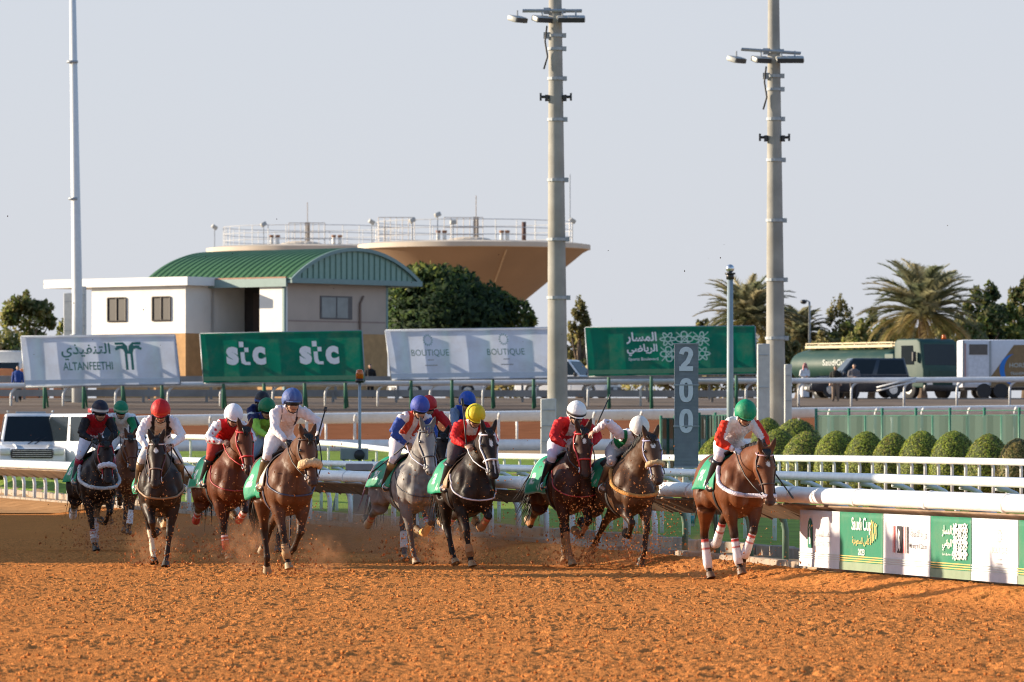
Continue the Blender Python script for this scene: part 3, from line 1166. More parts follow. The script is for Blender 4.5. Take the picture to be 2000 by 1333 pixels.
def make_horse(P, label):
    root = empty('racehorse')
    tag(root, label, 'horse', 'racehorses galloping on the dirt track')
    coat, point = P['coat'], P.get('point', (0.018, 0.012, 0.01))
    fl = Flesh()
    vy, vz = Vector((0, 1, 0)), Vector((0, 0, 1))
    TR = [(-.98, 1.30, .07, .10), (-.93, 1.28, .15, .20), (-.82, 1.27, .245, .28), (-.62, 1.27, .305, .32), (-.38, 1.235, .29, .32), (-.12, 1.17, .305, .36),
          (.12, 1.15, .31, .40), (.32, 1.18, .295, .415), (.48, 1.20, .27, .39), (.60, 1.20, .235, .31), (.70, 1.19, .17, .22), (.75, 1.18, .09, .12)]
    fl.loft([(Vector((x, 0, z)), vy * a, vz * b) for x, z, a, b in TR], 'trunk', 22)
    for sd in (1, -1):
        fl.mb.ball((.64, sd * .125, 1.06), (.14, .115, .17), 14, 10)
        fl.mb.ball((.44, sd * .20, 1.15), (.20, .11, .29), 14, 10, R=Matrix.Rotation(radians(22), 3, 'Y'))
        fl.mb.ball((-.66, sd * .165, 1.20), (.25, .135, .29), 14, 10)
        fl.mb.ball((-.46, sd * .185, 1.03), (.14, .09, .16), 12, 8)
    # neck
    ny, npi = radians(P.get('neck_yaw', 0)), radians(P.get('neck', 27))
    if 'ear_z' in P:   # carry the head so that the ear tips stand this high
        npi = math.asin(min(.92, (P['ear_z'] - .19 - 1.30) / .84))
    B = Vector((.40, 0, 1.30))
    e = Vector((cos(npi) * cos(ny), cos(npi) * sin(ny), sin(npi)))
    s_ = Vector((-sin(ny), cos(ny), 0))
    n_ = e.cross(s_)
    NL = P.get('neck_len', .84)
    NK = [(0, .19, .34), (.2, .165, .295), (.4, .135, .235), (.6, .112, .185), (.8, .098, .15), (1.0, .09, .125)]
    nsec = [(B + e * NL * t + n_ * (.03 * sin(t * pi)), s_ * a, n_ * b) for t, a, b in NK]
    fl.loft(nsec, 'neck', 18)
    # head
    Q = B + e * NL
    hy, hp = ny + radians(P.get('head_yaw', 0)), radians(P.get('head', 58) + 5)
    he = Vector((cos(hp) * cos(hy), cos(hp) * sin(hy), -sin(hp)))
    hs = Vector((-sin(hy), cos(hy), 0))
    hr = radians(P.get('head_roll', 0))
    hn = he.cross(hs)
    hs, hn = hs * cos(hr) + hn * sin(hr), hn * cos(hr) - hs * sin(hr)
    HL = .70
    HD = [(-.06, .068, .08), (.05, .104, .13), (.18, .130, .165), (.30, .136, .172), (.42, .114, .155), (.55, .085, .125), (.68, .072, .102), (.80, .071, .088), (.90, .076, .082), (.97, .067, .066), (1.02, .04, .038)]

    def hdim(t):
        return np.interp(t, [h[0] for h in HD], [h[1] for h in HD]), np.interp(t, [h[0] for h in HD], [h[2] for h in HD])

    def hcen(t):
        b = hdim(t)[1]
        return Q + he * HL * t + hn * (.085 - b - .03 * max(0, t - .5))

    def hpt(t, ang, off=0.0):
        a, b = hdim(t)
        return hcen(t) + hs * ((a + off) * cos(ang)) + hn * ((b + off) * sin(ang))
    fl.loft([(hcen(t), hs * a, hn * b) for t, a, b in HD], 'head', 16)
    for sd in (1, -1):
        eb = Q + hn * .045 + hs * sd * .062
        ed = (-he * .75 + hn * .42 + hs * sd * P.get('ear', .28)).normalized()
        fl.limb([eb - ed * .03, eb + ed * .05, eb + ed * .115, eb + ed * .175], [.042, (.046, .032), (.037, .025), .011], 'ear', 8)
        # cheek bones, eye sockets
        fl.mb.ball(hpt(.29, .62 if sd > 0 else pi - .62, -.022), .042, 8, 6)
        fl.mb.ball(hpt(.93, .55 if sd > 0 else pi - .55, -.016), .03, 8, 6)
    # legs
    L3 = {}
    hoofs = []
    lowest = 9
    for nm, sd, fore in (('FL', 1, 1), ('FR', -1, 1), ('HL', 1, 0), ('HR', -1, 0)):
        pose = P[nm]
        ang = (FR if fore else HI)[pose] if isinstance(pose, str) else pose
        sy = -sd * ((P.get('narrow', .125)) if fore else .105) + P.get('splay', {}).get(nm, 0)
        if fore:
            a = Vector((.52, sd * .13, 1.22))
            el = Vector((.40, sd * .178, .945))
            kn = el + dirv(ang[0], sy) * .41
            ft = kn + dirv(ang[1], sy) * .30
            co = ft + dirv(ang[2], sy) * .13
            fl.limb([a, el], [.15, .105], 'fore_upper')
            fl.limb([el, el.lerp(kn, .35), el.lerp(kn, .75), kn], [(.105, .12), (.092, .102), .062, .058], 'fore_arm')
            fl.limb([kn + (el - kn).normalized() * .03, kn, kn.lerp(ft, .18), kn.lerp(ft, .55), kn.lerp(ft, .85), ft], [.056, .059, .046, .038, .041, .047], 'cannon')
        else:
            hp_ = Vector((-.66, sd * .14, 1.22))
            st = hp_ + dirv(ang[0], sd * .10) * .34
            hk = st + dirv(ang[1], sy) * .44
            ft = hk + dirv(ang[2], sy) * .37
            co = ft + dirv(ang[3], sy) * .13
            kn = hk
            fl.limb([hp_, hp_.lerp(st, .6), st], [.20, .175, .135], 'thigh')
            fl.limb([st, st.lerp(hk, .3), st.lerp(hk, .7), hk], [.135, (.105, .12), .066, .060], 'gaskin')
            hx = hk + Vector((-.045, 0, .02))
            fl.limb([hx, hk, hk.lerp(ft, .2), hk.lerp(ft, .55), hk.lerp(ft, .85), ft], [.034, .062, .05, .041, .043, .050], 'cannon')
        pd = (co - ft).normalized()
        fl.limb([ft, ft.lerp(co, .5), co], [.047, .037, .047], 'pastern')
        L3[nm] = (kn, ft, co)
        # hoof: toe points forward of the pastern
        fwd = Vector((1, 0, 0)) - pd * pd.x
        fwd = fwd.normalized() if fwd.length > .2 else Vector((0, 0, 1))
        sdv = pd.cross(fwd)
        hb = MB()
        tipc = co + pd * .075 + fwd * .018
        hb.loft([(co - pd * .012, sdv * .043, fwd * .045), (co + pd * .008, sdv * .050, fwd * .054), (tipc, sdv * .062, fwd * .070), (tipc - pd * .012, sdv * .045, fwd * .052)], 14, True, 0, P.get('hoof', (.06, .045, .03)))
        hoofs.append(hb)
        lowest = min(lowest, min(v[2] for v in hb.v))
    wt = {'trunk': .7, 'neck': .6, 'head': .30, 'ear': .15, 'fore_upper': .6, 'fore_arm': .42, 'cannon': .18, 'pastern': .18, 'thigh': .6, 'gaskin': .42}
    me, V, tg, tt = fl.skin(.0165, 7, wt)
    C = np.tile(np.array(coat, float), (len(V), 1))
    nz = vnoise(V, 3.0, P.get('seed', 1))
    C *= (1 + .16 * nz)[:, None]
    pt = np.array(point, float)
    tags = fl.tags

    def blend(mask, col, f):
        f = np.clip(f, 0, 1)[mask][:, None] if isinstance(f, np.ndarray) else f
        C[mask] = C[mask] * (1 - f) + np.array(col)[None] * f
    for t_, f in (('cannon', .92), ('pastern', .95)):
        m = tg == tags.index(t_)
        blend(m, pt, f)
    m = tg == tags.index('fore_arm')
    blend(m, pt, (tt - .45) * 1.8)
    m = tg == tags.index('gaskin')
    blend(m, pt, (tt - .55) * 2)
    m = tg == tags.index('head')
    blend(m, P.get('muzzle', (.02, .014, .012)), (tt - .74) * 5)
    m = tg == tags.index('ear')
    blend(m, pt, tt * .8)
    if P.get('dapple'):
        dp = np.sin(V[:, 0] * 38 + 2 * np.sin(V[:, 2] * 17)) * np.sin(V[:, 2] * 40 + 2 * np.sin(V[:, 0] * 19)) * np.sin(V[:, 1] * 31)
        m = (tg == tags.index('trunk')) | (tg == tags.index('thigh')) | (tg == tags.index('neck'))
        C[m] *= (1 + .28 * dp[m])[:, None]
        C[tg == tags.index('head')] *= 1.35
    for nm, colr, lo in P.get('socks', []):
        kn, ft, co = L3[nm]
        a0 = kn.lerp(ft, lo)
        ax = (co - a0)
        ln = ax.length
        ax.normalize()
        rel = V - np.array(a0)[None]
        al = rel @ np.array(ax)
        rad = np.linalg.norm(rel - np.outer(al, np.array(ax)), axis=1)
        m = (al > 0) & (al < ln + .04) & (rad < .09)
        C[m] = np.array(colr) * (1 + .1 * nz[m])[:, None]
    hq = np.array(he)
    rel = V - np.array(Q)[None]
    al = rel @ hq / HL
    lat = rel @ np.array(hs)
    nor = rel @ np.array(hn)
    front = nor > .0
    for t0, t1, wd in P.get('blaze', []):
        wv = wd * np.sin(np.clip((al - t0) / (t1 - t0), 0, 1) * pi) ** .5 * (1 + .5 * nz)
        m = front & (al > t0) & (al < t1) & (np.abs(lat) < wv)
        C[m] = (.75, .72, .68)
    for sd in (1, -1):
        npos = np.array(hpt(.955, .35 if sd > 0 else pi - .35))
        C[np.linalg.norm(V - npos[None], axis=1) < .026] = (.006, .004, .004)
    mouth = (al > .86) & (al < 1.0) & (np.abs(nor - (-.055)) < .008)
    C[mouth] *= .3
    nrm = np.zeros(len(V) * 3, np.float32)
    me.vertex_normals.foreach_get('vector', nrm)
    big = np.isin(tg, [tags.index(q) for q in ('trunk', 'fore_upper', 'fore_arm', 'thigh', 'gaskin', 'neck')])
    ribs = np.exp(-((V[:, 2] - 1.12) / .16) ** 2) * np.exp(-((V[:, 0] + .12) / .28) ** 2) * np.sin(V[:, 0] * 74 + V[:, 2] * 12)
    groove = -np.exp(-((V[:, 0] - .30 - .35 * (V[:, 2] - 1.1)) / .022) ** 2) * np.exp(-((V[:, 2] - 1.15) / .22) ** 2)
    mid = -np.exp(-(V[:, 1] / .018) ** 2) * (V[:, 0] > .5) * np.exp(-((V[:, 2] - 1.05) / .18) ** 2)
    dsp = .0045 * vnoise(V, 11, P.get('seed', 1)) + .0018 * vnoise(V, 27, P.get('seed', 1) + 3) + .004 * ribs + .014 * groove + .02 * mid
    V = V + nrm.reshape(-1, 3) * (dsp * big)[:, None]
    me.vertices.foreach_set('co', V.astype(np.float32).ravel())
    me.update()
    set_col(me, np.clip(C, .003, 1))
    me.materials.append(M_COAT)
    me.name = 'horse_body'
    link('body', me, root)
    bvh = bvh_of(me)
    for hb in hoofs:
        smooth_by_angle(hb.build('hoof', M_HOOF, root), 40)
    for sd in (1, -1):
        eb = MB()
        eb.ball(hpt(.29, .62 if sd > 0 else pi - .62, .004), (.021, .021, .021), 8, 6)
        eb.build('eye', M_EYE, root, True)
    # mane and tail
    rg = random.Random(P.get('seed', 1) * 7)
    mb = MB()
    mc = P.get('mane', (.012, .009, .008))
    side = P.get('mane_side', 1)
    for k in range(130):
        t = .05 + .93 * k / 130
        a, b = np.interp(t, [q[0] for q in NK], [q[1] for q in NK]), np.interp(t, [q[0] for q in NK], [q[2] for q in NK])
        c = B + e * NL * t + n_ * (.03 * sin(t * pi))
        p0 = c + n_ * (b * .97)
        sdv = s_ * side
        ln = rg.uniform(.10, .17)
        fl_ = rg.uniform(-.02, .09)
        p1 = p0 + n_ * (.035 + .03 * rg.random()) - e * (.03 + fl_ * .5) + sdv * (.02 + .03 * rg.random())
        p2 = c + n_ * (b - ln * .55) + sdv * (a * .75 + .03 * rg.random()) - e * (.05 + fl_)
        mb.tube([p0 - n_ * .03, p1, p2], [.013, .012, .003], 4, True, 0, [x * rg.uniform(.6, 1.6) for x in mc])
    mb.build('mane', M_HAIR, root, True)
    mb = MB()
    for k in range(16):
        p0 = Q + hn * .06 + hs * rg.uniform(-.045, .045) - he * .02
        p1 = p0 + hn * .05 + he * .05 + hs * rg.uniform(-.03, .03) * 1.5
        p2 = Q + he * rg.uniform(.10, .17) + hn * .095 + hs * rg.uniform(-.05, .05)
        mb.tube([p0, p1, p2], [.012, .011, .003], 4, True, 0, [x * rg.uniform(.6, 1.6) for x in mc])
    mb.build('forelock', M_HAIR, root, True)
    tb = MB()
    tsw = P.get('tail_sway', 0)
    for k in range(90):
        q = Vector((rg.gauss(0, .02), rg.gauss(0, .028), rg.gauss(0, .03)))
        p0 = Vector((-.94, 0, 1.42)) + q * .4
        ln = rg.uniform(.7, 1.0)
        pts = [p0, p0 + Vector((-.09, tsw * .03, -.01)) + q, p0 + Vector((-.19, tsw * .12, -.12)) + q * 1.3, p0 + Vector((-.27 * ln, tsw * .30, -.32 * ln)) + q * 1.8, p0 + Vector((-.33 * ln, tsw * .55, -.55 * ln)) + q * 2.3, p0 + Vector((-.40 * ln, tsw * .9, -.76 * ln)) + q * 2.8]
        tb.tube(pts, [.014, .014, .012, .010, .006, .0015], 4, True, 0, [x * rg.uniform(.6, 1.6) for x in mc])
    tb.build('tail', M_HAIR, root, True)

    # ---- tack
    bc = P.get('bridle', (.02, .014, .01))
    br = MB()
    rr = P.get('bridle_r', .011)

    def ring(t, off, tilt=0.0, n=22):
        return [hpt(t + tilt * sin(2 * pi * k / n), 2 * pi * k / n, off) for k in range(n)]
    br.tube(ring(.03, .006, .09), rr, 6, col=P.get('brow', bc), closed=True)
    nbt = .60
    br.tube(ring(nbt, .006, .03), rr, 6, col=P.get('nose_strap', bc), closed=True)
    for sd in (1, -1):
        g = 0.12 if sd > 0 else pi - .12
        br.tube([hpt(t, g + (.35 if sd > 0 else -.35) * (1 - t), .007) for t in (.02, .18, .35, .5, .65, .8)], rr, 6, col=bc)
        bp = hpt(.82, g, .015)
        br.tube([bp + (he * cos(q) + hn * sin(q)) * .034 for q in np.linspace(0, 2 * pi, 12, endpoint=False)], .007, 5, col=(.5, .5, .52), closed=True)
    br.tube(ring(.86, .004)[11:22] + [ring(.86, .004)[0]], rr * .8, 5, col=bc)
    br.build('bridle', M_STRAP, root, True)
    if P.get('fleece'):
        fb = MB()
        fr = P.get('fleece_r', .04)
        N = 26
        pts = [hpt(.56 + .03 * sin(2 * pi * k / N), 2 * pi * k / N, fr * .55) for k in range(N)]
        fb.tube(pts, [fr * (1.0 + .16 * sin(k * 2.3) + .10 * cos(k * 5.1)) * (1 if 0 < k < N / 2 else .55) for k in range(N)], 10, col=P['fleece'], closed=True)
        fb.build('sheepskin_noseband', M_FLEECE, root, True)

    def hug(o, d, off):
        hit = bvh.ray_cast(o + d * 1.2, -d)
        return (hit[0] + d * off) if hit[0] is not None else o + d * .3
    # saddle cloth draped over the back
    x0, x1 = P.get('cloth', (-.46, .16))
    x0 -= .10
    na, nx = 44, 22
    amax = radians(P.get('cloth_drop', 98) + 8)
    grid = []
    for i in range(nx + 1):
        row = []
        fx = i / nx
        for j in range(na + 1):
            a = -amax + 2 * amax * j / na
            x = x0 + (x1 - x0) * fx - (.12 * max(0, abs(a) - .9) * (1 - fx))
            o_ = Vector((x, 0, 1.18))
            d_ = Vector((0, sin(a), cos(a)))
            off = .018 + .012 * max(0, abs(a) - .8) * (1 + sin(fx * 9 + P.get('seed', 1))) + .05 * max(0, abs(a) - 1.2) * (1 - fx)
            row.append(hug(o_, d_, off))
        grid.append(row)
    cb = MB()
    n0 = len(grid[0])
    flat = [p for r in grid for p in r]
    fcs = [(i * n0 + j, i * n0 + j + 1, (i + 1) * n0 + j + 1, (i + 1) * n0 + j) for i in range(nx) for j in range(na)]
    ccol = P.get('cloth_col', EMERALD)
    hw = max(flat, key=lambda p: 0).y
    for p in flat:
        cb.v.append(tuple(p))
    for i in range(nx + 1):
        for j in range(na + 1):
            a = abs(-amax + 2 * amax * j / na) / amax
            fx = i / nx
            c = ccol
            if P.get('logo', True):
                k = sin(fx * 41 + a * 6 + P.get('seed', 1)) * sin(a * 47 + fx * 5)
                if .10 < fx < .30 and .55 < a < .80 and k > -.25:
                    c = (.75, .78, .76)
                if .42 < fx < .62 and .78 < a < .93 and k > .1:
                    c = (.65, .72, .68)
            if a > .965 or fx < .04:
                c = P.get('cloth_edge', ccol)
            cb.c.append(c)
    cb.f += fcs
    cb.m += [0] * len(fcs)
    so_ = cb.build('saddle_cloth', M_SCLOTH, root, True)
    md = so_.modifiers.new('thick', 'SOLIDIFY')
    md.thickness = .008
    md.offset = 1
    # pad under the saddle
    if P.get('pad'):
        pb = MB()
        rows = []
        for i in range(9):
            x = -.06 + .30 * i / 8
            rows.append([hug(Vector((x, 0, 1.18)), Vector((0, sin(a), cos(a))), .032) for a in np.linspace(-1.62, 1.62, 28)])
        pb.v = [tuple(p) for r in rows for p in r]
        pb.c = [P['pad']] * len(pb.v)
        pb.f = [(i * 28 + j, i * 28 + j + 1, i * 28 + j + 29, i * 28 + j + 28) for i in range(8) for j in range(27)]
        pb.m = [0] * len(pb.f)
        o2 = pb.build('saddle_pad', M_SCLOTH, root, True)
        m2 = o2.modifiers.new('thick', 'SOLIDIFY')
        m2.thickness = .012
        m2.offset = 1
    # saddle
    sb = MB()
    rows = []
    for i in range(13):
        x = -.22 + .44 * i / 12
        hw_ = 1.0 - .35 * abs(i / 12 - .55)
        rise = .035 + .045 * (abs(i / 12 - .5) * 2) ** 2.5
        rows.append([hug(Vector((x, 0, 1.18)), Vector((0, sin(a * hw_), cos(a * hw_))), rise) for a in np.linspace(-.85, .85, 15)])
    sb.v = [tuple(p) for r in rows for p in r]
    sb.f = [(i * 15 + j, i * 15 + j + 1, i * 15 + j + 16, i * 15 + j + 15) for i in range(12) for j in range(14)]
    sb.m = [0] * len(sb.f)
    o3 = sb.build('saddle', M_LEATHER, root, True)
    m3 = o3.modifiers.new('thick', 'SOLIDIFY')
    m3.thickness = .02
    m3.offset = 1
    # girth
    gb = MB()
    gb.tube([hug(Vector((.14, 0, 1.15)), Vector((0, sin(a), cos(a))), .006) for a in np.linspace(1.3, 2 * pi - 1.3, 30)], (.006, .035) and [(.006, .04)] * 30, 8, col=P.get('girth', (.03, .03, .032)), up=Vector((1, 0, 0)))
    gb.build('girth', M_STRAP, root, True)
    # breast collar
    if P.get('collar'):
        cc, cr, low = P['collar']
        pts = []
        for a in np.linspace(-1, 1, 31):
            ph = a * 1.75
            d_ = Vector((cos(ph), sin(ph), 0))
            z = low - .05 + .36 * abs(a) ** 1.8
            o_ = Vector((.30, 0, z))
            pts.append(hug(o_, d_, cr * .8))
        k2 = MB()
        k2.tube(pts, [cr * (1 + (.10 * sin(i * 2.7) if cr > .018 else 0)) for i in range(31)], 8, col=cc)
        k2.build('breast_collar', M_FLEECE if cr > .018 else M_STRAP, root, True)
    # bandages
    for nm, c1, c2, lo, hi in P.get('wraps', []):
        kn, ft, co = L3[nm]
        wb = MB()
        a, b = kn.lerp(ft, lo), kn.lerp(ft, 1.0)
        pts, rad = [], []
        for i in range(15):
            t = i / 14
            p = a.lerp(b, t)
            pts.append(p)
            rad.append(.047 + .013 * t + (.003 if i % 2 else 0))
        if hi > 1:
            pts.append(b.lerp(co, .55))
            rad.append(.053)
        wb.tube(pts, rad, 12)
        cs = []
        for i in range(len(pts)):
            cs += [c2 if i in (1, 2, 6) else c1] * 12
        wb.c = cs[:len(wb.v)]
        wb.build('leg_bandage', M_WRAP, root, True)
    info = dict(low=lowest, bit=[hpt(.82, .12, .015), hpt(.82, pi - .12, .015)], Q=Q)
    return root, info


# ------------------------------------------------------------------ jockeys
def ik(a, b, l1, l2, pole):
    d = b - a
    L = min(d.length, (l1 + l2) * .999)
    d.normalize()
    x = (l1 * l1 - l2 * l2 + L * L) / (2 * L)
    h = sqrt(max(l1 * l1 - x * x, 0))
    pl = pole - d * pole.dot(d)
    pl.normalize()
    return a + d * x + pl * h


SKINC = (.42, .24, .16)


def add_hand(mb, wr, fd, up, side, col, curl=1.0, glove=None):
    """palm, four bent fingers and a thumb closing on something held"""
    fd = fd.normalized()
    up = (up - fd * up.dot(fd)).normalized()
    sv = fd.cross(up) * side
    c = glove or col
    mb.loft([(wr - fd * .01, sv * .026, up * .019), (wr + fd * .03, sv * .038, up * .017), (wr + fd * .075, sv * .042, up * .014), (wr + fd * .092, sv * .036, up * .010)], 10, True, 0, c)
    for i, (o, ln) in enumerate(((-.031, .066), (-.011, .075), (.010, .070), (.029, .055))):
        b = wr + fd * .085 + sv * o
        a1 = .55 * curl
        p1 = b + (fd * cos(a1) - up * sin(a1)) * ln * .45
        a2 = 1.7 * curl
        p2 = p1 + (fd * cos(a2) - up * sin(a2)) * ln * .35
        a3 = 2.7 * curl
        p3 = p2 + (fd * cos(a3) - up * sin(a3)) * ln * .28
        mb.tube([b - fd * .012, b, p1, p2, p3], [.0085, .0095, .0090, .0082, .006], 6, True, 0, c)
    tb = wr + fd * .028 - sv * .034
    t1 = tb - sv * .022 + fd * .025 - up * .008
    t2 = t1 + fd * .026 + sv * .006 - up * .020
    mb.tube([tb + sv * .012, tb, t1, t2], [.012, .0125, .0105, .007], 6, True, 0, c)


def make_rider(R, label, info):
    root = empty('person')
    tag(root, label, 'person', 'jockeys riding the racehorses')
    h = R.get('h', 0.0)
    ly = R.get('lean', 0.0)
    fx = R.get('fwd', 0.0)
    hip = Vector((-.16, ly * .2, 1.715 + h * .55))
    ch = Vector((.30 + fx, ly, 1.95 + h + R.get('ch', 0)))
    nk = ch + Vector((.09, ly * .15, .045))
    hc = ch + Vector((.235, ly * .25, .115)) + Vector(R.get('head_off', (0, 0, 0)))
    hyaw, hpit = radians(R.get('yaw', 0)), radians(R.get('pitch', 22))
    f = Vector((cos(hpit) * cos(hyaw), cos(hpit) * sin(hyaw), -sin(hpit)))
    s_ = Vector((-sin(hyaw), cos(hyaw), 0))
    u = f.cross(s_)
    RM = Matrix((f, s_, u)).transposed()
    hands = R.get('hands', ((.72, .09, 1.72), (.72, -.09, 1.72)))
    hl, hr = Vector(hands[0]), Vector(hands[1])
    if not R.get('abs_hands'):
        hl.z += h * .6
        hr.z += h * .6
    J = {}
    for nm, sd, hd in (('L', 1, hl), ('R', -1, hr)):
        sh = ch + Vector((.02, sd * .175, .01))
        v = hd - sh
        if v.length > .52:
            hd = sh + v.normalized() * .52
        el = ik(sh, hd, .285, .265, Vector(R.get('pole' + nm, (-.1, sd * .9, -.55))))
        hj = Vector((-.14, ly * .2 + sd * .095, 1.69 + h * .55))
        an = Vector((-.02 + R.get('foot', 0), sd * .315, 1.19))
        kn = ik(hj, an, .43, .43, Vector((1, sd * .22, .15)))
        J[nm] = (sh, el, hd, hj, kn, an)
    tv = (ch - hip).normalized()
    ts = Vector((0, 1, 0))
    tn = tv.cross(ts)

    def torso(g):
        D = [(-.06, .115, .10), (0.06, .165, .135), (.22, .150, .115), (.45, .150, .115), (.70, .172, .125), (.90, .178, .118), (1.02, .14, .09)]
        L = (ch - hip)
        return [(hip + L * t + tn * (.045 * sin(min(max(t, 0), 1) * pi)), ts * (a + g), tn * (b + g)) for t, a, b in D]
    # ---- the body itself: one skin
    fb = Flesh()
    fb.loft(torso(-.012), 'torso', 14)
    fb.limb([ch + Vector((.0, 0, .0)), nk, hc - u * .05], [.075, .058, .055], 'neck')
    fb.mb.ball(hc, (.098, .076, .115), 14, 10, R=RM)
    fb.mb.ball(hc + f * .035 - u * .07, (.060, .056, .058), 12, 8, R=RM)
    fb.mb.tube([hc + f * .088 - u * .005, hc + f * .112 - u * .045, hc + f * .085 - u * .055], [.012, .018, .012], 6)
    for sd in (1, -1):
        fb.mb.ball(hc + s_ * sd * .078 - u * .02 - f * .01, (.03, .012, .036), 8, 6, R=RM)
        fb.mb.ball(hc + f * .068 + s_ * sd * .042 - u * .045, .03, 8, 6)
    fb.limb([hc - u * .1, hc, hc + u * .1], [.06, .09, .06], 'head', add=False)
    for nm in 'LR':
        sh, el, hd, hj, kn, an = J[nm]
        fb.limb([ch + (sh - ch) * .5, sh, el], [.06, .058, .040], 'arm')
        fb.limb([el, el.lerp(hd, .4), hd], [.040, .038, .026], 'arm')
        fb.limb([hj, hj.lerp(kn, .5), kn], [.10, .075, .055], 'leg')
        fb.limb([kn, kn.lerp(an, .35), an], [.054, .055, .036], 'leg')
        fb.limb([an, an + Vector((.12, 0, -.06)), an + Vector((.19, 0, -.055))], [.038, .036, .028], 'leg')
    me, V, tg, tt = fb.skin(.0125, 3, {'head': .25, 'torso': .5})
    C = np.tile(np.array(R.get('skin', SKINC)), (len(V), 1)) * (1 + .08 * vnoise(V, 20, 2))[:, None]
    rel = V - np.array(hc)[None]
    a_f, a_u, a_s = rel @ np.array(f), rel @ np.array(u), rel @ np.array(s_)
    lips = (a_f > .06) & (np.abs(a_u + .078) < .007) & (np.abs(a_s) < .026)
    C[lips] = (.16, .05, .045)
    brow = (a_f > .06) & (np.abs(a_u - .03) < .006) & (np.abs(np.abs(a_s) - .035) < .02)
    C[brow] *= .25
    if R.get('beard'):
        m = (a_f > .0) & (a_u < -.055) & ~lips
        C[m] = C[m] * .35
    hb = MB()
    gl = R.get('glove')
    for nm, sd in (('L', 1), ('R', -1)):
        sh, el, hd, hj, kn, an = J[nm]
        upv = Vector((.25, sd * .75, .6))
        add_hand(hb, hd - (hd - el).normalized() * .012, (hd - el), upv, -sd, R.get('skin', SKINC), 1.0, gl)
    # hands join the skin mesh
    bm = bmesh.new()
    bm.from_mesh(me)
    lay = bm.verts.layers.float_color.new('col')
    bm.verts.ensure_lookup_table()
    for i, v in enumerate(bm.verts):
        v[lay] = (*C[i], 1)
    vs = [bm.verts.new(p) for p in hb.v]
    for v, c in zip(vs, hb.c):
        v[lay] = (*c, 1)
    for fc in hb.f:
        try:
            fq = bm.faces.new([vs[i] for i in fc])
            fq.smooth = True
        except ValueError:
            pass
    bm.to_mesh(me)
    bm.free()
    me.materials.append(M_SKIN)
    link('body', me, root)
    for sd in (1, -1):
        eb = MB()
        eb.ball(hc + f * .086 + s_ * sd * .034 + u * .012, .012, 8, 6)
        eb.build('eye', M_EYE, root, True)
    # ---- silks
    fj = Flesh()
    fj.loft(torso(.012), 'torso', 16)
    fj.limb([nk + Vector((-.07, 0, -.03)), nk + Vector((.01, 0, .012))], [.10, .072], 'collar')
    for nm in 'LR':
        sh, el, hd, hj, kn, an = J[nm]
        fj.limb([ch.lerp(sh, .4), sh], [.085, .082], 'sleeve' + nm, t0=0, t1=.12)
        fj.limb([sh, sh.lerp(el, .5), el], [.082, .074, .060], 'sleeve' + nm, t0=.12, t1=.55)
        w_ = el.lerp(hd, .93)
        fj.limb([el, el.lerp(hd, .3), el.lerp(hd, .7), w_], [.060, .058, .046, .036], 'sleeve' + nm, t0=.55, t1=1)
    me, V, tg, tt = fj.skin(.0135, 3, {})
    # wind folds
    dl = .006 * (np.sin(V[:, 0] * 55 + 7 * V[:, 2] + 9 * np.sin(V[:, 1] * 13)) * np.sin(V[:, 2] * 31 + V[:, 1] * 24)) + .004 * vnoise(V, 34, R.get('seed', 1))
    nrm = np.zeros(len(V) * 3, np.float32)
    me.vertex_normals.foreach_get('vector', nrm)
    V = V + nrm.reshape(-1, 3) * dl[:, None]
    me.vertices.foreach_set('co', V.astype(np.float32).ravel())
    C = np.zeros((len(V), 3))
    names = [fj.tags[i] for i in tg]
    sf = R['silk']
    cq = np.array(ch)
    for i in range(len(V)):
        p = V[i]
        C[i] = sf(names[i], float(tt[i]), (p[0] - cq[0], p[1] - cq[1], p[2] - cq[2]))
    set_col(me, C)
    me.materials.append(M_CLOTH)
    me.update()
    link('silk_jersey', me, root)
    # ---- breeches
    fp = Flesh()
    fp.loft([q for q in torso(.016)][:4], 'p', 14)
    for nm in 'LR':
        sh, el, hd, hj, kn, an = J[nm]
        fp.limb([hip.lerp(hj, .6), hj, hj.lerp(kn, .4), hj.lerp(kn, .8), kn, kn.lerp(an, .22)], [.12, .125, .10, .078, .068, .060], 'p')
    me, V, tg, tt = fp.skin(.0145, 4, {})
    V = V + 0
    set_col(me, np.tile(np.array(R.get('breeches', (.74, .74, .76))), (len(V), 1)))
    me.materials.append(M_CLOTH)
    link('breeches', me, root)
    for nm in 'LR':
        sh, el, hd, hj, kn, an = J[nm]
        ff = MB()
        bcol = R.get('boot', (.016, .016, .018))
        tcol = R.get('boot_top', bcol)
        ff.tube([kn.lerp(an, .10), kn.lerp(an, .22), kn.lerp(an, .4), kn.lerp(an, .7), an, an + Vector((0, 0, -.05))], [.069, .067, .064, .053, .048, .044], 12, True, 0, bcol)
        for i in range(24):
            ff.c[i] = tcol
        ff.tube([an + Vector((-.055, 0, -.055)), an + Vector((.0, 0, -.05)), an + Vector((.09, 0, -.062)), an + Vector((.19, 0, -.072))], [(.03, .038), (.045, .045), (.043, .034), (.026, .020)], 12, True, 0, bcol)
        ff.build('boot', pm('boot_leather', None, 0.3, var=.12, vcol=True), root, True)
        ir = MB()
        fo = an + Vector((.09, 0, -.105))
        ir.tube([fo + Vector((0, .062 * cos(q), .055 + .07 * sin(q))) for q in np.linspace(-.8, pi + .8, 12)], .008, 6, closed=True)
        ir.tube([fo + Vector((0, 0, .12)), Vector((.06, .27 * (1 if nm == 'L' else -1), 1.40))], .008, 5)
        ir.build('stirrup', M_CHROME, root, True)
    # ---- helmet with silk cap
    hm = MB()
    hcn = hc + u * .045 - f * .012
    hcols = R['cap']
    rings, cols = [], []
    nseg = 32
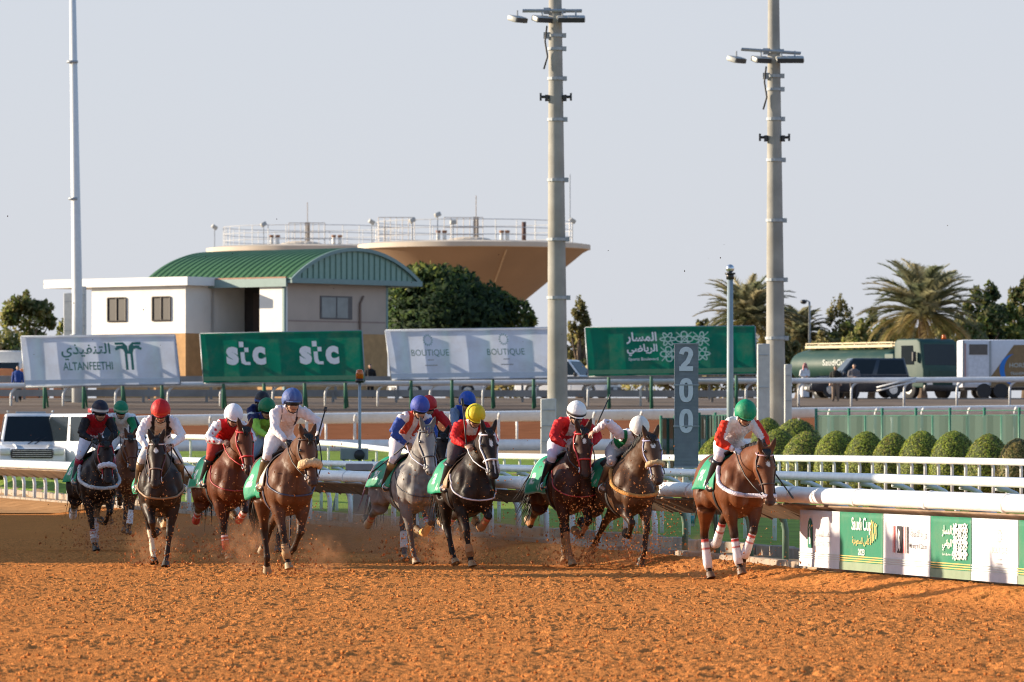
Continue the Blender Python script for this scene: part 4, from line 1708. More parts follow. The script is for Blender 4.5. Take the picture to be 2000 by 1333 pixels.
    for i in range(13):
        th = -0.42 + (pi / 2 + .42) * i / 12
        k = max(cos(th), .02)
        rg, rc = [], []
        for j in range(nseg):
            a = 2 * pi * j / nseg
            seam = 1 + .012 * (1 - min(1, abs(sin(a * 2)) * 5)) if th > 0 else 1
            fwd = cos(a)
            low = sin(th) if th > 0 else sin(th) * (1.0 if fwd < .3 else .35)
            rg.append(hcn + f * (.160 * k * fwd * seam) + s_ * (.138 * k * sin(a) * seam) + u * (.158 * low * (seam if th > .5 else 1)))
            rc.append(hcols(th, a))
        rings.append(rg)
        cols += rc
    hm.rings(rings, True, 0)
    hm.c = cols
    # peak
    pr = []
    for dn in (0, 1):
        for r_ in (.130, .180):
            row = []
            for j in range(13):
                a = -1.05 + 2.1 * j / 12
                row.append(hcn + f * (r_ * cos(a) * (1.0 if r_ < .15 else 1 - .10 * abs(a))) + s_ * (.130 * sin(a) * (1 if r_ < .15 else .93)) - u * (.0 + (.022 if r_ > .15 else 0) + .006 * dn))
            pr.append(row)
    base = len(hm.v)
    pc = R.get('peak', hcols(.2, 0))
    hm.add([p for r in pr for p in r], [(j, j + 1, 14 + j, 13 + j) for j in range(12)] + [(26 + j + 1, 26 + j, 39 + j, 40 + j) for j in range(12)] + [(13 + j, 14 + j, 40 + j, 39 + j) for j in range(12)], 0, pc)
    hm.build('helmet', pm('cap_silk', None, 0.55, var=.08, scale=9, vcol=True, bump=.4, bscale=22, spec=.3, dirt=(.34, .17, .08), dirt_amt=.18, dirt_scale=9), root, True)
    gg = MB()
    rows = []
    for z in (-.032, -.018, .020, .030):
        k = 1.0 if -.02 < z < .025 else .93
        rows.append([hc + f * (.124 * k * cos(a)) + s_ * (.096 * k * sin(a)) + u * (z + .004) for a in np.linspace(-1.45, 1.45, 15)])
    gg.rings(rows, False, 0, False)
    go = gg.build('goggles', R.get('goggle', M_GLASS), root, True)
    m4 = go.modifiers.new('thick', 'SOLIDIFY')
    m4.thickness = .012
    st = MB()
    for sd in (1, -1):
        st.tube([hc + s_ * sd * .088 + u * .01 - f * .01, hc + s_ * sd * .082 - u * .05 + f * .01, hc + s_ * sd * .05 - u * .115 + f * .05, hc - u * .132 + f * .06], .007, 5, col=(.02, .02, .02))
    st.build('chin_strap', M_STRAP, root, True)
    # reins from the hands to the bit
    rb = MB()
    for (hd, bt, sd) in ((J['L'][2], info['bit'][0], 1), (J['R'][2], info['bit'][1], -1)):
        if R.get('free') == ('L' if sd > 0 else 'R'):
            hd = J['R' if sd > 0 else 'L'][2]
        md_ = hd.lerp(bt, .5) + Vector((0, sd * .05, -.035))
        rb.tube([hd, hd.lerp(md_, .5) + Vector((0, sd * .012, -.006)), md_, md_.lerp(bt, .5) + Vector((0, sd * .012, .0)), bt], .0085, 5, col=R.get('rein', (.03, .02, .016)))
    info['reins'] = rb
    info['J'] = J
    info['head'] = hc
    return root


def riding_crop(pts, label, col=(.02, .02, .022), tip=(.03, .03, .03)):
    m = MB()
    p = [Vector(q) for q in pts]
    a, b = p[0], p[-1]
    d = (b - a).normalized()
    root = empty('riding_crop')
    tag(root, label, 'whip', 'riding crops in the jockeys\' hands')
    m.tube([a.lerp(b, .0), a.lerp(b, .3), a.lerp(b, .85)], [.012, .011, .009], 7, col=col)
    m.build('shaft', M_STRAP, root, True)
    g = MB()
    g.tube([a - d * .06, a - d * .05, a + d * .10, a + d * .11], [.008, .0125, .0115, .008], 8, col=(.015, .015, .015))
    g.build('handle', M_STRAP, root, True)
    t = MB()
    t.tube([a.lerp(b, .84), a.lerp(b, .87), b], [(.008, .008), (.022, .009), (.020, .008)], 8, col=tip)
    t.build('flap', M_STRAP, root, True)
    return root

# ------------------------------------------------------------------ floodlight masts
def at(px, d):
    return Vector(((px - 1000) / F * d, d, gzl((px - 1000) / F * d, d)))


M_LAMP = pm('lamp_housing', (.42, .42, .40), .5, metal=.2, var=.1)
M_LENS = pm('lamp_lens', (.03, .034, .042), .5, var=.05)


def mast(pxb, pxt, d, wpx_b, wpx_t, ytop, arm_y, label, shift=0):
    k = F / d
    b = at(pxb, d)
    zt = CH + (HZ - ytop) / k
    xt = (pxt - 1000) / k
    root = empty('floodlight_mast', (0, 0, 0))
    tag(root, label, 'mast', 'tall concrete floodlight masts')
    m = MB()
    pts, rad = [], []
    for i in range(13):
        f = i / 12
        pts.append(Vector((b.x + (xt - b.x) * f, d, b.z - .3 + (zt - b.z + .3) * f)))
        rad.append((wpx_b + (wpx_t - wpx_b) * f) / k / 2)
    m.tube(pts, rad, 10, up=Vector((.3, 1, 0)))
    smooth_by_angle(m.build('pole', M_CONC, root), 50)
    X = lambda y: b.x + (xt - b.x) * ((CH + (HZ - y) / k) - b.z) / (zt - b.z)
    Z = lambda y: CH + (HZ - y) / k
    R_ = lambda y: (wpx_b + (wpx_t - wpx_b) * ((Z(y) - b.z) / (zt - b.z))) / k / 2
    # clamp rings
    for dy in (0, 48, 74, 132, 212, 330, 446, 560):
        y = arm_y + dy
        m = MB()
        r = R_(y)
        m.tube([Vector((X(y), d, Z(y) - .05)), Vector((X(y), d, Z(y) + .05))], r + .035, 14)
        m.box((X(y) + r + .05, d - .05, Z(y)), (.16, .14, .16))
        if dy in (0, 48):
            m.box((X(y) - r - .06, d - .05, Z(y)), (.22, .2, .22))
        m.build('clamp', M_GREYMET, root)
    y = arm_y + 168
    for sd in (-1, 1):
        m = MB()
        r = R_(y)
        m.tube([Vector((X(y) + sd * r * .8, d - .1, Z(y))), Vector((X(y) + sd * (r + .28), d - .1, Z(y)))], .05, 8)
        m.box((X(y) + sd * (r + .26), d - .1, Z(y)), (.07, .2, .26))
        m.box((X(y) + sd * (r + .05), d - .1, Z(y) - .04), (.12, .2, .22))
        m.build('bracket', M_BLACK, root)
    m = MB()
    xa = X(arm_y)
    tilt = shift / k
    m.tube([Vector((xa - 64 / k, d - .3, Z(arm_y) + tilt)), Vector((xa + 52 / k, d - .3, Z(arm_y) - tilt))], .05, 6)
    m.tube([Vector((xa - 64 / k, d + .2, Z(arm_y) + tilt)), Vector((xa + 52 / k, d + .2, Z(arm_y) - tilt))], .045, 6)
    m.build('cross_arm', M_GREYMET, root)
    for ox, rot, big in ((-74, 1, 1), (-26, .6, 1), (40, 0, 1), (14, .1, .6)):
        lx = xa + ox / k
        lz = Z(arm_y + 17 - shift * ox / 60 * -1 * .0)
        m = MB()
        Rm = Matrix.Rotation(rot * .9, 3, 'Z') @ Matrix.Rotation(radians(16), 3, 'X')
        m.box((lx, d - .35, lz), (.66 * big, .42, .20), Rm, 0)
        h_ = bevel(m.build('lamp', M_LAMP, root), .05, 2)
        m = MB()
        m.box(Vector((lx, d - .35, lz)) + Rm @ Vector((0, -.215, -.0)), (.60 * big, .03, .16), Rm)
        m.build('lens', M_LENS, h_)
        m = MB()
        m.tube([Vector((lx, d - .3, lz + .12)), Vector((lx, d - .3, Z(arm_y)))], .035, 6)
        m.build('hanger', M_GREYMET, h_)
    m = MB()
    yy = arm_y + 30
    m.tube([Vector((X(yy) - R_(yy) - .05, d - .2, Z(yy))), Vector((X(yy) - R_(yy) - .12, d - .25, Z(yy + 30))), Vector((X(yy) - R_(yy) - .03, d - .2, Z(yy + 60))), Vector((X(yy) - R_(yy) - .16, d - .2, Z(yy + 84)))], .035, 6)
    m.build('cable', M_DARK, root, True)
    return root, X, Z, k


M_CAB = pm('cabinet_paint', (.50, .51, .50), .6, var=.1)
rB, XB, ZB, kB = mast(1090, 1084, 200, 45, 25, -60, 22, 'concrete floodlight mast nearer the middle, behind the white-capped rider')
rC, XC, ZC, kC = mast(1516, 1510.5, 205, 43, 21, -80, 101, 'concrete floodlight mast behind the leading green-capped jockey', 4)


def cabinet(px0, px1, y0, y1, d, label, dep=.5):
    a, b = W(px0, y0, d), W(px1, y1, d)
    g = gzl((a.x + b.x) / 2, d)
    root = empty('equipment_cabinet', (0, 0, 0))
    tag(root, label, 'cabinet', 'tall grey cabinets at the foot of the masts')
    m = MB()
    m.box(((a.x + b.x) / 2, d, (a.z + g) / 2), (b.x - a.x, dep, a.z - g))
    bevel(m.build('housing', M_CAB, root), .02, 1)
    m = MB()
    for z in np.linspace(g + .6, a.z - .4, 4):
        m.box(((a.x + b.x) / 2, d - dep / 2 - .01, z), (b.x - a.x - .06, .03, .03))
    m.build('seam', M_GREYMET, root)


cabinet(1056, 1086, 779, 880, 198, 'light grey cabinet at the foot of the middle concrete mast', .6)
cabinet(1479, 1503, 672, 830, 203, 'taller pale cabinet left of the right-hand concrete mast', .5)
cabinet(1532, 1546, 712, 830, 204, 'narrow grey cabinet right of the right-hand concrete mast', .4)
# slim white mast on the far left
kA = F / 300
root = empty('floodlight_mast', (0, 0, 0))
tag(root, 'slim white steel mast rising in front of the white building', 'mast')
m = MB()
b = at(151, 270)
kA = F / 270
m.tube([Vector((b.x, 270, b.z - .3)), Vector((b.x, 270, CH + (HZ - 590) / kA)), Vector(((141 - 1000) / kA, 270, CH + (HZ + 60) / kA))], [.26, .25, .15], 14)
m.build('pole', pm('white_steel', (.66, .68, .68), .45, var=.05), root, True)
m = MB()
for z in (6.5, 13, 19.5):
    m.tube([Vector((b.x - .012 * z, 270, z)), Vector((b.x - .012 * z, 270, z + .12))], .27, 14)
m.build('sleeve', M_GREYMET, root, True)
for (p0, p1, y0, lab) in ((125, 143, 573, 'pale cabinet left of the slim white mast'), (150, 168, 560, 'grey cabinet right of the slim white mast')):
    cabinet(p0, p1, y0, 660, 271 if p0 < 140 else 272, lab, .45)

# ------------------------------------------------------------------ the 200 marker
dS = 106.0
kS = F / dS
root = empty('distance_marker', (0, 0, 0))
tag(root, 'grey mesh distance post with the number 200 running down it', 'sign')
g0 = gzl((1345 - 1000) / kS, dS)
m = MB()
x0, x1 = (1317 - 1000) / kS, (1364 - 1000) / kS
zt, zb = CH + (HZ - 672) / kS, CH + (HZ - 913) / kS
M_MESHP = pm('grey_mesh_panel', (.25, .28, .33), .6, var=.06)
m.box(((x0 + x1) / 2, dS, (zt + zb) / 2), (x1 - x0, .05, zt - zb))
m.build('panel', M_MESHP, root)
m = MB()
nh = 90
for k in range(nh):
    z = zb + (zt - zb) * (k + .5) / nh
    m.box(((x0 + x1) / 2, dS - .03, z), (x1 - x0, .012, .010))
for k in range(22):
    x = x0 + (x1 - x0) * (k + .5) / 22
    m.box((x, dS - .032, (zt + zb) / 2), (.006, .010, zt - zb))
m.build('mesh_grid', pm('grid_paint', (.27, .30, .33), .6), root)
m = MB()
for z in (zb, zb + (zt - zb) / 3, zb + (zt - zb) * 2 / 3, zt):
    m.box(((x0 + x1) / 2, dS - .03, z), (x1 - x0 + .03, .05, .025))
m.build('crossbar', M_GREYMET, root)
for k, ch in enumerate('200'):
    yb = (725, 786, 846)[k]
    M_NUM = pm('number_paint', (.70, .73, .77), .5, var=.03)
    nw, nh_, st = 27 / kS, 47 / kS, 9.2 / kS
    if ch == '0':
        pl = []
        for q in range(36):
            a0, a1 = 2 * pi * q / 36, 2 * pi * (q + 1) / 36
            e = lambda a, rx, ry: (nw / 2 + rx * math.copysign(abs(cos(a)) ** .8, cos(a)), nh_ / 2 + ry * math.copysign(abs(sin(a)) ** .8, sin(a)))
            pl.append([e(a0, nw / 2, nh_ / 2), e(a1, nw / 2, nh_ / 2), e(a1, nw / 2 - st, nh_ / 2 - st * .95), e(a0, nw / 2 - st, nh_ / 2 - st * .95)])
    else:
        ctr = [(st * .5, nh_ * .74)] + [(nw / 2 + (nw / 2 - st / 2) * cos(a), nh_ * .715 + (nh_ * .285 - st / 2) * sin(a)) for a in np.linspace(pi * .92, -.5, 14)] + [(nw * .62, nh_ * .40), (nw * .28, nh_ * .20)]
        pl = stroke(ctr, st) + [[(0, 0), (nw, 0), (nw, st), (0, st)], [(0, 0), (st * 1.1, 0), (nw * .45, nh_ * .30), (nw * .20, nh_ * .26), (0, nh_ * .12)]]
    flat('lettering', pl, (x0 + 9.5 / kS, dS - .045, CH + (HZ - yb) / kS), (1, 0, 0), (0, 0, 1), M_NUM, root, .003)
xc = (1346 - 1000) / kS
m = MB()
m.tube([Vector((xc, dS + .09, g0 - .1)), Vector((xc, dS + .09, zt - .1))], .105, 16)
m.build('pole', M_POST, root, True)
m = MB()
for z0, z1 in ((CH + (HZ - 958) / kS, CH + (HZ - 944) / kS), (CH + (HZ - 1023) / kS, CH + (HZ - 1008) / kS)):
    m.tube([Vector((xc, dS + .09, z0)), Vector((xc, dS + .09, z1))], .109, 16)
m.build('band', pm('teal_paint', (.05, .26, .26), .5), root, True)

# slim pole with a chrome ball camera
dP = 160.0
kP = F / dP
root = empty('camera_pole', (0, 0, 0))
tag(root, 'slim grey pole topped by a shiny ball behind the distance marker', 'pole')
xc = (1426 - 1000) / kP
m = MB()
m.tube([Vector((xc, dP, gzl(xc, dP) - .2)), Vector((xc, dP, CH + (HZ - 545) / kP))], [.105, .085], 14)
m.build('pole', pm('blue_grey_paint', (.25, .31, .35), .5, var=.06), root, True)
m = MB()
z = CH + (HZ - 540) / kP
m.tube([Vector((xc, dP, z - .09)), Vector((xc, dP, z + .09))], [.11, .11], 14)
m.tube([Vector((xc, dP, z + .05)), Vector((xc, dP, z + .10))], [.15, .15], 14)
m.build('collar', M_BLACK, root, True)
m = MB()
z = CH + (HZ - 525) / kP
m.ball((xc, dP, z), .12, 16, 12)
m.build('ball', M_CHROME, root, True)

# beacon trailer on the turf and the gate pillar
dT = 128.0
kT = F / dT
root = empty('beacon_stand', (0, 0, 0))
tag(root, 'thin wheeled stand with an orange warning beacon on top', 'warning light')
xc = (702.5 - 1000) / kT
m = MB()
m.tube([Vector((xc, dT, .9)), Vector((xc, dT, CH + (HZ - 748) / kT))], .036, 10)
m.build('pole', M_GREYMET, root, True)
m = MB()
z = CH + (HZ - 748) / kT
m.tube([Vector((xc, dT, z)), Vector((xc, dT, z + .09))], .095, 14)
m.build('lamp_base', M_BLACK, root, True)
m = MB()
m.loft([(Vector((xc, dT, z + .09)), Vector((.088, 0, 0)), Vector((0, .088, 0))), (Vector((xc, dT, z + .22)), Vector((.086, 0, 0)), Vector((0, .086, 0))), (Vector((xc, dT, z + .285)), Vector((.07, 0, 0)), Vector((0, .07, 0))), (Vector((xc, dT, z + .30)), Vector((.03, 0, 0)), Vector((0, .03, 0)))], 16)
m.build('lamp', pm('orange_lens', (.75, .16, .008), .15, var=.1, coat=.8, trans=.25), root, True)
m = MB()
m.box((xc - .12, dT, 1.42), (.62, .4, .26))
m.tube([Vector((xc - .35, dT, 1.3)), Vector((xc - .6, dT - .1, .15))], .03, 6)
m.tube([Vector((xc + .3, dT, 1.3)), Vector((xc + .5, dT - .1, .15))], .03, 6)
m.tube([Vector((xc, dT, 1.3)), Vector((xc, dT + .4, .15))], .03, 6)
bevel(m.build('base', pm('dull_green_grey', (.22, .25, .25), .6), root), .015, 1)
m = MB()
m.tube([Vector((xc, dT - .25, 1.40)), Vector((xc, dT - .15, 1.40))], .12, 16)
m.build('wheel', M_DARK, root, True)

gp = at(700, 113)
kG = F / 113
root = empty('gate_pillar', (0, 0, 0))
tag(root, 'squat mauve-grey concrete pillar standing just behind the near rail', 'pillar')
m = MB()
zt = CH + (HZ - 907) / kG
xg = gp.x + .05
m.box((xg, 113, (zt + .05) / 2 - .05), (.30, .3, zt - .12))
m.build('shaft', pm('pillar_plaster', (.33, .235, .20), .9, var=.15, scale=2), root)
m = MB()
m.box((xg - .03, 113, zt - .06), (.54, .42, .14))
bevel(m.build('cap', pm('pillar_cap', (.30, .24, .25), .85, var=.1), root), .015, 1)

# ------------------------------------------------------------------ leaves
def leaf_cloud(m, c, r, n, size, cols, rg, flat=.6, hollow=.35):
    c = Vector(c)
    for _ in range(n):
        while True:
            p = Vector((rg.uniform(-1, 1), rg.uniform(-1, 1), rg.uniform(-1, 1)))
            if hollow < p.length < 1:
                break
        q = c + Vector((p.x * r[0], p.y * r[1], p.z * r[2]))
        a = Vector((rg.gauss(0, 1), rg.gauss(0, 1), rg.gauss(0, 1))).normalized()
        b = a.cross(Vector((rg.gauss(0, 1), rg.gauss(0, 1), rg.gauss(0, 1)))).normalized()
        s = size * rg.uniform(.6, 1.5)
        col = rg.choice(cols)
        kk = rg.uniform(.7, 1.3)
        m.add([q - a * s, q + b * s * .5, q + a * s, q - b * s * .5], [(0, 1, 2, 3)], 0, [x * kk for x in col])


M_LEAF = pm('foliage', None, .65, var=.15, scale=.8, vcol=True, trans=.55)
M_BARK = pm('bark', (.14, .10, .07), .95, var=.3, scale=3, bump=.5, bscale=10)
DK = [(0.047, 0.082, 0.032), (0.066, 0.109, 0.036), (0.036, 0.066, 0.030), (0.092, 0.136, 0.043)]
MID = [(0.194, 0.246, 0.061), (0.264, 0.307, 0.070), (0.140, 0.185, 0.053), (0.334, 0.334, 0.105)]
DRY = [(0.405, 0.331, 0.135), (0.311, 0.270, 0.108), (0.486, 0.392, 0.189), (0.230, 0.223, 0.081)]
OLV = [(0.299, 0.290, 0.114), (0.369, 0.342, 0.140), (0.229, 0.229, 0.096), (0.439, 0.395, 0.176)]


def tree(name, px, ytop, wpx, d, cols, label, group=None, lobes=7, n=600, size=.16, seed=1, base=None, cat='tree', spiky=0.0, extra=None):
    rg = random.Random(seed)
    k = F / d
    g = at(px, d)
    zt = CH + (HZ - ytop) / k
    H_ = zt - g.z
    wd = wpx / k / 2
    root = empty(name, (0, 0, 0))
    tag(root, label, cat, group)
    m = MB()
    th = H_ * .45
    m.tube([g - Vector((0, 0, .2)), g + Vector((wd * .08, 0, th * .6)), g + Vector((-wd * .05, 0, th)), g + Vector((0, 0, H_ * .8))], [.05 * H_, .04 * H_, .03 * H_, .008 * H_], 8)
    for q in range(6):
        a = 2 * pi * q / 6 + rg.random()
        s0 = g + Vector((0, 0, th * rg.uniform(.5, 1.1)))
        m.tube([s0, s0 + Vector((cos(a) * wd * .35, sin(a) * wd * .35, H_ * .14)), s0 + Vector((cos(a) * wd * .7, sin(a) * wd * .7, H_ * .32))], [.02 * H_, .013 * H_, .004 * H_], 5)
    m.build('trunk', M_BARK, root, True)
    m = MB()
    for q in range(lobes):
        f = (q + .5) / lobes
        a = q * 2.4 + rg.random()
        rr = wd * (.62 if q else .2) * rg.uniform(.5, 1.05)
        cz = g.z + H_ * (.30 + .55 * rg.random() * (1 - .35 * (rr / wd)))
        lr = wd * rg.uniform(.34, .58)
        lz = min(lr, H_ * .30) * rg.uniform(.8, 1.15)
        cz = min(cz, zt - lz)
        leaf_cloud(m, (g.x + cos(a) * min(rr, wd - lr * .7), g.y + sin(a) * rr, cz), (lr, lr, lz), n, size, cols, rg)
    lz = H_ * .22
    leaf_cloud(m, (g.x + rg.uniform(-.1, .1) * wd, g.y, zt - lz), (wd * .5, wd * .5, lz), n, size, cols, rg)
    if spiky:
        for q in range(int(20 * spiky)):
            x = rg.uniform(-.8, .8) * wd
            z = zt - H_ * .25 * abs(x / wd) + rg.uniform(-.1, .08) * H_
            leaf_cloud(m, (g.x + x, g.y + rg.uniform(-.3, .3) * wd, z), (wd * rg.uniform(.12, .24), wd * .18, H_ * rg.uniform(.04, .10)), int(n * .3), size * .85, cols, rg, hollow=0)
    for e_ in extra or []:
        leaf_cloud(m, W(e_[0], e_[1], d), (e_[2] / k, e_[2] / k, e_[3] / k), e_[4], size, e_[5], rg)
    puff_normals(m.build('crown', M_LEAF, root), (g.x, g.y, g.z + H_ * .35))
    return root


def palm(px, yc, rpx, d, seed, label, lean=0.0, trunk_r=.22):
    rg = random.Random(seed)
    k = F / d
    g = at(px, d)
    c = W(px, yc, d)
    R_ = rpx / k
    root = empty('palm_tree', (0, 0, 0))
    tag(root, label, 'palm tree', 'date palms behind the far road')
    m = MB()
    N = 14
    m.tube([g.lerp(c, i / N) + Vector((lean * sin(i / N * pi), 0, 0)) for i in range(N + 1)], [trunk_r * (1.25 if i < 2 else 1.0) * (1 + .14 * (i % 2)) for i in range(N + 1)], 9)
    leafb = MB()
    m.build('trunk', M_BARK, root)
    nf = 100
    for q in range(nf):
        az = q * 2.39996 + rg.uniform(-.2, .2)
        el = 1.45 - 1.95 * (q / nf) ** .9 + rg.uniform(-.12, .12)
        L = R_ * rg.uniform(.88, 1.12) * (1.0 if q > 8 else .9)
        droop = rg.uniform(.6, 1.15)
        pts = []
        p = c.copy()
        hd = Vector((cos(az), sin(az), 0))
        ns = 9
        for i in range(ns + 1):
            pts.append(p.copy())
            e2 = el - droop * (i / ns) ** 1.6 * 1.25
            p = p + (hd * cos(e2) + Vector((0, 0, sin(e2)))) * (L / ns)
        m = MB()
        old = q > nf * .74
        cb = rg.choice(DRY if old else [(.25, .25, .14), (.31, .295, .165), (.18, .20, .11), (.40, .35, .20)])
        m.tube(pts, [.045 * (1 - .8 * i / ns) + .006 for i in range(ns + 1)], 4, True, 0, [x * 1.3 for x in cb])
        nl = 50
        for i in range(nl):
            f = .14 + .86 * i / nl
            j = min(int(f * ns), ns - 1)
            b = pts[j].lerp(pts[j + 1], f * ns - j)
            t = (pts[j + 1] - pts[j]).normalized()
            sv = t.cross(Vector((0, 0, 1)))
            sv = sv.normalized() if sv.length > .05 else Vector((1, 0, 0))
            up = sv.cross(t)
            ll = L * .21 * sin(pi * (.12 + .80 * f)) * rg.uniform(.8, 1.2)
            for sd in (1, -1):
                dv = (t * .75 + sv * sd * .8 + up * rg.uniform(.0, .45) - Vector((0, 0, .25 if old else .08))).normalized()
                wv = t * .048 + up * .026
                tip = b + dv * ll
                kk = rg.uniform(.7, 1.3)
                m.add([b - wv, b + wv, tip], [(0, 1, 2)], 0, [x * kk for x in cb])
        m.build('frond', M_LEAF, root)


palm(1802, 612, 128, 330, 4, 'large full date palm above the green tanker truck')
palm(1462, 622, 104, 335, 9, 'date palm half hidden behind the right-hand mast')
palm(1560, 655, 70, 350, 12, 'low date palm just right of the right-hand mast')
tree('tree', 880, 535, 270, 318, DK, 'large dark dense tree beside the green-roofed building', lobes=16, n=900, size=.17, seed=3,
     extra=[(800, 600, 55, 70, 1500, DK), (870, 560, 70, 45, 1500, DK + MID), (800, 560, 45, 35, 900, DK + MID), (950, 610, 60, 55, 1500, DK), (1010, 625, 34, 42, 800, DK + MID), (880, 640, 120, 60, 2500, DK), (830, 535, 45, 22, 500, MID + DK), (985, 590, 22, 20, 260, MID), (1035, 628, 14, 18, 160, MID)])
tree('tree', 58, 585, 120, 320, MID + OLV, 'ragged olive-green tree left of the slim white mast', 'trees beyond the far road', 6, 330, .18, 5, spiky=1)
tree('tree', 10, 640, 100, 318, OLV + MID, 'low olive tree at the very left edge of the picture', 'trees beyond the far road', 5, 320, .18, 6)
tree('tree', 122, 622, 60, 325, MID + OLV, 'small tree half hidden by the slim white mast', 'trees beyond the far road', 4, 240, .18, 8)
tree('tree', 1920, 566, 120, 345, MID + DK + OLV, 'bushy green tree to the right of the large palm', 'trees beyond the far road', 8, 420, .17, 15, spiky=.6)
tree('tree', 2005, 545, 90, 352, DK + OLV, 'taller brownish-green tree cut by the right edge of the picture', 'trees beyond the far road', 6, 360, .18, 16, spiky=.5)
tree('tree', 1640, 592, 60, 350, OLV + DRY, 'thin wispy tree between the right-hand mast and the large palm', 'trees beyond the far road', 5, 110, .13, 17, spiky=1.2)
tree('tree', 1132, 600, 50, 345, OLV + DRY, 'thin scrubby tree just right of the middle mast', 'trees beyond the far road', 5, 130, .14, 18, spiky=1.3)
for i, (px_, y, wd_, c_, lab) in enumerate((
        (1700, 622, 120, OLV + MID, 'yellow-green shrub in front of the large palm'),
        (1610, 655, 100, OLV + DRY, 'dry shrub behind the tank of the truck'),
        (1880, 628, 120, MID + OLV, 'green shrub behind the cab of the truck'),
        (1770, 640, 110, MID + DRY, 'yellowish shrub under the large palm'),
        (1430, 655, 110, OLV + DRY, 'dry shrub under the half hidden palm'),
        (1130, 660, 100, DRY + OLV, 'dry yellow shrub between white and green billboards'),
        (1520, 655, 100, DRY + OLV, 'dry shrub behind the foot of the right-hand mast'),
        (1965, 600, 90, MID, 'green shrub behind the horse trailer'),
        (1745, 632, 90, MID + DRY, 'bright yellow-green shrub left of the large palm trunk'),
        (1660, 640, 110, MID + DRY, 'pale green shrub above the tank of the truck'),
        (1840, 640, 90, MID + OLV, 'pale shrub right of the large palm trunk'),
        (1580, 668, 80, DRY, 'straw-coloured shrub beside the rear of the tanker'),
        (1375, 640, 80, DRY + OLV, 'dry shrub left of the half hidden palm'),
        (1300, 690, 380, DRY + OLV, 'broad dry scrub seen under the green script billboard'),
        (600, 700, 300, OLV + DRY, 'broad scrub seen under the stc billboard'),
        (940, 690, 340, OLV + DRY, 'broad scrub seen under the BOUTIQUE billboard'))):
    tree('shrub', px_, y, wd_, 338 + (i * 7) % 13, c_, lab, 'shrubs beyond the far road', 6 if wd_ < 200 else 10, 260, .17, 30 + i, cat='shrub', spiky=.6 if wd_ < 200 else 0)

# clipped bushes by the turf
M_CLIP = pm('clipped_leaves', None, .6, var=.25, scale=4, vcol=True, trans=.35)
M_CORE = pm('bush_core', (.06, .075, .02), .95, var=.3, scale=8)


def clipped(px, yt, wpx, d, label, seed, cols, group):
    rg = random.Random(seed)
    k = F / d
    x = (px - 1000) / k
    g = gzl(x, d)
    zt = CH + (HZ - yt) / k
    R_ = wpx / k / 2
    H_ = zt - g
    root = empty('clipped_bush', (x, d, g))
    tag(root, label, 'bush', group)
    m = MB()
    n = 4200
    f0 = max(.2, 1 - .95 / H_)
    lump = rg.random() * 6
    prof = lambda f: R_ * max(0, 1 - max(0, (f - f0) / (1 - f0)) ** 2) ** .58 * (1 if f > .25 else .75 + f)
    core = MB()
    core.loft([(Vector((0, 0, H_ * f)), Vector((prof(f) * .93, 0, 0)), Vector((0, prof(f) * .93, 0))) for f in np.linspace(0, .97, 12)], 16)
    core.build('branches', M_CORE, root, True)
    for _ in range(n):
        f = rg.random() ** .75
        a = rg.random() * 2 * pi
        r = prof(f) * rg.uniform(.93, 1.03) * (1 + .04 * sin(3 * a + lump) + .03 * sin(7 * f + lump))
        p = Vector((r * cos(a), r * sin(a), H_ * f * .99 + .015))
        nr = Vector((cos(a) * .8, sin(a) * .8, f)).normalized()
        t = nr.cross(Vector((rg.gauss(0, 1), rg.gauss(0, 1), rg.gauss(0, 1)))).normalized()
        b = (t.cross(nr) + nr * rg.uniform(-.7, .7)).normalized()
        s = rg.uniform(.026, .055)
        c = rg.choice(cols)
        kk = rg.uniform(.65, 1.35)
        m.add([p - t * s * .5, p + b * s, p + t * s * .5, p - b * s * .3], [(0, 1, 2, 3)], 0, [q * kk for q in c])
    puff_normals(m.build('leaves', M_CLIP, root), (0, 0, H_ * .45), .2)


CL = [(0.260, 0.338, 0.039), (0.325, 0.377, 0.046), (0.195, 0.260, 0.033), (0.403, 0.403, 0.065)]
CLb = [(.25, .20, .06), (.28, .20, .08), (.19, .18, .05), (.32, .25, .09)]
bl = ['just right of the leading jockey', 'second in the row from the leading jockey', 'third in the row from the leading jockey', 'fourth in the row from the leading jockey', 'fifth in the row from the leading jockey',
      'third in the row from the right edge', 'second in the row from the right edge', 'browning, last in the row at the right edge']
for i, (px_, yt, wp) in enumerate(((1576, 843, 98), (1634, 842, 94), (1692, 843, 88), (1746, 846, 82), (1801, 842, 92), (1863, 842, 96), (1931, 848, 92), (1988, 857, 84))):
    clipped(px_, yt, wp, 174 - i * 2.2, 'dome-clipped green bush behind the white rail, ' + bl[i], 50 + i, CLb if i == 7 else CL + ([CLb[0]] if i % 3 == 0 else []), 'row of dome-clipped bushes')
for i, (px_, yt, wp, lab) in enumerate(((1520, 838, 90, 'dark clipped bush behind the leading jockey'), (1555, 818, 100, 'tall yellow-green hedge bush left of the green fence'), (1500, 816, 70, 'tall yellow-green hedge bush beside the green cap'), (1400, 850, 60, 'yellowish bush left of the leading jockey'), (1385, 862, 50, 'small brownish bush beside the distance marker'))):
    clipped(px_, yt, wp, 182 + i * 2, lab, 70 + i, CL + [(.17, .19, .035)], 'hedge bushes by the turf')

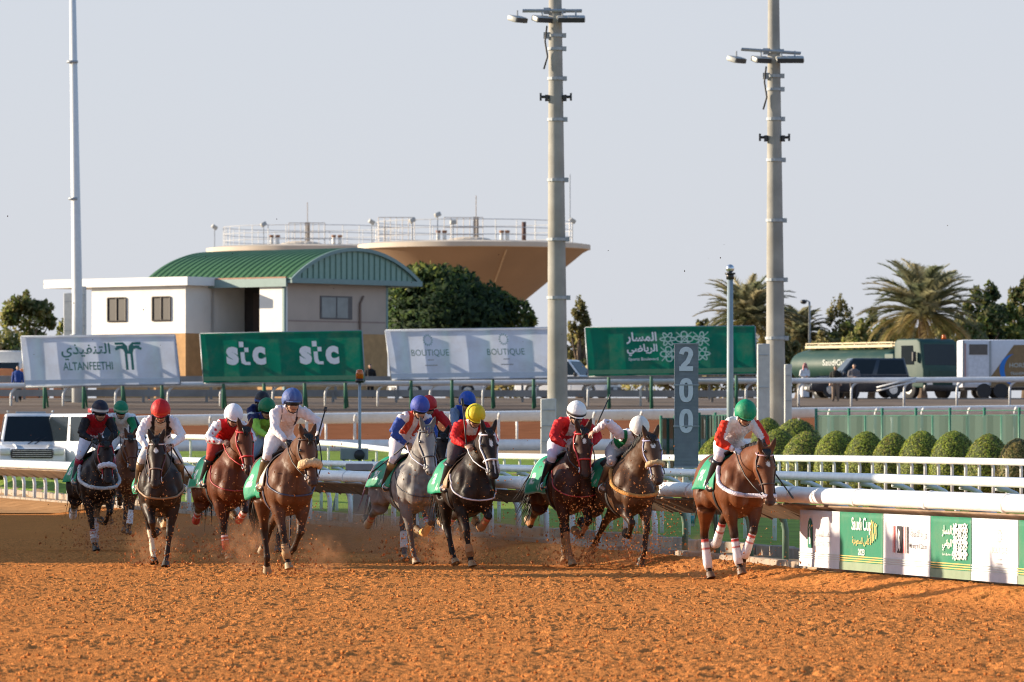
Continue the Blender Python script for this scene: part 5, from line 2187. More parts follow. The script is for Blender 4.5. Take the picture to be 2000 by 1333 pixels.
# ------------------------------------------------------------------ green mesh fence
def mesh_mat():
    m = bpy.data.materials.new('green_mesh')
    m.use_nodes = True
    N, L = m.node_tree.nodes, m.node_tree.links
    b = N['Principled BSDF']
    b.inputs['Base Color'].default_value = (.006, .075, .058, 1)
    b.inputs['Roughness'].default_value = .7
    tr = N.new('ShaderNodeBsdfTransparent')
    ms = N.new('ShaderNodeMixShader')
    ms.inputs[0].default_value = .84
    L.new(tr.outputs[0], ms.inputs[1])
    L.new(b.outputs[0], ms.inputs[2])
    L.new(ms.outputs[0], N['Material Output'].inputs['Surface'])
    return m


M_NET = mesh_mat()
M_GPOST = pm('green_fence_paint', (.03, .16, .10), .5, var=.1)


def fence(px0, px1, d0, d1, ytop, ymid, label, seg):
    root = empty('mesh_fence', (0, 0, 0))
    tag(root, label, 'fence', 'green mesh fences')
    a, b = at(px0, d0), at(px1, d1)
    k = F / ((d0 + d1) / 2)
    zt, zm = CH + (HZ - ytop) / k, CH + (HZ - ymid) / k
    n = max(2, int((b - a).length / seg))
    for j in range(n + 1):
        p = a.lerp(b, j / n)
        m = MB()
        m.tube([Vector((p.x, p.y, p.z - .2)), Vector((p.x, p.y, (zt if j % 2 == 0 else zm)))], .05, 8)
        m.build('post', M_GPOST, root, True)
    N = 40
    m = MB()
    pts = [a.lerp(b, j / N) for j in range(N + 1)]
    wob = [.03 * sin(j * 1.7) for j in range(N + 1)]
    m.add([Vector((p.x, p.y - .06 + wb, p.z + .05)) for p, wb in zip(pts, wob)] + [Vector((p.x, p.y - .06 + wb, zm + .02 * sin(q * 2.2))) for q, (p, wb) in enumerate(zip(pts, wob))], [(j, j + 1, N + 2 + j, N + 1 + j) for j in range(N)])
    m.build('netting', M_NET, root)
    m = MB()
    m.tube([Vector((a.x, a.y, zm)), Vector((b.x, b.y, zm))], .025, 6)
    m.tube([Vector((a.x, a.y, zt - .1)), Vector((b.x, b.y, zt - .1))], .02, 6)
    m.build('wire', M_GPOST, root)


fence(1594, 2060, 198, 190, 797, 812, 'long green mesh fence behind the clipped bushes', .75)
fence(1366, 1428, 199, 198, 806, 812, 'short green mesh fence left of the leading jockey', .35)
fence(1291, 1318, 196, 196, 812, 818, 'green mesh fence piece left of the distance marker', .3)

# ------------------------------------------------------------------ the building
def building():
    dB = 286.0
    k = F / dB
    Cn = Vector(((555 - 1000) / k, dB, 0))
    a, b = Vector((-.76, .65, 0)), Vector((.65, .76, 0))
    Z = lambda y: CH + (HZ - y) / k
    g = 3.3
    root = empty('trackside_building', (0, 0, 0))
    tag(root, 'white and tan two-storey building with a curved green metal roof', 'building')
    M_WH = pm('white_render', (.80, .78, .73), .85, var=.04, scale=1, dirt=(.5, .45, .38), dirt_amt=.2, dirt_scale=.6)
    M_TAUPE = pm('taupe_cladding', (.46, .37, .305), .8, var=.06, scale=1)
    M_TAN = pm('tan_brick', (.46, .27, .12), .9, var=.15, scale=2.5, bump=.3, bscale=10)
    M_ROOF = pm('green_roof_metal', (.05, .135, .045), .5, var=.10, scale=.8)
    M_GAB = pm('pale_green_metal', (.24, .37, .31), .6, var=.06)
    M_FASC = pm('blue_grey_fascia', (.19, .28, .27), .6, var=.06)

    def blk(org, la, lb, z0, z1, mat, name, da=a, db=b):
        m = MB()
        p = [org, org + da * la, org + da * la + db * lb, org + db * lb]
        m.prism([Vector((q.x, q.y, z0)) for q in p], (0, 0, z1 - z0))
        return m.build(name, mat, root)
    gw = (752 - 555) / k / .65
    La = 11.0
    zf, zw = Z(650), Z(549)
    # ground storey, upper storey
    blk(Cn, La, gw, g - .3, zf, M_TAN, 'lower_wall')
    m = MB()
    m.prism([Vector((q.x, q.y, zf)) for q in (Cn + a * 1.75, Cn + a * 1.75 + b * .02, Cn + b * .02, Cn)], (0, 0, zw - zf))
    # upper walls as slabs so the balcony opening is a real recess
    t_ = .25
    op0, op1 = (555 - 505) / k / .76, (555 - 405) / k / .76
    blk(Cn, op0, t_, zf + .003, zw, M_WH, 'upper_wall')
    blk(Cn + a * op1, La - op1, t_, zf + .003, zw, M_WH, 'upper_wall')
    blk(Cn + a * op0, op1 - op0, t_, Z(558), zw, M_WH, 'lintel')
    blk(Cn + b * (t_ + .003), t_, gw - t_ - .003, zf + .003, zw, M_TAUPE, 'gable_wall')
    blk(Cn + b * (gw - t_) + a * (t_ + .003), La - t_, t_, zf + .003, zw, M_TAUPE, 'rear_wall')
    blk(Cn + a * (La - t_) + b * (t_ + .003), t_ - .003, gw - 2 * t_ - .006, zf + .003, zw, M_WH, 'end_wall')
    blk(Cn + a * (op0 - .3) + b * 2.6, op1 - op0 + .6, .12, zf + .003, zw, pm('shade_painted_interior', (.045, .038, .036), .9), 'balcony_wall')  # recess shade put into the wall colour, near black instead of pale
    blk(Cn + a * (op0 + 1.6) + b * 2.52, 1.2, .06, zf + .003, zf + 2.1, pm('brown_door', (.07, .045, .035), .6), 'door')
    blk(Cn + a * (op0 + .5) + b * 2.50, .7, .5, zf + .003, zf + .9, M_BLACK, 'cabinet')
    blk(Cn - a * .02 - b * .02, .14, .14, g, zw, M_FASC, 'corner_trim')
    blk(Cn + b * (gw - .12) - a * .02, .14, .14, zf, zw, M_FASC, 'corner_trim')
    # floor band on the gable
    blk(Cn - a * .015 + b * .3, .012, gw - .5, Z(628), Z(625), pm('taupe_band', (.30, .22, .19), .8), 'band')
    # gable window
    w0, w1 = (622 - 555) / k / .65, (683 - 555) / k / .65
    m = MB()
    o = Cn - a * .03
    m.prism([Vector((q.x, q.y, Z(622))) for q in (o + b * w0, o + b * w1, o + b * w1 + a * .05, o + b * w0 + a * .05)], (0, 0, (622 - 576) / k))
    fr = m.build('window', pm('window_frame', (.10, .09, .09), .5), root)
    wm = (w0 + w1) / 2
    m = MB()
    for q0, q1 in ((w0 + .10, wm - .05), (wm + .05, w1 - .35)):
        o = Cn - a * .05
        m.prism([Vector((q.x, q.y, Z(619))) for q in (o + b * q0, o + b * q1, o + b * q1 + a * .02, o + b * q0 + a * .02)], (0, 0, 40 / k))
    m.build('pane', pm('window_glass', (.16, .19, .20), .12, coat=.4, var=.15, scale=1.5), fr)
    m = MB()
    p = Cn - a * .08 + b * ((697 - 555) / k / .65)
    m.tube([Vector((p.x, p.y, zf)), Vector((p.x, p.y, Z(590))), Vector((p.x, p.y, Z(575))) + b * .25], .06, 6)
    m.build('drain_pipe', pm('brown_pipe', (.2, .14, .11), .6), root)
    # white wing standing forward of the balcony wall
    fo = 1.85
    Wc = Cn + a * op1 - b * fo
    wl = (362 - 165) / k / .76
    M_WL = M_WH
    blk(Wc, wl, fo + 2.5, zf, Z(556), M_WH, 'wing_wall')
    blk(Wc + a * .01 + b * .01, wl * .95, fo + 2.0, g - .3, zf - .003, M_TAN, 'wing_base')
    blk(Wc - a * .45 - b * .35, wl + 3.6, fo + 3.4, Z(556) + .003, Z(539), pm('white_slab', (.76, .76, .74), .7, var=.06, scale=.7), 'wing_roof')
    for q0, q1 in ((200, 238), (294, 331)):
        u0, u1 = (362 - q1) / k / .76, (362 - q0) / k / .76
        o = Wc - b * .03
        m = MB()
        m.prism([Vector((q.x, q.y, Z(624))) for q in (o + a * u0, o + a * u1, o + a * u1 + b * .05, o + a * u0 + b * .05)], (0, 0, (624 - 578) / k))
        fr = m.build('window', pm('dark_screen', (.035, .03, .028), .6), root)
        m = MB()
        for p_, q_ in (((u0, 624), (u1, 624)), ((u1, 624), (u1, 578)), ((u1, 578), (u0, 578)), ((u0, 578), (u0, 624)), (((u0 + u1) / 2, 578), ((u0 + u1) / 2, 624))):
            e1, e2 = Wc + a * p_[0] - b * .05, Wc + a * q_[0] - b * .05
            m.tube([Vector((e1.x, e1.y, Z(p_[1]))), Vector((e2.x, e2.y, Z(q_[1])))], .045, 4)
        m.build('frame', pm('screen_bar', (.06, .05, .045), .6), fr)
    # lamp shade of the eave: the vaulted roof
    x0, x1 = -.08, (801 - 553) / k / .65
    ze, zc = Z(547), Z(482)
    Lr = 10.4
    N = 28
    hw = (x1 - x0) / 2
    rise = zc - ze
    Rr = (hw * hw + rise * rise) / (2 * rise)
    amax = math.asin(hw / Rr)

    def arc(j, off=0):
        an = -amax + 2 * amax * j / N
        return (x0 + hw + (Rr + off) * sin(an), zc - Rr + (Rr + off) * cos(an))
    front = Cn - a * .55
    m = MB()
    rr = []
    nr = int(Lr / .42)
    for i in range(nr * 4 + 1):
        t = Lr * i / (nr * 4)
        off = .05 if i % 4 in (1, 2) else 0
        row = []
        for j in range(N + 1):
            q, z = arc(j, off)
            p = front + a * t + b * q
            row.append(Vector((p.x, p.y, z)))
        rr.append(row)
    m.rings(rr, False, 0, False)
    ro = m.build('roof', M_ROOF, root)
    md = ro.modifiers.new('t', 'SOLIDIFY')
    md.thickness = .06
    md.offset = -1
    # fascia arch and gable sheet
    m = MB()
    for j in range(N):
        q, z = arc(j, .05)
        q2, z2 = arc(j + 1, .05)
        q3, z3 = arc(j + 1, -.13)
        q4, z4 = arc(j, -.13)
        P_ = [front - a * .05 + b * qq + Vector((0, 0, zz)) for qq, zz in ((q, z), (q2, z2), (q3, z3), (q4, z4))]
        m.prism(P_, a * .10)
    m.build('fascia', M_FASC, ro)
    m = MB()
    gp_ = [front + a * .12 + b * arc(j, -.1)[0] + Vector((0, 0, arc(j, -.1)[1])) for j in range(N + 1)]
    m.prism(gp_, a * .06)
    gb = m.build('gable', M_GAB, root)
    for q in np.arange(x0 + .5, x1 - .3, .42):
        m = MB()
        an = math.asin((q - x0 - hw) / Rr)
        zt = zc - Rr + (Rr - .1) * cos(an)
        p = front + a * .09 + b * q
        m.box((p.x, p.y, (ze + zt) / 2), (.05, .05, max(zt - ze - .1, .05)), Matrix.Rotation(atan2(b.y, b.x), 3, 'Z'))
        m.build('rib', pm('rib_green', (.12, .22, .18), .6), gb)
    m = MB()
    o = front - a * .06
    m.prism([Vector((q.x, q.y, ze - .16)) for q in (o + b * x0, o + b * x1, o + b * x1 + a * .3, o + b * x0 + a * .3)], (0, 0, .26))
    o2 = front + a * .25 + b * (x0 - .12)
    m.prism([Vector((q.x, q.y, ze - .34)) for q in (o2, o2 + a * (Lr - .3), o2 + a * (Lr - .3) + b * .14, o2 + b * .14)], (0, 0, .42))
    m.build('eave', M_FASC, root)
    o2 = front + a * .3 + b * (x0 + .01)
    m = MB()
    m.prism([Vector((q.x, q.y, ze + .085)) for q in (o2 - b * .1, o2 + a * (Lr - .4) - b * .1, o2 + a * (Lr - .4) + b * .03, o2 + b * .03)], (0, 0, .07))
    m.build('gutter', pm('rusty_gutter', (.36, .20, .13), .8, var=.2), root)
    blk(front + a * .3 + b * (gw - .02), Lr - .5, x1 - gw - .1, ze - .2, ze - .08, M_FASC, 'soffit')


building()

# ------------------------------------------------------------------ water towers
def tower(cx, rpx, yrim, d, label, gear):
    k = F / d
    c = Vector(((cx - 1000) / k, d, 0))
    Z = lambda y: CH + (HZ - y) / k
    R_ = rpx / k
    zr = Z(yrim)
    root = empty('water_tower', (0, 0, 0))
    tag(root, label, 'water tower', 'cone-shaped water towers')
    m = MB()
    n = 64
    prof = [(1.6, 3), (1.6, zr - .757 * (R_ - 1.6) - .55), (R_ - .5, zr - .55), (R_, zr - .28)]
    # facetted cone, as cast in panels
    rings = [[c + Vector((r * cos(2 * pi * j / n), r * sin(2 * pi * j / n), z)) for j in range(n)] for r, z in prof]
    m.rings(rings)
    smooth_by_angle(m.build('bowl', pm('tower_render', (.33, .22, .14), .9, var=.10, scale=.25, dirt=(.25, .17, .115), dirt_amt=.5, dirt_scale=.12), root), 15)
    m = MB()
    for j in range(0, n, 16):
        an = 2 * pi * (j + .5) / n + .25
        pa, pb = c + Vector((cos(an) * 2, sin(an) * 2, zr - .757 * (R_ - 2) - .5)), c + Vector((cos(an) * (R_ - .4), sin(an) * (R_ - .4), zr - .5))
        m.tube([pa, pb], .07, 5)
    m.build('seam', pm('tower_seam', (.48, .33, .2), .9), root)
    m = MB()
    m.rings([[c + Vector((r * cos(2 * pi * j / n), r * sin(2 * pi * j / n), z)) for j in range(n)] for r, z in ((R_ - .15, zr - .34), (R_ + .05, zr - .30), (R_ + .05, zr + .02), (R_ - .9, zr + .16), (R_ - 1.2, zr + .15), (.5, zr + .16))])
    smooth_by_angle(m.build('rim', pm('tower_rim', (.55, .47, .38), .85, var=.08, scale=.5), root), 30)
    zt = zr + .16
    m = MB()
    Rr = R_ - 1.25
    for j in range(28):
        an = 2 * pi * j / 28
        p = c + Vector((Rr * cos(an), Rr * sin(an), zt))
        m.tube([p, p + Vector((0, 0, 1.45))], .028, 4)
    for h in (.4, .9, 1.45):
        m.tube([c + Vector((Rr * cos(2 * pi * j / 60), Rr * sin(2 * pi * j / 60), zt + h)) for j in range(60)], .024, 4, closed=True)
    m.build('railing', pm('railing_steel', (.50, .50, .50), .5), root)
    # inner cage railings
    m = MB()
    for x0, x1 in ((-145, 120),):
        pass
    for cx, wd in gear['cage']:
        m = MB()
        x0, x1 = c.x + (cx - wd / 2) / k, c.x + (cx + wd / 2) / k
        yy = d - 3
        for h in (.5, 1.0, 1.7):
            m.tube([Vector((x0, yy, zt + h)), Vector((x1, yy, zt + h))], .026, 4)
        for q in range(7):
            xx = x0 + (x1 - x0) * q / 6
            m.tube([Vector((xx, yy, zt)), Vector((xx, yy, zt + 1.7))], .026, 4)
        m.build('cage', pm('cage_steel', (.45, .40, .36), .5), root)
    for px_ in gear['dome']:
        m = MB()
        x = (px_ - 1000) / k
        m.ball((x - .3, d - 2, zt - .1), (1.9, 1.4, .50), 16, 8)
        m.build('dome', pm('dome_paint', (.60, .52, .42), .8), root, True)
        m = MB()
        m.box((x + .15, d - 1.5, zt + .8), (.36, .36, 2.0))
        m.tube([Vector((x + .15, d - 1.5, zt + 1.7)), Vector((x + .15, d - 1.5, zt + 3.3))], .028, 5)
        m.build('antenna', pm('antenna_base', (.40, .31, .23), .8), root)
    for px_ in gear['vent']:
        m = MB()
        x = (px_ - 1000) / k
        m.tube([Vector((x, d - 5.2, zt - .15)), Vector((x, d - 5.2, zt + .55))], .13, 8)
        m.build('vent', pm('vent_white', (.75, .73, .68), .7), root, True)
        m = MB()
        m.tube([Vector((x, d - 5.2, zt + .55)), Vector((x, d - 5.2, zt + .72))], .17, 8)
        m.build('vent_cap', pm('vent_rust', (.30, .16, .10), .8), root, True)
    if gear.get('stack'):
      m = MB()
      x = (1023 - 1000) / k
      m.tube([Vector((x, d - 4, zt - .2)), Vector((x, d - 4, zt + 1.35))], .15, 8)
      m.build('stack', pm('stack_paint', (.10, .05, .04), .7), root, True)
      m = MB()
      x = (1113 - 1000) / k
      m.tube([Vector((x, d - 1, zt)), Vector((x, d - 1, zt + 4.8))], .035, 5)
      m.build('antenna', M_GREYMET, root)
    for px_, up, rot in gear['lamp']:
        x = (px_ - 1000) / k
        off = x - c.x
        yy = d - sqrt(max(Rr * Rr - off * off, 0)) * .98
        m = MB()
        m.tube([Vector((x, yy, zt)), Vector((x, yy, zt + up * .88 - .15))], .035, 5)
        lm = m.build('lamp_post', M_GREYMET, root)
        m = MB()
        m.box((x, yy - .1, zt + up * .88), (.44, .30, .30), Matrix.Rotation(rot, 3, 'Y') @ Matrix.Rotation(.4, 3, 'Z'), 0)
        bevel(m.build('lamp', M_LAMP, lm), .04, 1)


tower(926, 226, 480, 400.0, 'cone-shaped tan water tower standing clear behind the dark tree', dict(cage=((-20, 75), (-150, 70)), dome=(926,), vent=(858, 870, 980, 991), stack=1,
      lamp=((726, 1.7, .5), (808, 1.6, -.5), (857, 2.0, -.4), (887, 1.4, 0), (1118, 1.8, .5))))
tower(602, 198, 487, 428.0, 'water tower of which only the railed rim shows over the green roof', dict(cage=((0, 70),), dome=(598,), vent=(536, 548, 656, 668), lamp=((419, 1.7, .6), (521, 1.7, -.5))))

# small street lamp by the palms
root = empty('street_lamp', (0, 0, 0))
tag(root, 'small distant lamp post between the mast and the large palm', 'street lamp')
g_ = at(1581, 340)
kq = F / 340
m = MB()
zt = CH + (HZ - 590) / kq
m.tube([g_, Vector((g_.x, 340, zt)), Vector((g_.x - .25, 340, zt + .12))], [.09, .06, .05], 8)
m.build('pole', M_GREYMET, root, True)
m = MB()
m.ball((g_.x - .35, 340, zt + .0), (.20, .2, .14), 10, 6)
m.build('lamp', M_BLACK, root, True)


# ------------------------------------------------------------------ vehicles
def wheels(root, pos, r, wd, R=None):
    for (x, y) in pos:
        m = MB()
        m.tube([Vector((x, y - wd / 2, r)), Vector((x, y - wd / 2 + .03, r)), Vector((x, y + wd / 2 - .03, r)), Vector((x, y + wd / 2, r))], [r * .93, r, r, r * .93], 22)
        wo = m.build('wheel', M_DARK, root)
        smooth_by_angle(wo, 40)
        m = MB()
        s = 1 if y > 0 else -1
        m.tube([Vector((x, y + s * (wd / 2 - .02), r)), Vector((x, y + s * (wd / 2 + .012), r))], [r * .6, r * .52], 14)
        for q in range(5):
            a = 2 * pi * q / 5
            m.box((x + cos(a) * r * .3, y + s * (wd / 2 + .012), r + sin(a) * r * .3), (r * .5, .02, .06), Matrix.Rotation(-a, 3, 'Y'))
        m.build('rim', M_CHROME, wo)


def car(label, col, loc, rz, L=4.9, Wd=1.92, H_=1.82, cat='car', pickup=False, extras=(), group=None, grille_txt=False, sc=1.0):
    root = empty('parked_car', loc, rz)
    root.scale = (sc, sc, sc)
    tag(root, label, cat, group)
    paint = pm('car_paint_%d_%d_%d' % tuple(int(c * 99) for c in col), col, .3, var=.03, coat=.6, dirt=(.4, .3, .2), dirt_amt=.15, dirt_scale=1.5)
    hl = L / 2
    prof = [(-hl, .45), (-hl + .05, .95), (-hl + .12, 1.05), (hl - 1.45, 1.08), (hl - .5, 1.0), (hl - .12, .88), (hl, .66), (hl, .40), (hl - .2, .28), (-hl + .2, .28)]
    m = MB()
    m.prism([Vector((x, -Wd / 2, z)) for x, z in prof], (0, Wd, 0))
    bevel(m.build('body', paint, root), .07, 3, 25)
    xb = -hl + .15 if not pickup else -.75
    xf = hl - 1.35
    zt = H_
    base = [(xf, Wd / 2 - .06), (xb, Wd / 2 - .06), (xb, -Wd / 2 + .06), (xf, -Wd / 2 + .06)]
    top = [(xf - .75, Wd / 2 - .24), (xb + .22, Wd / 2 - .24), (xb + .22, -Wd / 2 + .24), (xf - .75, -Wd / 2 + .24)]
    m = MB()
    m.add([Vector((x, y, 1.04)) for x, y in base] + [Vector((x, y, zt)) for x, y in top], [(3, 2, 1, 0), (4, 5, 6, 7), (0, 1, 5, 4), (1, 2, 6, 5), (2, 3, 7, 6), (3, 0, 4, 7)])
    bevel(m.build('cabin', paint, root), .06, 3, 20)

    def pane(nm, A, B, C_, D_, ins=.10, f0=.12, f1=.90):
        lo0, lo1 = A.lerp(D_, f0), B.lerp(C_, f0)
        hi0, hi1 = A.lerp(D_, f1), B.lerp(C_, f1)
        n = (B - A).cross(D_ - A).normalized()
        a1, b1 = lo0.lerp(lo1, ins), lo1.lerp(lo0, ins)
        c1, d1 = hi1.lerp(hi0, ins), hi0.lerp(hi1, ins)
        mm = MB()
        mm.prism([p + n * .006 for p in (a1, b1, c1, d1)], n * .012)
        return mm.build(nm, M_GLASS, root)
    bv = [Vector((x, y, 1.04)) for x, y in base]
    tv = [Vector((x, y, zt)) for x, y in top]
    pane('windscreen', bv[3], bv[0], tv[0], tv[3], .05)
    pane('rear_window', bv[1], bv[2], tv[2], tv[1], .08)
    for A, B, C_, D_ in ((bv[0], bv[1], tv[1], tv[0]), (bv[2], bv[3], tv[3], tv[2])):
        md0, md1 = A.lerp(B, .5), D_.lerp(C_, .5)
        pane('side_window', A, md0, md1, D_, .07)
        pane('side_window', md0, B, C_, md1, .07)
    wheels(root, [(hl - .95, Wd / 2 - .12), (hl - .95, -Wd / 2 + .12), (-hl + .95, Wd / 2 - .12), (-hl + .95, -Wd / 2 + .12)], .38, .26)
    m = MB()
    m.box((hl - .03, 0, .80), (.16, Wd * .62, .27))
    go = bevel(m.build('grille', M_BLACK, root), .02, 1)
    m = MB()
    for q in range(4):
        m.box((hl + .055, 0, .71 + .06 * q), (.012, Wd * .58, .014))
    m.build('bar', M_CHROME, go)
    for s in (1, -1):
        m = MB()
        m.box((hl - .07, s * Wd * .40, .86), (.20, .34, .19))
        bevel(m.build('headlight', pm('lamp_glass', (.70, .72, .74), .1, coat=.8), root), .04, 2)
        m = MB()
        m.box((-hl - .0, s * Wd * .42, .85), (.08, .18, .32))
        m.build('tail_light', pm('tail_red', (.5, .015, .01), .2), root)
        m = MB()
        m.box((xf - .25, s * (Wd / 2 + .10), 1.17), (.14, .24, .19))
        bevel(m.build('mirror', M_BLACK if col[0] > .3 else paint, root), .04, 2)
    m = MB()
    m.box((hl + .0, 0, .46), (.16, Wd * .92, .20))
    bevel(m.build('bumper', pm('bumper_grey', (.10, .10, .105), .5), root), .04, 2)
    m = MB()
    m.box((hl + .088, 0, .47), (.012, .5, .12))
    m.build('number_plate', pm('plate', (.6, .6, .58), .5), root)
    m = MB()
    for s in (1, -1):
        m.tube([Vector((xf + .02, s * .1, 1.085)), Vector((xf - .22, s * .1 + .42, 1.32))], .014, 5)
    m.build('wiper', M_BLACK, root)
    m = MB()
    for s in (1, -1):
        m.tube([Vector((xf + .1, s * Wd * .27, 1.075)), Vector((hl - .6, s * Wd * .24, 1.045)), Vector((hl - .2, s * Wd * .22, .94))], .022, 6)
        for x in (.55, -.55):
            m.box((x, s * (Wd / 2 + .002), .72), (.014, .012, .62))
    m.build('body_crease', paint, root)
    m = MB()
    for s in (1, -1):
        for x in (.35, -.75):
            m.box((x, s * (Wd / 2 + .015), .93), (.18, .03, .035))
    m.build('door_handle', M_CHROME, root)
    if 'rack' in extras:
        m = MB()
        for s in (1, -1):
            m.tube([Vector((xf - .95, s * (Wd / 2 - .32), zt + .07)), Vector((xb + .5, s * (Wd / 2 - .32), zt + .07))], .028, 6)
        m.box((xf - 1.1, 0, zt + .03), (.25, .9, .06))
        m.build('roof_rack', M_GREYMET, root)
    if 'redbar' in extras:
        m = MB()
        m.box((xf - 1.1, 0, zt + .09), (.28, 1.2, .13))
        bevel(m.build('light_bar', pm('bar_red', (.42, .02, .02), .25, coat=.5), root), .03, 2)
    return root


WHITE = (.74, .75, .77)
ps = at(60, 172)
car('white off-road car with roof rack facing the camera at the left edge', WHITE, (ps.x, 172, gzl(ps.x, 172)), atan2(-1, .10), 4.9, 2.0, 2.0, 'car', extras=('rack',))
ps = at(206, 170)
car('white pickup with red light bar parked at an angle behind the front riders', WHITE, (ps.x, 170, gzl(ps.x, 170)), atan2(-.86, .5), 5.2, 2.0, 1.98, 'pickup truck', extras=('redbar',))
ps = at(853, 283)
car('white car half hidden under the BOUTIQUE billboard', WHITE, (ps.x, 283, gz(ps.x, 283)), radians(195), 4.6, 1.8, 1.5)
ps = at(1108, 281)
car('white car with a sloping windscreen just right of the middle mast', WHITE, (ps.x, 281, gz(ps.x, 281)), radians(-22), 4.9, 1.95, 1.9)
ps = at(1676, 276)
car('dark blue off-road car parked in front of the green tanker', (.012, .018, .032), (ps.x, 276, gz(ps.x, 276)), radians(188), 5.0, 1.95, 1.92)


def tanker():
    d = 290.0
    k = F / d
    z0 = gz(20, d)
    x0, x1 = (1556 - 1000) / k, (1876 - 1000) / k
    L = 11.0
    root = empty('tanker_truck', ((x0 + x1) / 2 - .1, d + 3, z0), radians(-54))
    tag(root, 'dark green tanker truck with pale walkway parked behind the blue car', 'truck')
    G1 = pm('truck_green', (.007, .046, .037), .6, var=.08, scale=.8, coat=.0, dirt=(.12, .14, .1), dirt_amt=.3, dirt_scale=1)
    hl = L / 2
    m = MB()
    sec = []
    for x, s in ((-hl + .0, .80), (-hl + .12, .95), (-hl + .3, 1.0), (hl - 3.4, 1.0), (hl - 3.22, .95), (hl - 3.1, .8)):
        sec.append((Vector((x, 0, 1.78)), Vector((0, 1.2 * s, 0)), Vector((0, 0, .82 * s))))
    m.loft(sec, 26)
    smooth_by_angle(m.build('tank', G1, root), 50)
    m = MB()
    m.box((-1.4, 0, 2.70), (L - 3.9, .9, .06))
    for sx in np.linspace(-hl + .6, hl - 3.5, 8):
        for s in (1, -1):
            m.box((sx, s * .43, 2.82), (.05, .05, .26))
    for s in (1, -1):
        m.box((-1.4, s * .43, 2.93), (L - 3.9, .05, .05))
        m.box((-1.4, s * .46, 2.75), (L - 3.9, .04, .14))
    m.build('walkway', pm('walkway_cream', (.62, .52, .34), .7, var=.15), root)
    m = MB()
    m.box((0, 0, .72), (L - .6, .9, .26))
    for sx in (-2.6, -1.2, .2):
        m.box((sx, 0, .95), (.12, 2.0, .35))
    m.build('chassis', M_BLACK, root)
    m = MB()
    cab = [(hl - 2.35, .62), (hl - 2.35, 2.9), (hl - 2.1, 3.06), (hl - .55, 3.06), (hl - .28, 2.9), (hl - .08, 1.7), (hl, 1.5), (hl, .55)]
    m.prism([Vector((x, -1.22, z)) for x, z in cab], (0, 2.44, 0))
    bevel(m.build('cab', G1, root), .09, 3, 25)
    m = MB()
    A, B = Vector((hl - .11, -1.08, 1.72)), Vector((hl - .11, 1.08, 1.72))
    C_, D_ = Vector((hl - .29, 1.02, 2.78)), Vector((hl - .29, -1.02, 2.78))
    n = (B - A).cross(D_ - A).normalized()
    m.prism([p + n * .012 for p in (A, B, C_, D_)], n * .02)
    m.build('windscreen', M_GLASS, root)
    for s in (-1, 1):
        m = MB()
        m.prism([Vector((x, s * 1.226, z)) for x, z in ((hl - 1.75, 1.75), (hl - .75, 1.75), (hl - .85, 2.72), (hl - 1.75, 2.72))], (0, s * .012, 0))
        dr = m.build('side_window', M_GLASS, root)
        m = MB()
        m.box((hl - .55, s * 1.40, 2.15), (.14, .22, .5))
        bevel(m.build('mirror', M_BLACK, root), .03, 1)
        m = MB()
        m.box((hl + .0, s * .85, .80), (.10, .36, .22))
        m.build('headlight', pm('lamp_glass', (.70, .72, .74), .1), root)
    m = MB()
    m.box((hl + .005, 0, 1.18), (.04, 1.7, .5))
    m.build('grille', pm('truck_grille', (.01, .05, .04), .5), root)
    m = MB()
    m.box((hl - .02, 0, .55), (.22, 2.4, .34))
    bevel(m.build('bumper', M_BLACK, root), .05, 2)
    m = MB()
    m.tube([Vector((hl - .7, .7, 3.06)), Vector((hl - .7, .7, 3.28))], [.12, .09], 12)
    m.build('beacon', pm('orange_lens', (.8, .16, .01), .15), root, True)
    m = MB()
    m.box((hl - 2.9, 0, 1.6), (.75, 2.2, 1.5))
    bevel(m.build('pump_locker', pm('truck_green_dark', (.015, .06, .05), .5), root), .05, 1)
    wheels(root, [(hl - 1.2, 1.05), (hl - 1.2, -1.05), (-hl + 1.2, 1.05), (-hl + 1.2, -1.05), (-hl + 2.5, 1.05), (-hl + 2.5, -1.05)], .52, .32)
    lettering('SaudiCup', (-2.6, -1.16, 1.62), (1, 0, 0), (0, 0, 1), 0, .05, 2.0, .40, INK_PALE, root, .01, 'lettering', .06)


tanker()


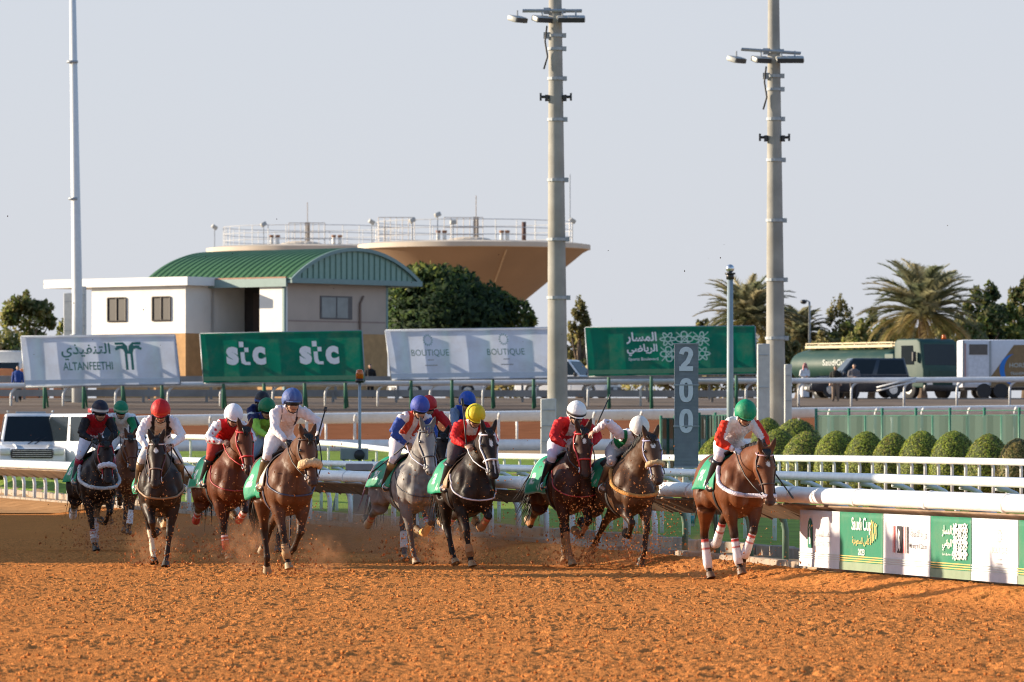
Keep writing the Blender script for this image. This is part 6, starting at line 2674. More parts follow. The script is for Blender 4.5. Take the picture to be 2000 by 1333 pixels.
def trailer():
    d = 284.0
    k = F / d
    g = gz(25, d)
    x0 = (1879 - 1000) / k
    root = empty('horse_trailer', (x0, d, g), radians(2))
    tag(root, 'white and gold horse trailer with a blue crescent at the right edge', 'trailer')
    zt = CH + (HZ - 664) / k - g
    L = 6.2
    m = MB()
    m.box((L / 2, 1.2, (zt + .55) / 2), (L, 2.3, zt - .55))
    bevel(m.build('body', pm('trailer_white', (.66, .68, .74), .4, var=.04), root), .08, 2)
    u = lambda p: (p - 1879) / k
    z = lambda y: CH + (HZ - y) / k - g
    O = Vector((0, .045, 0))
    flat('gold_panel', [[(u(1921), z(756)), (u(1981), z(674)), (L - .05, z(674)), (L - .05, z(756))]], O, (1, 0, 0), (0, 0, 1), pm('trailer_gold', (.24, .155, .07), .5), root, .006)
    cres = []
    N = 16
    for j in range(N):
        a0, a1 = pi * .52 + pi * .96 * j / N, pi * .52 + pi * .96 * (j + 1) / N
        ri0, ri1 = .82 - .26 * sin((a0 - pi * .52) / .96), .82 - .26 * sin((a1 - pi * .52) / .96)
        cx, cz = u(1983), z(722)
        cres.append([(cx + cos(q) * r * .95, cz + sin(q) * r * .95) for q, r in ((a0, .82), (a1, .82), (a1, ri1), (a0, ri0))])
    flat('crescent', cres, O, (1, 0, 0), (0, 0, 1), INK_BLUE, root, .012)
    lettering('HORSE', O, (1, 0, 0), (0, 0, 1), u(1972), z(718), .95, .22, INK_PALE, root, .01, 'lettering', .014)
    lettering('TRANSPORT', O, (1, 0, 0), (0, 0, 1), u(1974), z(733), 1.0, .15, INK_PALE, root, .01, 'lettering', .014)
    m = MB()
    m.box((u(1912), .035, (z(680) + .8) / 2), (u(1932) - u(1891), .03, z(672) - .8))
    dr = m.build('door', pm('trailer_door', (.68, .70, .77), .4), root)
    m = MB()
    m.box((u(1911), .012, z(683)), (.92, .03, .52))
    m.build('window', pm('trailer_window', (.10, .09, .085), .3), dr)
    m = MB()
    m.box((u(1934), .02, zt / 2 + .3), (.10, .04, zt - .7))
    m.box((u(1882), .02, zt / 2 + .3), (.10, .04, zt - .7))
    m.build('trim', M_GREYMET, root)
    m = MB()
    m.box((u(1884), .03, zt / 2 + .4), (.12, .05, zt * .6))
    m.build('marker_strip', pm('marker_pink', (.45, .22, .2), .5), root)
    m = MB()
    m.box((L / 2, 1.2, .5), (L - .3, 1.9, .14))
    m.build('chassis', M_BLACK, root)
    wheels(root, [(u(1922), .10), (u(1922) + .85, .10), (u(1922), 2.3), (u(1922) + .85, 2.3)], .38, .24)


trailer()

# white box truck and orange barriers far left
kx = F / 292
root = empty('box_truck', ((24 - 1000) / kx, 292, gz(-25, 292)), radians(-100))
tag(root, 'white box truck partly hidden behind the left white billboard', 'truck')
m = MB()
m.box((-1.0, 0, 1.55), (3.6, 2.0, 1.9))
bevel(m.build('box', pm('truck_white', (.72, .70, .66), .5, var=.05), root), .06, 1)
m = MB()
m.prism([Vector((x, -.95, z)) for x, z in ((.85, .5), (.85, 1.9), (1.6, 1.9), (2.15, 1.25), (2.4, 1.1), (2.4, .5))], (0, 1.9, 0))
bevel(m.build('cab', pm('truck_white', (.72, .70, .66)), root), .08, 2)
m = MB()
m.prism([Vector((1.66, -.8, 1.86)), Vector((2.12, -.8, 1.30)), Vector((2.12, .8, 1.30)), Vector((1.66, .8, 1.86))], (.02, 0, .015))
m.build('windscreen', M_GLASS, root)
wheels(root, [(1.5, .85), (1.5, -.85), (-1.9, .85), (-1.9, -.85)], .38, .24)
for i, (p, w_, lab) in enumerate(((8, 34, 'at the very left edge'), (57, 34, 'second from the left edge'), (88, 16, 'third in its row'), (112, 14, 'rightmost of its row'))):
    kx = F / 279
    x = (p - 1000) / kx
    root = empty('road_barrier', (x, 279, gz(x, 279)))
    root.scale = (1, 1, 1.45)
    tag(root, 'orange plastic road barrier under the left white billboard, ' + lab, 'barrier', 'orange plastic road barriers')
    wd = w_ / kx
    m = MB()
    m.prism([Vector((-wd / 2, y, z)) for y, z in ((-.28, 0), (-.28, .16), (-.12, .42), (-.09, 1.0), (.09, 1.0), (.12, .42), (.28, .16), (.28, 0))], (wd, 0, 0))
    bevel(m.build('shell', pm('barrier_orange', (.80, .27, .09), .55, var=.08), root), .03, 2)
    m = MB()
    m.box((0, -.115, .68), (wd * .8, .02, .16))
    m.build('reflector', pm('barrier_white', (.7, .66, .6), .4), root)
kx = F / 279
root = empty('bollard', ((143 - 1000) / kx, 279, gz(-21, 279)))
tag(root, 'short white round bollard right of the orange barriers', 'bollard')
m = MB()
m.tube([(0, 0, 0), (0, 0, .95), (0, 0, 1.02)], [.17, .16, .10], 14)
m.build('post', M_POST, root, True)
m = MB()
m.tube([(0, 0, .58), (0, 0, .68)], .172, 14)
m.build('band', M_GREYMET, root, True)

# low sunlit wall under the billboards
kx = F / 283
for p0, p1, lab in ((205, 300, 'low sunlit tan wall under the left white billboard'), (300, 420, 'low tan wall running toward the stc billboard')):
    xa, xb = (p0 - 1000) / kx, (p1 - 1000) / kx
    m = MB()
    m.box(((xa + xb) / 2, 283 + (p0 - 200) * .02, gz(xa, 283) + .5), (xb - xa, .3, 1.0), Matrix.Rotation(.5, 3, 'Z') if False else None)
    m.box(((xa + xb) / 2, 283 + (p0 - 200) * .02, gz(xa, 283) + 1.03), (xb - xa + .05, .38, .06))
    o = m.build('low_wall', pm('wall_tan', (.50, .32, .16), .9, var=.12))
    tag(o, lab, 'wall')


# ------------------------------------------------------------------ bystanders
def standing(loc, rz, label, top, bottom, skin=SKINC, robe=None, scarf=None, hair=(.015, .012, .01), h=1.74, arms='fold'):
    root = empty('person', loc, rz)
    s = h / 1.74
    root.scale = (s, s, s)
    tag(root, label, 'person', 'bystanders by the far road')
    hc = Vector((.03, 0, 1.61))
    L = {}
    fb = Flesh()
    fb.loft([(Vector((0, 0, z)), Vector((0, a, 0)), Vector((b, 0, 0))) for z, a, b in ((.80, .14, .10), (.95, .165, .115), (1.12, .14, .10), (1.32, .185, .115), (1.42, .18, .095), (1.48, .08, .06))], 'torso', 14)
    fb.limb([(0, 0, 1.44), (.02, 0, 1.56)], [.06, .052], 'neck')
    fb.mb.ball(hc, (.095, .075, .115), 12, 10)
    fb.mb.ball(hc + Vector((.045, 0, -.065)), (.05, .05, .05), 10, 8)
    fb.mb.tube([hc + Vector((.085, 0, 0)), hc + Vector((.112, 0, -.035)), hc + Vector((.08, 0, -.045))], [.012, .017, .012], 6)
    for sd in (1, -1):
        fb.mb.ball(hc + Vector((-.01, sd * .078, -.01)), (.028, .012, .034), 8, 6)
        sh = Vector((0, sd * .19, 1.40))
        el = Vector((-.03, sd * .26, 1.12))
        wr = Vector((.20, sd * .02, 1.10)) if arms == 'fold' else Vector((.06, sd * .27, .86))
        L[sd] = (sh, el, wr)
        fb.limb([sh, el], [.055, .043], 'arm')
        fb.limb([el, wr], [.042, .03], 'arm')
        fb.limb([(0, sd * .09, .92), (.02, sd * .10, .50), (-.02, sd * .11, .08)], [.095, .062, .042], 'leg')
        fb.limb([(-.04, sd * .11, .05), (.16, sd * .13, .04)], [.045, .036], 'leg')
    me, V, tg, tt = fb.skin(.016, 3, {})
    C = np.tile(np.array(skin), (len(V), 1))
    hr = (V[:, 2] > 1.665) | ((V[:, 2] > 1.58) & (V[:, 0] < .0)) 
    C[hr] = hair
    C[V[:, 2] < .10] = (.02, .015, .012)
    bmh = MB()
    for sd in (1, -1):
        sh, el, wr = L[sd]
        add_hand(bmh, wr, wr - el, Vector((0, sd * .2, 1)), -sd, skin, .8)
    bm = bmesh.new()
    bm.from_mesh(me)
    lay = bm.verts.layers.float_color.new('col')
    bm.verts.ensure_lookup_table()
    for i, v in enumerate(bm.verts):
        v[lay] = (*C[i], 1)
    vs = [bm.verts.new(p) for p in bmh.v]
    for v in vs:
        v[lay] = (*skin, 1)
    for fc in bmh.f:
        bm.faces.new([vs[i] for i in fc])
    bm.to_mesh(me)
    bm.free()
    me.materials.append(M_SKIN)
    link('body', me, root)
    for sd in (1, -1):
        e_ = MB()
        e_.ball(hc + Vector((.085, sd * .033, .012)), .011, 6, 4)
        e_.build('eye', M_EYE, root)
    fc = Flesh()
    if robe:
        fc.loft([(Vector((0, 0, z)), Vector((0, a, 0)), Vector((b, 0, 0))) for z, a, b in ((.06, .23, .17), (.4, .21, .155), (.85, .20, .145), (1.12, .18, .13), (1.32, .21, .135), (1.43, .195, .11), (1.50, .085, .07))], 'robe', 18)
    else:
        fc.loft([(Vector((0, 0, z)), Vector((0, a, 0)), Vector((b, 0, 0))) for z, a, b in ((.84, .18, .125), (.98, .185, .13), (1.12, .17, .125), (1.32, .21, .135), (1.43, .195, .11), (1.50, .08, .065))], 'robe', 18)
    for sd in (1, -1):
        sh, el, wr = L[sd]
        fc.limb([sh, sh.lerp(el, .5), el], [.078, .07, .06], 's')
        fc.limb([el, el.lerp(wr, .9)], [.06, .045], 's')
    me, V, tg, tt = fc.skin(.018, 3, {})
    set_col(me, np.tile(np.array(robe or top), (len(V), 1)))
    me.materials.append(M_CLOTH)
    link('robe' if robe else 'jacket', me, root)
    if not robe:
        fp = Flesh()
        for sd in (1, -1):
            fp.limb([(0, sd * .06, .90), (0, sd * .095, .86), (.02, sd * .10, .50), (-.02, sd * .11, .09)], [.125, .12, .085, .07], 'p')
        me, V, tg, tt = fp.skin(.02, 3, {})
        set_col(me, np.tile(np.array(bottom), (len(V), 1)))
        me.materials.append(M_CLOTH)
        link('trousers', me, root)
    if scarf:
        fs = Flesh()
        fs.mb.ball(hc + Vector((-.02, 0, .03)), (.115, .10, .125), 14, 10)
        fs.limb([hc + Vector((-.05, 0, 0)), hc + Vector((-.07, 0, -.18)), hc + Vector((-.09, 0, -.30))], [.10, (.13, .09), (.16, .06)], 's')
        for sd in (1, -1):
            fs.limb([hc + Vector((0, sd * .085, .02)), hc + Vector((.02, sd * .11, -.12)), hc + Vector((.05, sd * .12, -.24))], [.035, .04, .04], 's')
        fs.limb([hc + Vector((-.02, 0, .03)), hc + Vector((-.02, 0, .1))], [.11, .1], 's', add=False)
        me, V, tg, tt = fs.skin(.016, 3, {})
        ck = ((np.floor(V[:, 1] * 45) + np.floor(V[:, 2] * 45)) % 2)[:, None]
        set_col(me, np.array(scarf) * (1 - ck * .7) + np.array((.6, .55, .53)) * ck * .7)
        me.materials.append(M_CLOTH)
        link('headscarf', me, root)
        cd = MB()
        cd.tube([hc + Vector((-.02 + .112 * cos(q), .098 * sin(q), .085)) for q in np.linspace(0, 2 * pi, 20, endpoint=False)], .012, 6, closed=True)
        cd.build('head_cord', M_BLACK, root, True)
    return root


def stand_at(px, d, **kw):
    p = at(px, d)
    return standing((p.x, d, gz(p.x, d)), **kw)


stand_at(1572, 281, rz=radians(-60), label='man in a long white robe and red checked headscarf', top=None, bottom=None, robe=(.74, .74, .76), scarf=(.42, .05, .05))
stand_at(1632, 271, rz=radians(-100), label='person in a dark jacket and tan trousers before the blue car', top=(.018, .02, .018), bottom=(.22, .16, .12), arms='down')
stand_at(1668, 272, rz=radians(-80), label='person in a grey jacket standing beside the blue car', top=(.16, .15, .16), bottom=(.05, .045, .05), arms='fold', h=1.8)
stand_at(723, 279, rz=radians(-90), label='person in black standing at the right end of the stc billboard', top=(.012, .012, .015), bottom=(.01, .01, .012), arms='down', h=1.7)
stand_at(35, 271, rz=radians(-90), label='person in a bright blue jacket at the far left behind the rail', top=(.02, .06, .26), bottom=(.03, .03, .035), arms='down')

# ------------------------------------------------------------------ the grandstand whose shade lies over the middle of the track
root = empty('grandstand', (0, 0, 0))
tag(root, 'tall grandstand beyond the outer side of the track', 'grandstand')
m = MB()
m.prism([Vector((-60, y, z)) for y, z in ((93.6, 0), (93.6, 15.5), (142, 15.5), (142, 0))], (-14, 0, 0))
m.build('wall', pm('stand_concrete', (.5, .47, .42), .8), root)
m = MB()
for i in range(7):
    m.box((-58.5 + i * .1 - .0, 118, .6 + i * .9), (3.0 + i * 0, 46, .5))
m.build('terrace', pm('stand_step', (.4, .38, .35), .8), root)
m = MB()
m.box((-58, 118, 15.8), (20, 48.8, .5))
m.build('roof', M_GREYMET, root)

# flags added out of view only to throw shadows on the rail cloths
for i, (d_, w_, h_) in enumerate(((73.6, .55, .8), (71.3, .7, .6), (69.6, .5, .9), (67.4, .6, .7))):
    x = -9.4
    root = empty('added_flag_pole', (x, d_, 0))
    tag(root, 'unseen flag pole added left of the track to shadow the rail cloths', 'flag pole', 'added flag poles that shadow the rail cloths')
    zt = 4.35 + .15 * (i % 2)
    m = MB()
    m.tube([(0, 0, -.1), (0, 0, zt + .1)], .035, 8)
    m.build('pole', M_GREYMET, root, True)
    m = MB()
    rows = [[Vector((.04 * sin(j * 1.3 + i), -.02 - w_ * j / 8, zt - h_ * k / 5 - .10 * j / 8 - .03 * sin(j * .9 + k))) for j in range(9)] for k in range(6)]
    m.rings(rows, False, 0, False)
    m.build('flag', BG, root, True)


# ------------------------------------------------------------------ the race
def lin(*c):
    return srgb(*c)


RED, DRED = (.56, .012, .016), (.40, .01, .018)
WHT = (.76, .75, .79)
BLU, NAVY = (.022, .075, .42), (.012, .02, .09)
BLK = (.012, .012, .016)
GRN = (.0, .235, .10)


def cap(c, band=None, panels=None):
    def f(th, a):
        if band and -.15 < th < .08:
            return band
        if panels and panels(th, a):
            return panels(th, a)
        return c
    return f


def is_sl(t):
    return t[:6] == 'sleeve'


def silk1(t, u, p):
    if is_sl(t):
        return BLK if u > .16 else DRED
    return DRED if p[0] > -.30 else (.62, .60, .62)


def silk2(t, u, p):
    if is_sl(t):
        return (.01, .19, .075) if u > .22 else WHT
    return WHT


def silk3(t, u, p):
    if is_sl(t):
        return WHT if u > .08 else BLK
    return BLK if abs(p[1]) > .075 or p[2] > .03 else (.62, .54, .42)


def silk4(t, u, p):
    if is_sl(t):
        k = sin(p[0] * 55 + 1) * sin(p[1] * 60) * sin(p[2] * 55 + 2)
        if u < .1:
            return RED
        return RED if k > .42 else WHT
    return RED


def silk5(t, u, p):
    if is_sl(t):
        return (.30, .58, .08) if u > .28 else NAVY
    return (.03, .04, .18) if p[2] > -.02 else (.30, .58, .08)


def silk6(t, u, p):
    if is_sl(t):
        return (.55, .58, .62) if .30 < u < .38 else NAVY
    return (.012, .014, .03)


def silk7(t, u, p):
    if is_sl(t):
        return (.76, .71, .74)
    if .10 < abs(p[1]) < .135 and p[0] > -.12:
        return (.02, .025, .06)
    return (.76, .71, .74)


def silk8(t, u, p):
    if is_sl(t):
        return (.70, .66, .70) if u < .2 else (.03, .07, .30)
    a = abs(p[1])
    return (.58, .06, .025) if .045 < a < .13 else (.72, .68, .70)


def silk9(t, u, p):
    return (.50, .015, .02)


def silk10(t, u, p):
    if not is_sl(t) and p[0] > .0 and abs(p[1]) < .08:
        return WHT
    return (.58, .014, .016) if not (is_sl(t) and u < .06) else WHT


def silk11(t, u, p):
    if is_sl(t):
        return (.16, .22, .34) if u > .1 else BLU
    return BLU if abs(p[1]) > .04 else (.4, .45, .6)


def silk12(t, u, p):
    if not is_sl(t) and abs(p[1]) < .055 and p[0] > -.1:
        return WHT
    return (.52, .014, .018)


def silk13(t, u, p):
    if is_sl(t):
        return (.01, .16, .06) if u < .10 else (.66, .60, .68)
    return (.01, .16, .06) if abs(p[1]) > .10 else WHT


def silk14(t, u, p):
    if is_sl(t):
        ax = .175 + (u - .12) / .43 * .10 if u < .55 else .275 - (u - .55) / .45 * .14
        return (.66, .035, .012) if (u > .06 and abs(p[1]) - ax > .004 and u < .9) else WHT
    return WHT


BLACKC = (.022, .016, .014)
DBAY = (.050, .026, .017)
BAY = (.155, .050, .018)
RBAY = (.085, .028, .013)
BRN = (.115, .058, .030)
GREYC = (.21, .195, .185)

HS = []


def entry(px, d, yaw, hp, rp, hl, rl, crop=None, air=0.0):
    x = (px - 1000) / F * d
    rz = atan2(-cos(radians(yaw)), sin(radians(yaw)))
    hp['seed'] = len(HS) + 1
    rp['seed'] = len(HS) + 3
    root, info = make_horse(hp, hl)
    jr = make_rider(rp, rl, info)
    info['reins'].build('rein', M_STRAP, root, True)
    z = gz(x, d) - info['low'] + air - .012
    for o in (root, jr):
        o.location = (x, d, z)
        o.rotation_euler = (0, 0, rz)
    if crop:
        pts, lab = crop
        hk = info['J']['R' if pts[0] == 'R' else 'L'][2]
        c = riding_crop([hk, hk + Vector(pts[1])], lab)
        c.location = (x, d, z)
        c.rotation_euler = (0, 0, rz)
    HS.append((x, d, rz, z, hp))


SB = [('HR', WHT, (.45, .03, .03), .12, 1)]
# 1 black horse, far left
entry(183, 91, 15, dict(ear_z=1.95, coat=(0.0178, 0.0092, 0.0078), FR='plant', FL='half', HR='lift', HL='fwd', neck=24, neck_yaw=-2, head=60, bridle=(.42, .02, .03), fleece=(.70, .66, .72), fleece_r=.045, collar=((.58, .56, .56), .030, 1.10),
                           wraps=[('HR', WHT, (.2, .25, .25), .1, 2), ('HL', WHT, (.5, .45, .45), .1, 2), ('FR', (.6, .55, .55), (.4, .1, .1), .5, 2)], rein=1, cloth_drop=88),
      dict(silk=silk1, cap=cap((.012, .014, .03), (.7, .7, .7)), h=.19, yaw=6, pitch=14, boot=(.05, .07, .09), boot_top=(.40, .02, .06), glove=(.02, .02, .02), breeches=(.66, .64, .72), hands=((.66, .12, 1.70), (.62, -.13, 1.70))),
      'black racehorse with white sheepskin noseband and white breast collar at the far left', 'jockey in red and black with a white-banded black cap', ('R', (-.62, -.20, -.30)) and (('R', (-.60, -.12, -.42)), 'black crop held back by the jockey in red and black'))
# 2 bay behind it
entry(238, 106, 10, dict(ear_z=2.05, coat=(0.1137, 0.0380, 0.0154), FR='fold', FL='plant', HR='back', HL='fwd', neck=26, neck_yaw=4, head=60, brow=(.5, .6, .6), bridle=(.10, .03, .02), wraps=[('FL', WHT, WHT, .1, 1)], cloth_drop=70),
      dict(silk=silk2, cap=cap((.0, .19, .095), (.3, .5, .35)), h=.27, yaw=5, pitch=22, lean=-.06, breeches=(.7, .7, .74)),
      'bay racehorse running just behind the black one at the far left', 'jockey in white and green with a green cap at the far left')
# 3 dark brown with red cap rider
entry(312, 80, 5, dict(ear_z=2.00, coat=(0.0259, 0.0152, 0.0102), FL='plant', FR='half', HR='fwd', HL='lift', neck=27, neck_yaw=-6, head=62, blaze=[(.18, .30, .030)], brow=(.6, .5, .5), bridle=(.10, .03, .03), nose_strap=(.2, .13, .1), collar=((.30, .17, .08), .016, 1.06),
                          socks=[('HR', (.62, .52, .38), .15), ('HL', (.66, .55, .36), .25)], cloth_drop=100),
      dict(silk=silk3, cap=cap((.50, .012, .014), (.62, .06, .03)), h=.14, yaw=-4, pitch=30, hands=((.62, .15, 1.66), (.60, -.17, 1.62)), poleL=(-.1, 1.2, -.3), poleR=(-.1, -1.2, -.3), boot=(.06, .04, .025), boot_top=(.25, .16, .08), breeches=(.72, .70, .68)),
      'dark brown racehorse with a small star and two pale hind socks', 'jockey in a black vest over white sleeves with a red cap', (('L', (-.80, .30, -.46)), 'dark crop trailing beside the dark brown horse'))
# 4 bay with red bridle
entry(437, 83, 17, dict(ear_z=2.13, coat=(0.1089, 0.0305, 0.0108), FR='plant', FL='fold', HR='lift', HL='fwd', neck=30, neck_yaw=6, head=64, bridle=(.60, .03, .03), bridle_r=.013, blaze=[(.82, .98, .018)], hoof=(.32, .20, .09), muzzle=(.03, .016, .012), collar=((.35, .03, .03), .011, 1.10),
                           wraps=[('HR', (.50, .05, .03), (.7, .6, .6), .05, 1), ('FL', (.50, .06, .03), (.7, .6, .6), .05, 1), ('FR', (.50, .06, .03), (.7, .6, .6), .45, 2)], cloth_edge=(.5, .55, .5), rein=1),
      dict(silk=silk4, cap=cap((.74, .74, .82)), h=.05, yaw=6, pitch=30, hands=((.70, .16, 1.72), (.62, -.17, 1.72)), rein=(.55, .03, .03), boot=(.014, .014, .016), breeches=(.40, .05, .03), fwd=.03),
      'bay racehorse with a bright red bridle and red leg bandages', 'jockey in a red vest and star-spotted white sleeves with a white cap', None, .04)
# 5 hidden horse, green cap
entry(520, 90, 14, dict(ear_z=2.10, coat=(0.0568, 0.0253, 0.0154), FR='fold', FL='plant', HR='fwd', HL='back', neck=20, head=60, cloth_drop=80),
      dict(silk=silk5, cap=cap((.004, .16, .065)), h=.22, yaw=3, pitch=16, lean=-.08, breeches=(.3, .35, .45)),
      'dark bay racehorse mostly hidden behind the sheepskin-noseband bay', 'jockey in navy and lime with a dark green cap')
# 6 further hidden horse, black cap
entry(508, 100, 12, dict(ear_z=2.10, coat=(0.0370, 0.0172, 0.0108), FR='plant', FL='fold', HR='back', HL='fwd', neck=16, head=62, cloth_drop=80),
      dict(silk=silk6, cap=cap((.014, .016, .024), (.02, .10, .35)), h=.40, yaw=2, pitch=14, lean=-.04, breeches=(.4, .42, .5)),
      'dark racehorse hidden at the back of the middle-left group', 'jockey in navy with a blue-banded black cap at the back')
# 7 brown with big sheepskin noseband
entry(552, 75.5, 16, dict(ear_z=2.00, coat=(0.1089, 0.0439, 0.0200), FR=(18, 8, 16), FL=(8, -44, -66), HR=(46, -14, 2, -30), HL='back', neck=29, neck_yaw=5, head=62, fleece=(.62, .44, .25), fleece_r=.058, bridle=(.05, .025, .02), collar=((.05, .05, .09), .013, 1.08), pad=(.55, .50, .42), cloth=(-.40, .02), cloth_drop=112,
                              muzzle=(.05, .03, .025), wraps=[('FR', (.42, .26, .12), (.06, .05, .04), .55, 2)], hoof=(.3, .2, .1), girth=(.05, .05, .08)),
      dict(silk=silk7, cap=cap((.055, .105, .30), None, lambda th, a: (.10, .17, .38) if abs(sin(a * 1)) < .10 and th > 0 else None), h=.14, ch=.05, yaw=2, pitch=4, glove=(.015, .015, .018), breeches=(.74, .70, .72), boot=(.10, .065, .03), boot_top=(.12, .08, .04),
           hands=((.56, .34, 1.72), (.64, -.10, 1.66)), poleL=(-.2, 1.2, -.1), poleR=(-.1, -1.0, -.4)),
      'brown racehorse with a thick tan sheepskin noseband', 'jockey in white with a blue cap raising a crop on the left half', (('L', (.05, .10, .40)), 'black crop held upright beside the sheepskin-noseband horse'))
# 8 grey
entry(794, 82, 22, dict(ear_z=2.18, coat=GREYC, point=(.10, .085, .075), dapple=True, FR='plant', FL='half', HR='lift', HL='fwd', neck=33, neck_yaw=-4, head=66, muzzle=(.09, .075, .07), mane=(.16, .15, .15), bridle=(.09, .09, .11), collar=((.08, .07, .07), .009, 1.06), hoof=(.3, .2, .11),
                           wraps=[('HR', (.55, .36, .2), (.5, .1, .06), .1, 2), ('FL', (.6, .33, .1), (.6, .33, .1), .3, 2), ('HL', (.62, .6, .58), (.62, .6, .58), .3, 1)], cloth_drop=88),
      dict(silk=silk8, cap=cap((.045, .075, .36)), h=.20, yaw=-2, pitch=22, hands=((.60, .10, 1.68), (.42, -.16, 1.64)), boot=(.03, .025, .02), boot_top=(.36, .22, .08), breeches=(.72, .64, .66), rein=(.5, .5, .62), foot=-.05),
      'dappled grey racehorse with a dark muzzle', 'jockey in red, white and blue with a royal blue cap on the grey', (('R', (-.66, -.28, -.40)), 'brown crop pointing back from the rider of the grey'))
# 9 dark horse behind the grey
entry(838, 93, 8, dict(ear_z=2.10, coat=(0.0192, 0.0119, 0.0102), FR='fwd', FL='fold', HR='back', HL='fwd', neck=30, neck_yaw=8, head=62, brow=(.5, .5, .5), bridle=(.10, .06, .04), wraps=[('FR', (.6, .5, .5), (.5, .08, .08), .1, 1)], cloth_drop=80),
      dict(silk=silk9, cap=cap((.50, .015, .02)), h=.30, lean=-.06, yaw=0, pitch=20, hands=((.66, .25, 1.66), (.66, -.1, 1.7)), poleL=(-.1, 1.3, .0), breeches=(.6, .6, .62)),
      'black racehorse tucked in behind the grey', 'jockey in plain red half hidden behind the rider of the grey')
# 10 black with white bridle
entry(908, 79.5, 16, dict(ear_z=2.13, coat=(0.0192, 0.0119, 0.0090), FR=(20, 4, 16), FL='fold', HR='fwd', HL='lift', neck=24, neck_yaw=6, head=63, bridle=(.72, .70, .74), bridle_r=.0145, blaze=[(.18, .36, .02), (.60, .92, .016)], collar=((.60, .52, .55), .012, 1.04), pad=(.36, .24, .14), cloth=(-.44, .02),
                             wraps=[('FL', (.36, .18, .08), (.5, .1, .06), .05, 2), ('FR', (.38, .2, .09), (.38, .2, .09), .6, 2), ('HL', (.6, .56, .54), (.6, .2, .2), .1, 1)], hoof=(.35, .2, .09)),
      dict(silk=silk10, cap=cap((.66, .50, .012)), h=.07, yaw=0, pitch=34, hands=((.70, .17, 1.68), (.70, -.17, 1.70)), poleL=(-.2, 1.2, -.35), poleR=(-.2, -1.2, -.35), breeches=(.10, .09, .09), boot=(.014, .014, .016), rein=(.7, .68, .7)),
      'black racehorse with a broad white bridle and white blaze', 'jockey in red with a yellow cap', (('R', (-.16, -.02, .66)), 'long black crop raised above the yellow cap'), .02)
# 11 hidden, blue cap
entry(905, 92, 10, dict(ear_z=2.10, coat=(0.0370, 0.0198, 0.0120), FR='plant', FL='fold', HR='lift', HL='fwd', neck=12, head=62, cloth_drop=80),
      dict(silk=silk11, cap=cap((.010, .07, .38)), h=.34, yaw=4, pitch=14, lean=-.02, breeches=(.55, .55, .6)),
      'dark bay racehorse hidden behind the white-bridled black', 'jockey in blue with a deep blue cap behind the yellow cap')
# 12 dark bay, red bridle
entry(1103, 79.5, 17, dict(ear_z=2.12, coat=(0.0521, 0.0169, 0.0092), FR='plant', FL='half', HR='lift', HL='fwd', neck=28, neck_yaw=-5, head=66, bridle=(.52, .03, .03), bridle_r=.014, blaze=[(.20, .32, .028)], collar=((.40, .04, .04), .010, 1.06), tail_sway=-.2, hoof=(.38, .24, .12), cloth_edge=(.45, .6, .6), cloth_drop=104,
                              socks=[('FR', (.34, .17, .08), .1), ('HR', (.34, .17, .08), .1), ('FL', (.30, .14, .07), .2)]),
      dict(silk=silk12, cap=cap((.76, .76, .78), BLK), h=.08, yaw=2, pitch=26, hands=((.60, .20, 1.68), (.62, -.16, 1.66)), poleL=(-.2, 1.3, -.25), poleR=(-.1, -1.2, -.3), boot=(.014, .014, .02), breeches=(.68, .66, .76)),
      'dark bay racehorse with a red bridle and white star', 'jockey in red with a black-banded white cap', None, .03)
# 13 brown on the rail, orange collar
entry(1216, 78.6, 19, dict(ear_z=2.04, coat=(0.0805, 0.0397, 0.0215), FR='half', FL=(30, 4, -30), HR='lift', HL='back', neck=25, neck_yaw=2, head=60, head_roll=8, fleece=(.50, .35, .19), fleece_r=.036, bridle=(.40, .38, .55), blaze=[(.15, .28, .03)], collar=((.56, .26, .07), .027, 1.10), muzzle=(.03, .02, .018), cloth=(-.42, .06), cloth_drop=84, mane_side=-1),
      dict(silk=silk13, cap=cap((.70, .67, .64), None, lambda th, a: (.62, .58, .52) if abs(sin(a)) < .2 and th > .2 else None), h=-.08, yaw=-8, pitch=40, lean=.03, free='R', hands=((.62, .30, 1.52), (.20, -.50, 1.93)), abs_hands=True, poleR=(.2, -.4, .5), head_off=(.02, .0, -.03), boot=(.07, .045, .03), boot_top=(.2, .12, .06), breeches=(.50, .45, .45)),
      'brown racehorse with an orange breast collar beside the rail', 'jockey in white and green stretching out an arm with a crop', (('R', (-.02, .26, .52)), 'silver-tipped crop held out by the stretching jockey'), .05)
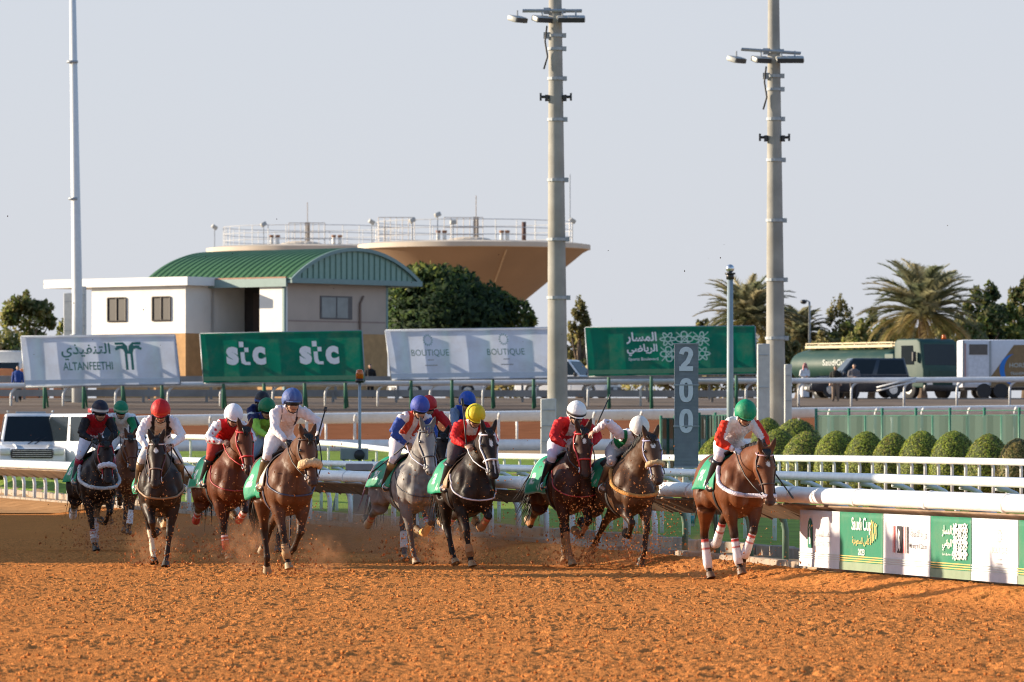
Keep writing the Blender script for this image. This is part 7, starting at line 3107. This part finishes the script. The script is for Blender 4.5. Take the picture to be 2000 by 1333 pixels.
# 14 the leader
entry(1431, 72.4, 15, dict(ear_z=1.80, coat=(0.128, 0.041, 0.0145), FR=(6, 2, 16), FL=(30, -22, -22), HR=(14, -34, 4, 20), HL=(40, -58, -30, -80), neck=27, neck_yaw=4, head=70, brow=(.62, .40, .44), bridle=(.045, .022, .018), bridle_r=.010, blaze=[(.22, .31, .022)], collar=((.70, .64, .72), .028, 1.10), hoof=(.16, .09, .05), cloth=(-.36, .20), cloth_drop=92,
                              muzzle=(.045, .022, .018), wraps=[('FR', WHT, (.45, .03, .03), .1, 2), ('FL', WHT, (.45, .03, .03), .1, 2), ('HR', WHT, (.45, .03, .03), .1, 2), ('HL', WHT, (.45, .03, .03), .1, 2)], girth=(.014, .014, .016), splay=dict(FL=-.10, FR=.03)),
      dict(silk=silk14, cap=cap((.0, .245, .115)), h=.0, yaw=2, pitch=32, hands=((.62, .13, 1.64), (.56, -.14, 1.62)), poleL=(-.2, 1.1, -.35), poleR=(-.2, -1.1, -.35), glove=(.6, .6, .64), breeches=(.76, .75, .78), boot=(.014, .014, .018)),
      'leading bay racehorse with a white breast collar and white leg bandages', 'leading jockey in white with red sleeve stripes and a green cap', (('L', (.55, .30, -.62)), 'black crop angled down beside the leading horse'))
# second crop of the stretching jockey's horse side
# ------------------------------------------------------------------ flung dirt and dust
m = MB()
rg = random.Random(21)
cols = [(.60, .24, .07), (.50, .19, .05), (.34, .12, .035), (.68, .29, .10), (.06, .035, .022)]


def fling(x, d, z, r, col):
    vs = []
    for sx, sy, sz in ((1, 0, 0), (-.5, .8, 0), (-.5, -.8, 0), (0, 0, 1), (0, 0, -.9)):
        vs.append((x + r * (sx + rg.uniform(-.3, .3)), d + r * (sy + rg.uniform(-.3, .3)), z + r * (sz + rg.uniform(-.3, .3))))
    m.add(vs, [(0, 1, 3), (1, 2, 3), (2, 0, 3), (1, 0, 4), (2, 1, 4), (0, 2, 4)], 0, col)


dens = {0: 1.5, 1: .5, 2: .5, 3: 1.2, 6: .5, 7: .9, 9: .5, 11: 1.7, 12: 1.3, 13: .15}
for i, (x, d, rz, z0, hp) in enumerate(HS):
    n = int(800 * dens.get(i, .3))
    hx, hy = cos(rz), sin(rz)
    for _ in range(n):
        # clods come from the horses ahead and hang before the chest and legs
        f = rg.gauss(.95, .35)
        s = rg.gauss(0, .28)
        zz = abs(rg.gauss(.25, .55)) + .1
        fling(x + hx * f - hy * s, d + hy * f + hx * s, zz, .0045 + .0115 * rg.random() ** 2.2, rg.choice(cols[:4]))
    for _ in range(int(300 * (1 if i not in (4, 5, 8, 10, 13) else .4))):
        # low spray about the hoofs
        f = rg.choice((-.75, .5)) + rg.gauss(0, .3)
        s = rg.gauss(0, .3)
        fling(x + hx * f - hy * s, d + hy * f + hx * s, abs(rg.gauss(0, .22)) + .02, .006 + .022 * rg.random() ** 2.5, rg.choice(cols[:4]))
for _ in range(260):
    d = rg.uniform(72, 100)
    x = rg.uniform(-.09, .03) * d
    fling(x, d, .5 + abs(rg.gauss(0, .9)), .004 + .009 * rg.random() ** 2, rg.choice(cols))
for _ in range(40):
    d = rg.uniform(70, 95)
    fling(rg.uniform(-.09, .09) * d, d, rg.uniform(2.2, 4.8), .004 + .008 * rg.random(), cols[4])
o = m.build('flying_dirt', pm('flung_soil', None, .95, var=.1, vcol=True))
tag(o, 'specks and clods of orange dirt flung up by the galloping horses', 'dirt', None, 'stuff')

# heaps thrown up where hoofs strike
for (px_, d_) in ((870, 81.5), (305, 80.5), (445, 82.5), (490, 80.5), (612, 76), (660, 76), (1375, 73.5), (1450, 71.4), (1215, 78)):
    x_ = (px_ - 1000) / F * d_
    for _ in range(90):
        a_, r_ = rg.uniform(0, 2 * pi), abs(rg.gauss(0, .16))
        fling(x_ + cos(a_) * r_ * 1.6, d_ + sin(a_) * r_, max(0, .13 - r_ * .5) * rg.random() + .01, .008 + .02 * rg.random() ** 2, rg.choice(cols[:4]))


def dust_mat():
    mt = bpy.data.materials.new('dust_cloud')
    mt.use_nodes = True
    N, L = mt.node_tree.nodes, mt.node_tree.links
    N.remove(N['Principled BSDF'])
    v = N.new('ShaderNodeVolumePrincipled')
    v.inputs['Color'].default_value = (.66, .36, .19, 1)
    v.inputs['Anisotropy'].default_value = .25
    tc = N.new('ShaderNodeTexCoord')
    n = N.new('ShaderNodeTexNoise')
    n.inputs['Scale'].default_value = 3.2
    n.inputs['Detail'].default_value = 4
    mp = N.new('ShaderNodeMapping')
    L.new(tc.outputs['Object'], n.inputs['Vector'])
    # fade toward the edge of the puff
    ln = N.new('ShaderNodeVectorMath')
    ln.operation = 'LENGTH'
    L.new(tc.outputs['Object'], ln.inputs[0])
    mr = N.new('ShaderNodeMapRange')
    mr.inputs['From Min'].default_value = 1.0
    mr.inputs['From Max'].default_value = .15
    L.new(ln.outputs['Value'], mr.inputs['Value'])
    m2 = N.new('ShaderNodeMapRange')
    m2.inputs['From Min'].default_value = .42
    m2.inputs['From Max'].default_value = .72
    L.new(n.outputs['Fac'], m2.inputs['Value'])
    mu = N.new('ShaderNodeMath')
    mu.operation = 'MULTIPLY'
    L.new(mr.outputs[0], mu.inputs[0])
    L.new(m2.outputs[0], mu.inputs[1])
    m3 = N.new('ShaderNodeMath')
    m3.operation = 'MULTIPLY'
    m3.inputs[1].default_value = 4.2
    L.new(mu.outputs[0], m3.inputs[0])
    L.new(m3.outputs[0], v.inputs['Density'])
    L.new(v.outputs[0], N['Material Output'].inputs['Volume'])
    return mt


M_DUST = dust_mat()
bm_ = MB()
bm_.ball((0, 0, 0), 1.0, 16, 10)
dme = None
for (px_, d_, rx, rz_, zc) in ((745, 84, .62, .55, .40), (790, 83, .55, .5, .35), (880, 81, .55, .38, .25), (300, 80.6, .45, .42, .25), (490, 77, .42, .50, .33), (440, 82.5, .5, .25, .15), (1368, 73.4, .30, .42, .25), (1235, 79, .5, .45, .32), (195, 91, .55, .5, .3), (630, 77, .4, .35, .2), (1110, 79.6, .5, .3, .2), (560, 92, 1.3, .45, .3), (380, 90, 1.1, .4, .28), (980, 90, 1.1, .4, .25), (690, 90, 1.0, .5, .3)):
    x = (px_ - 1000) / F * d_
    if dme is None:
        o = bm_.build('dust', M_DUST)
        dme = o.data
    else:
        o = link('dust', dme)
    o.location = (x, d_, zc)
    o.scale = (rx, rx * .9, rz_)
    tag(o, 'thin puff of orange dust hanging round the galloping hoofs', 'dust', 'puffs of dust behind the hoofs', 'stuff')
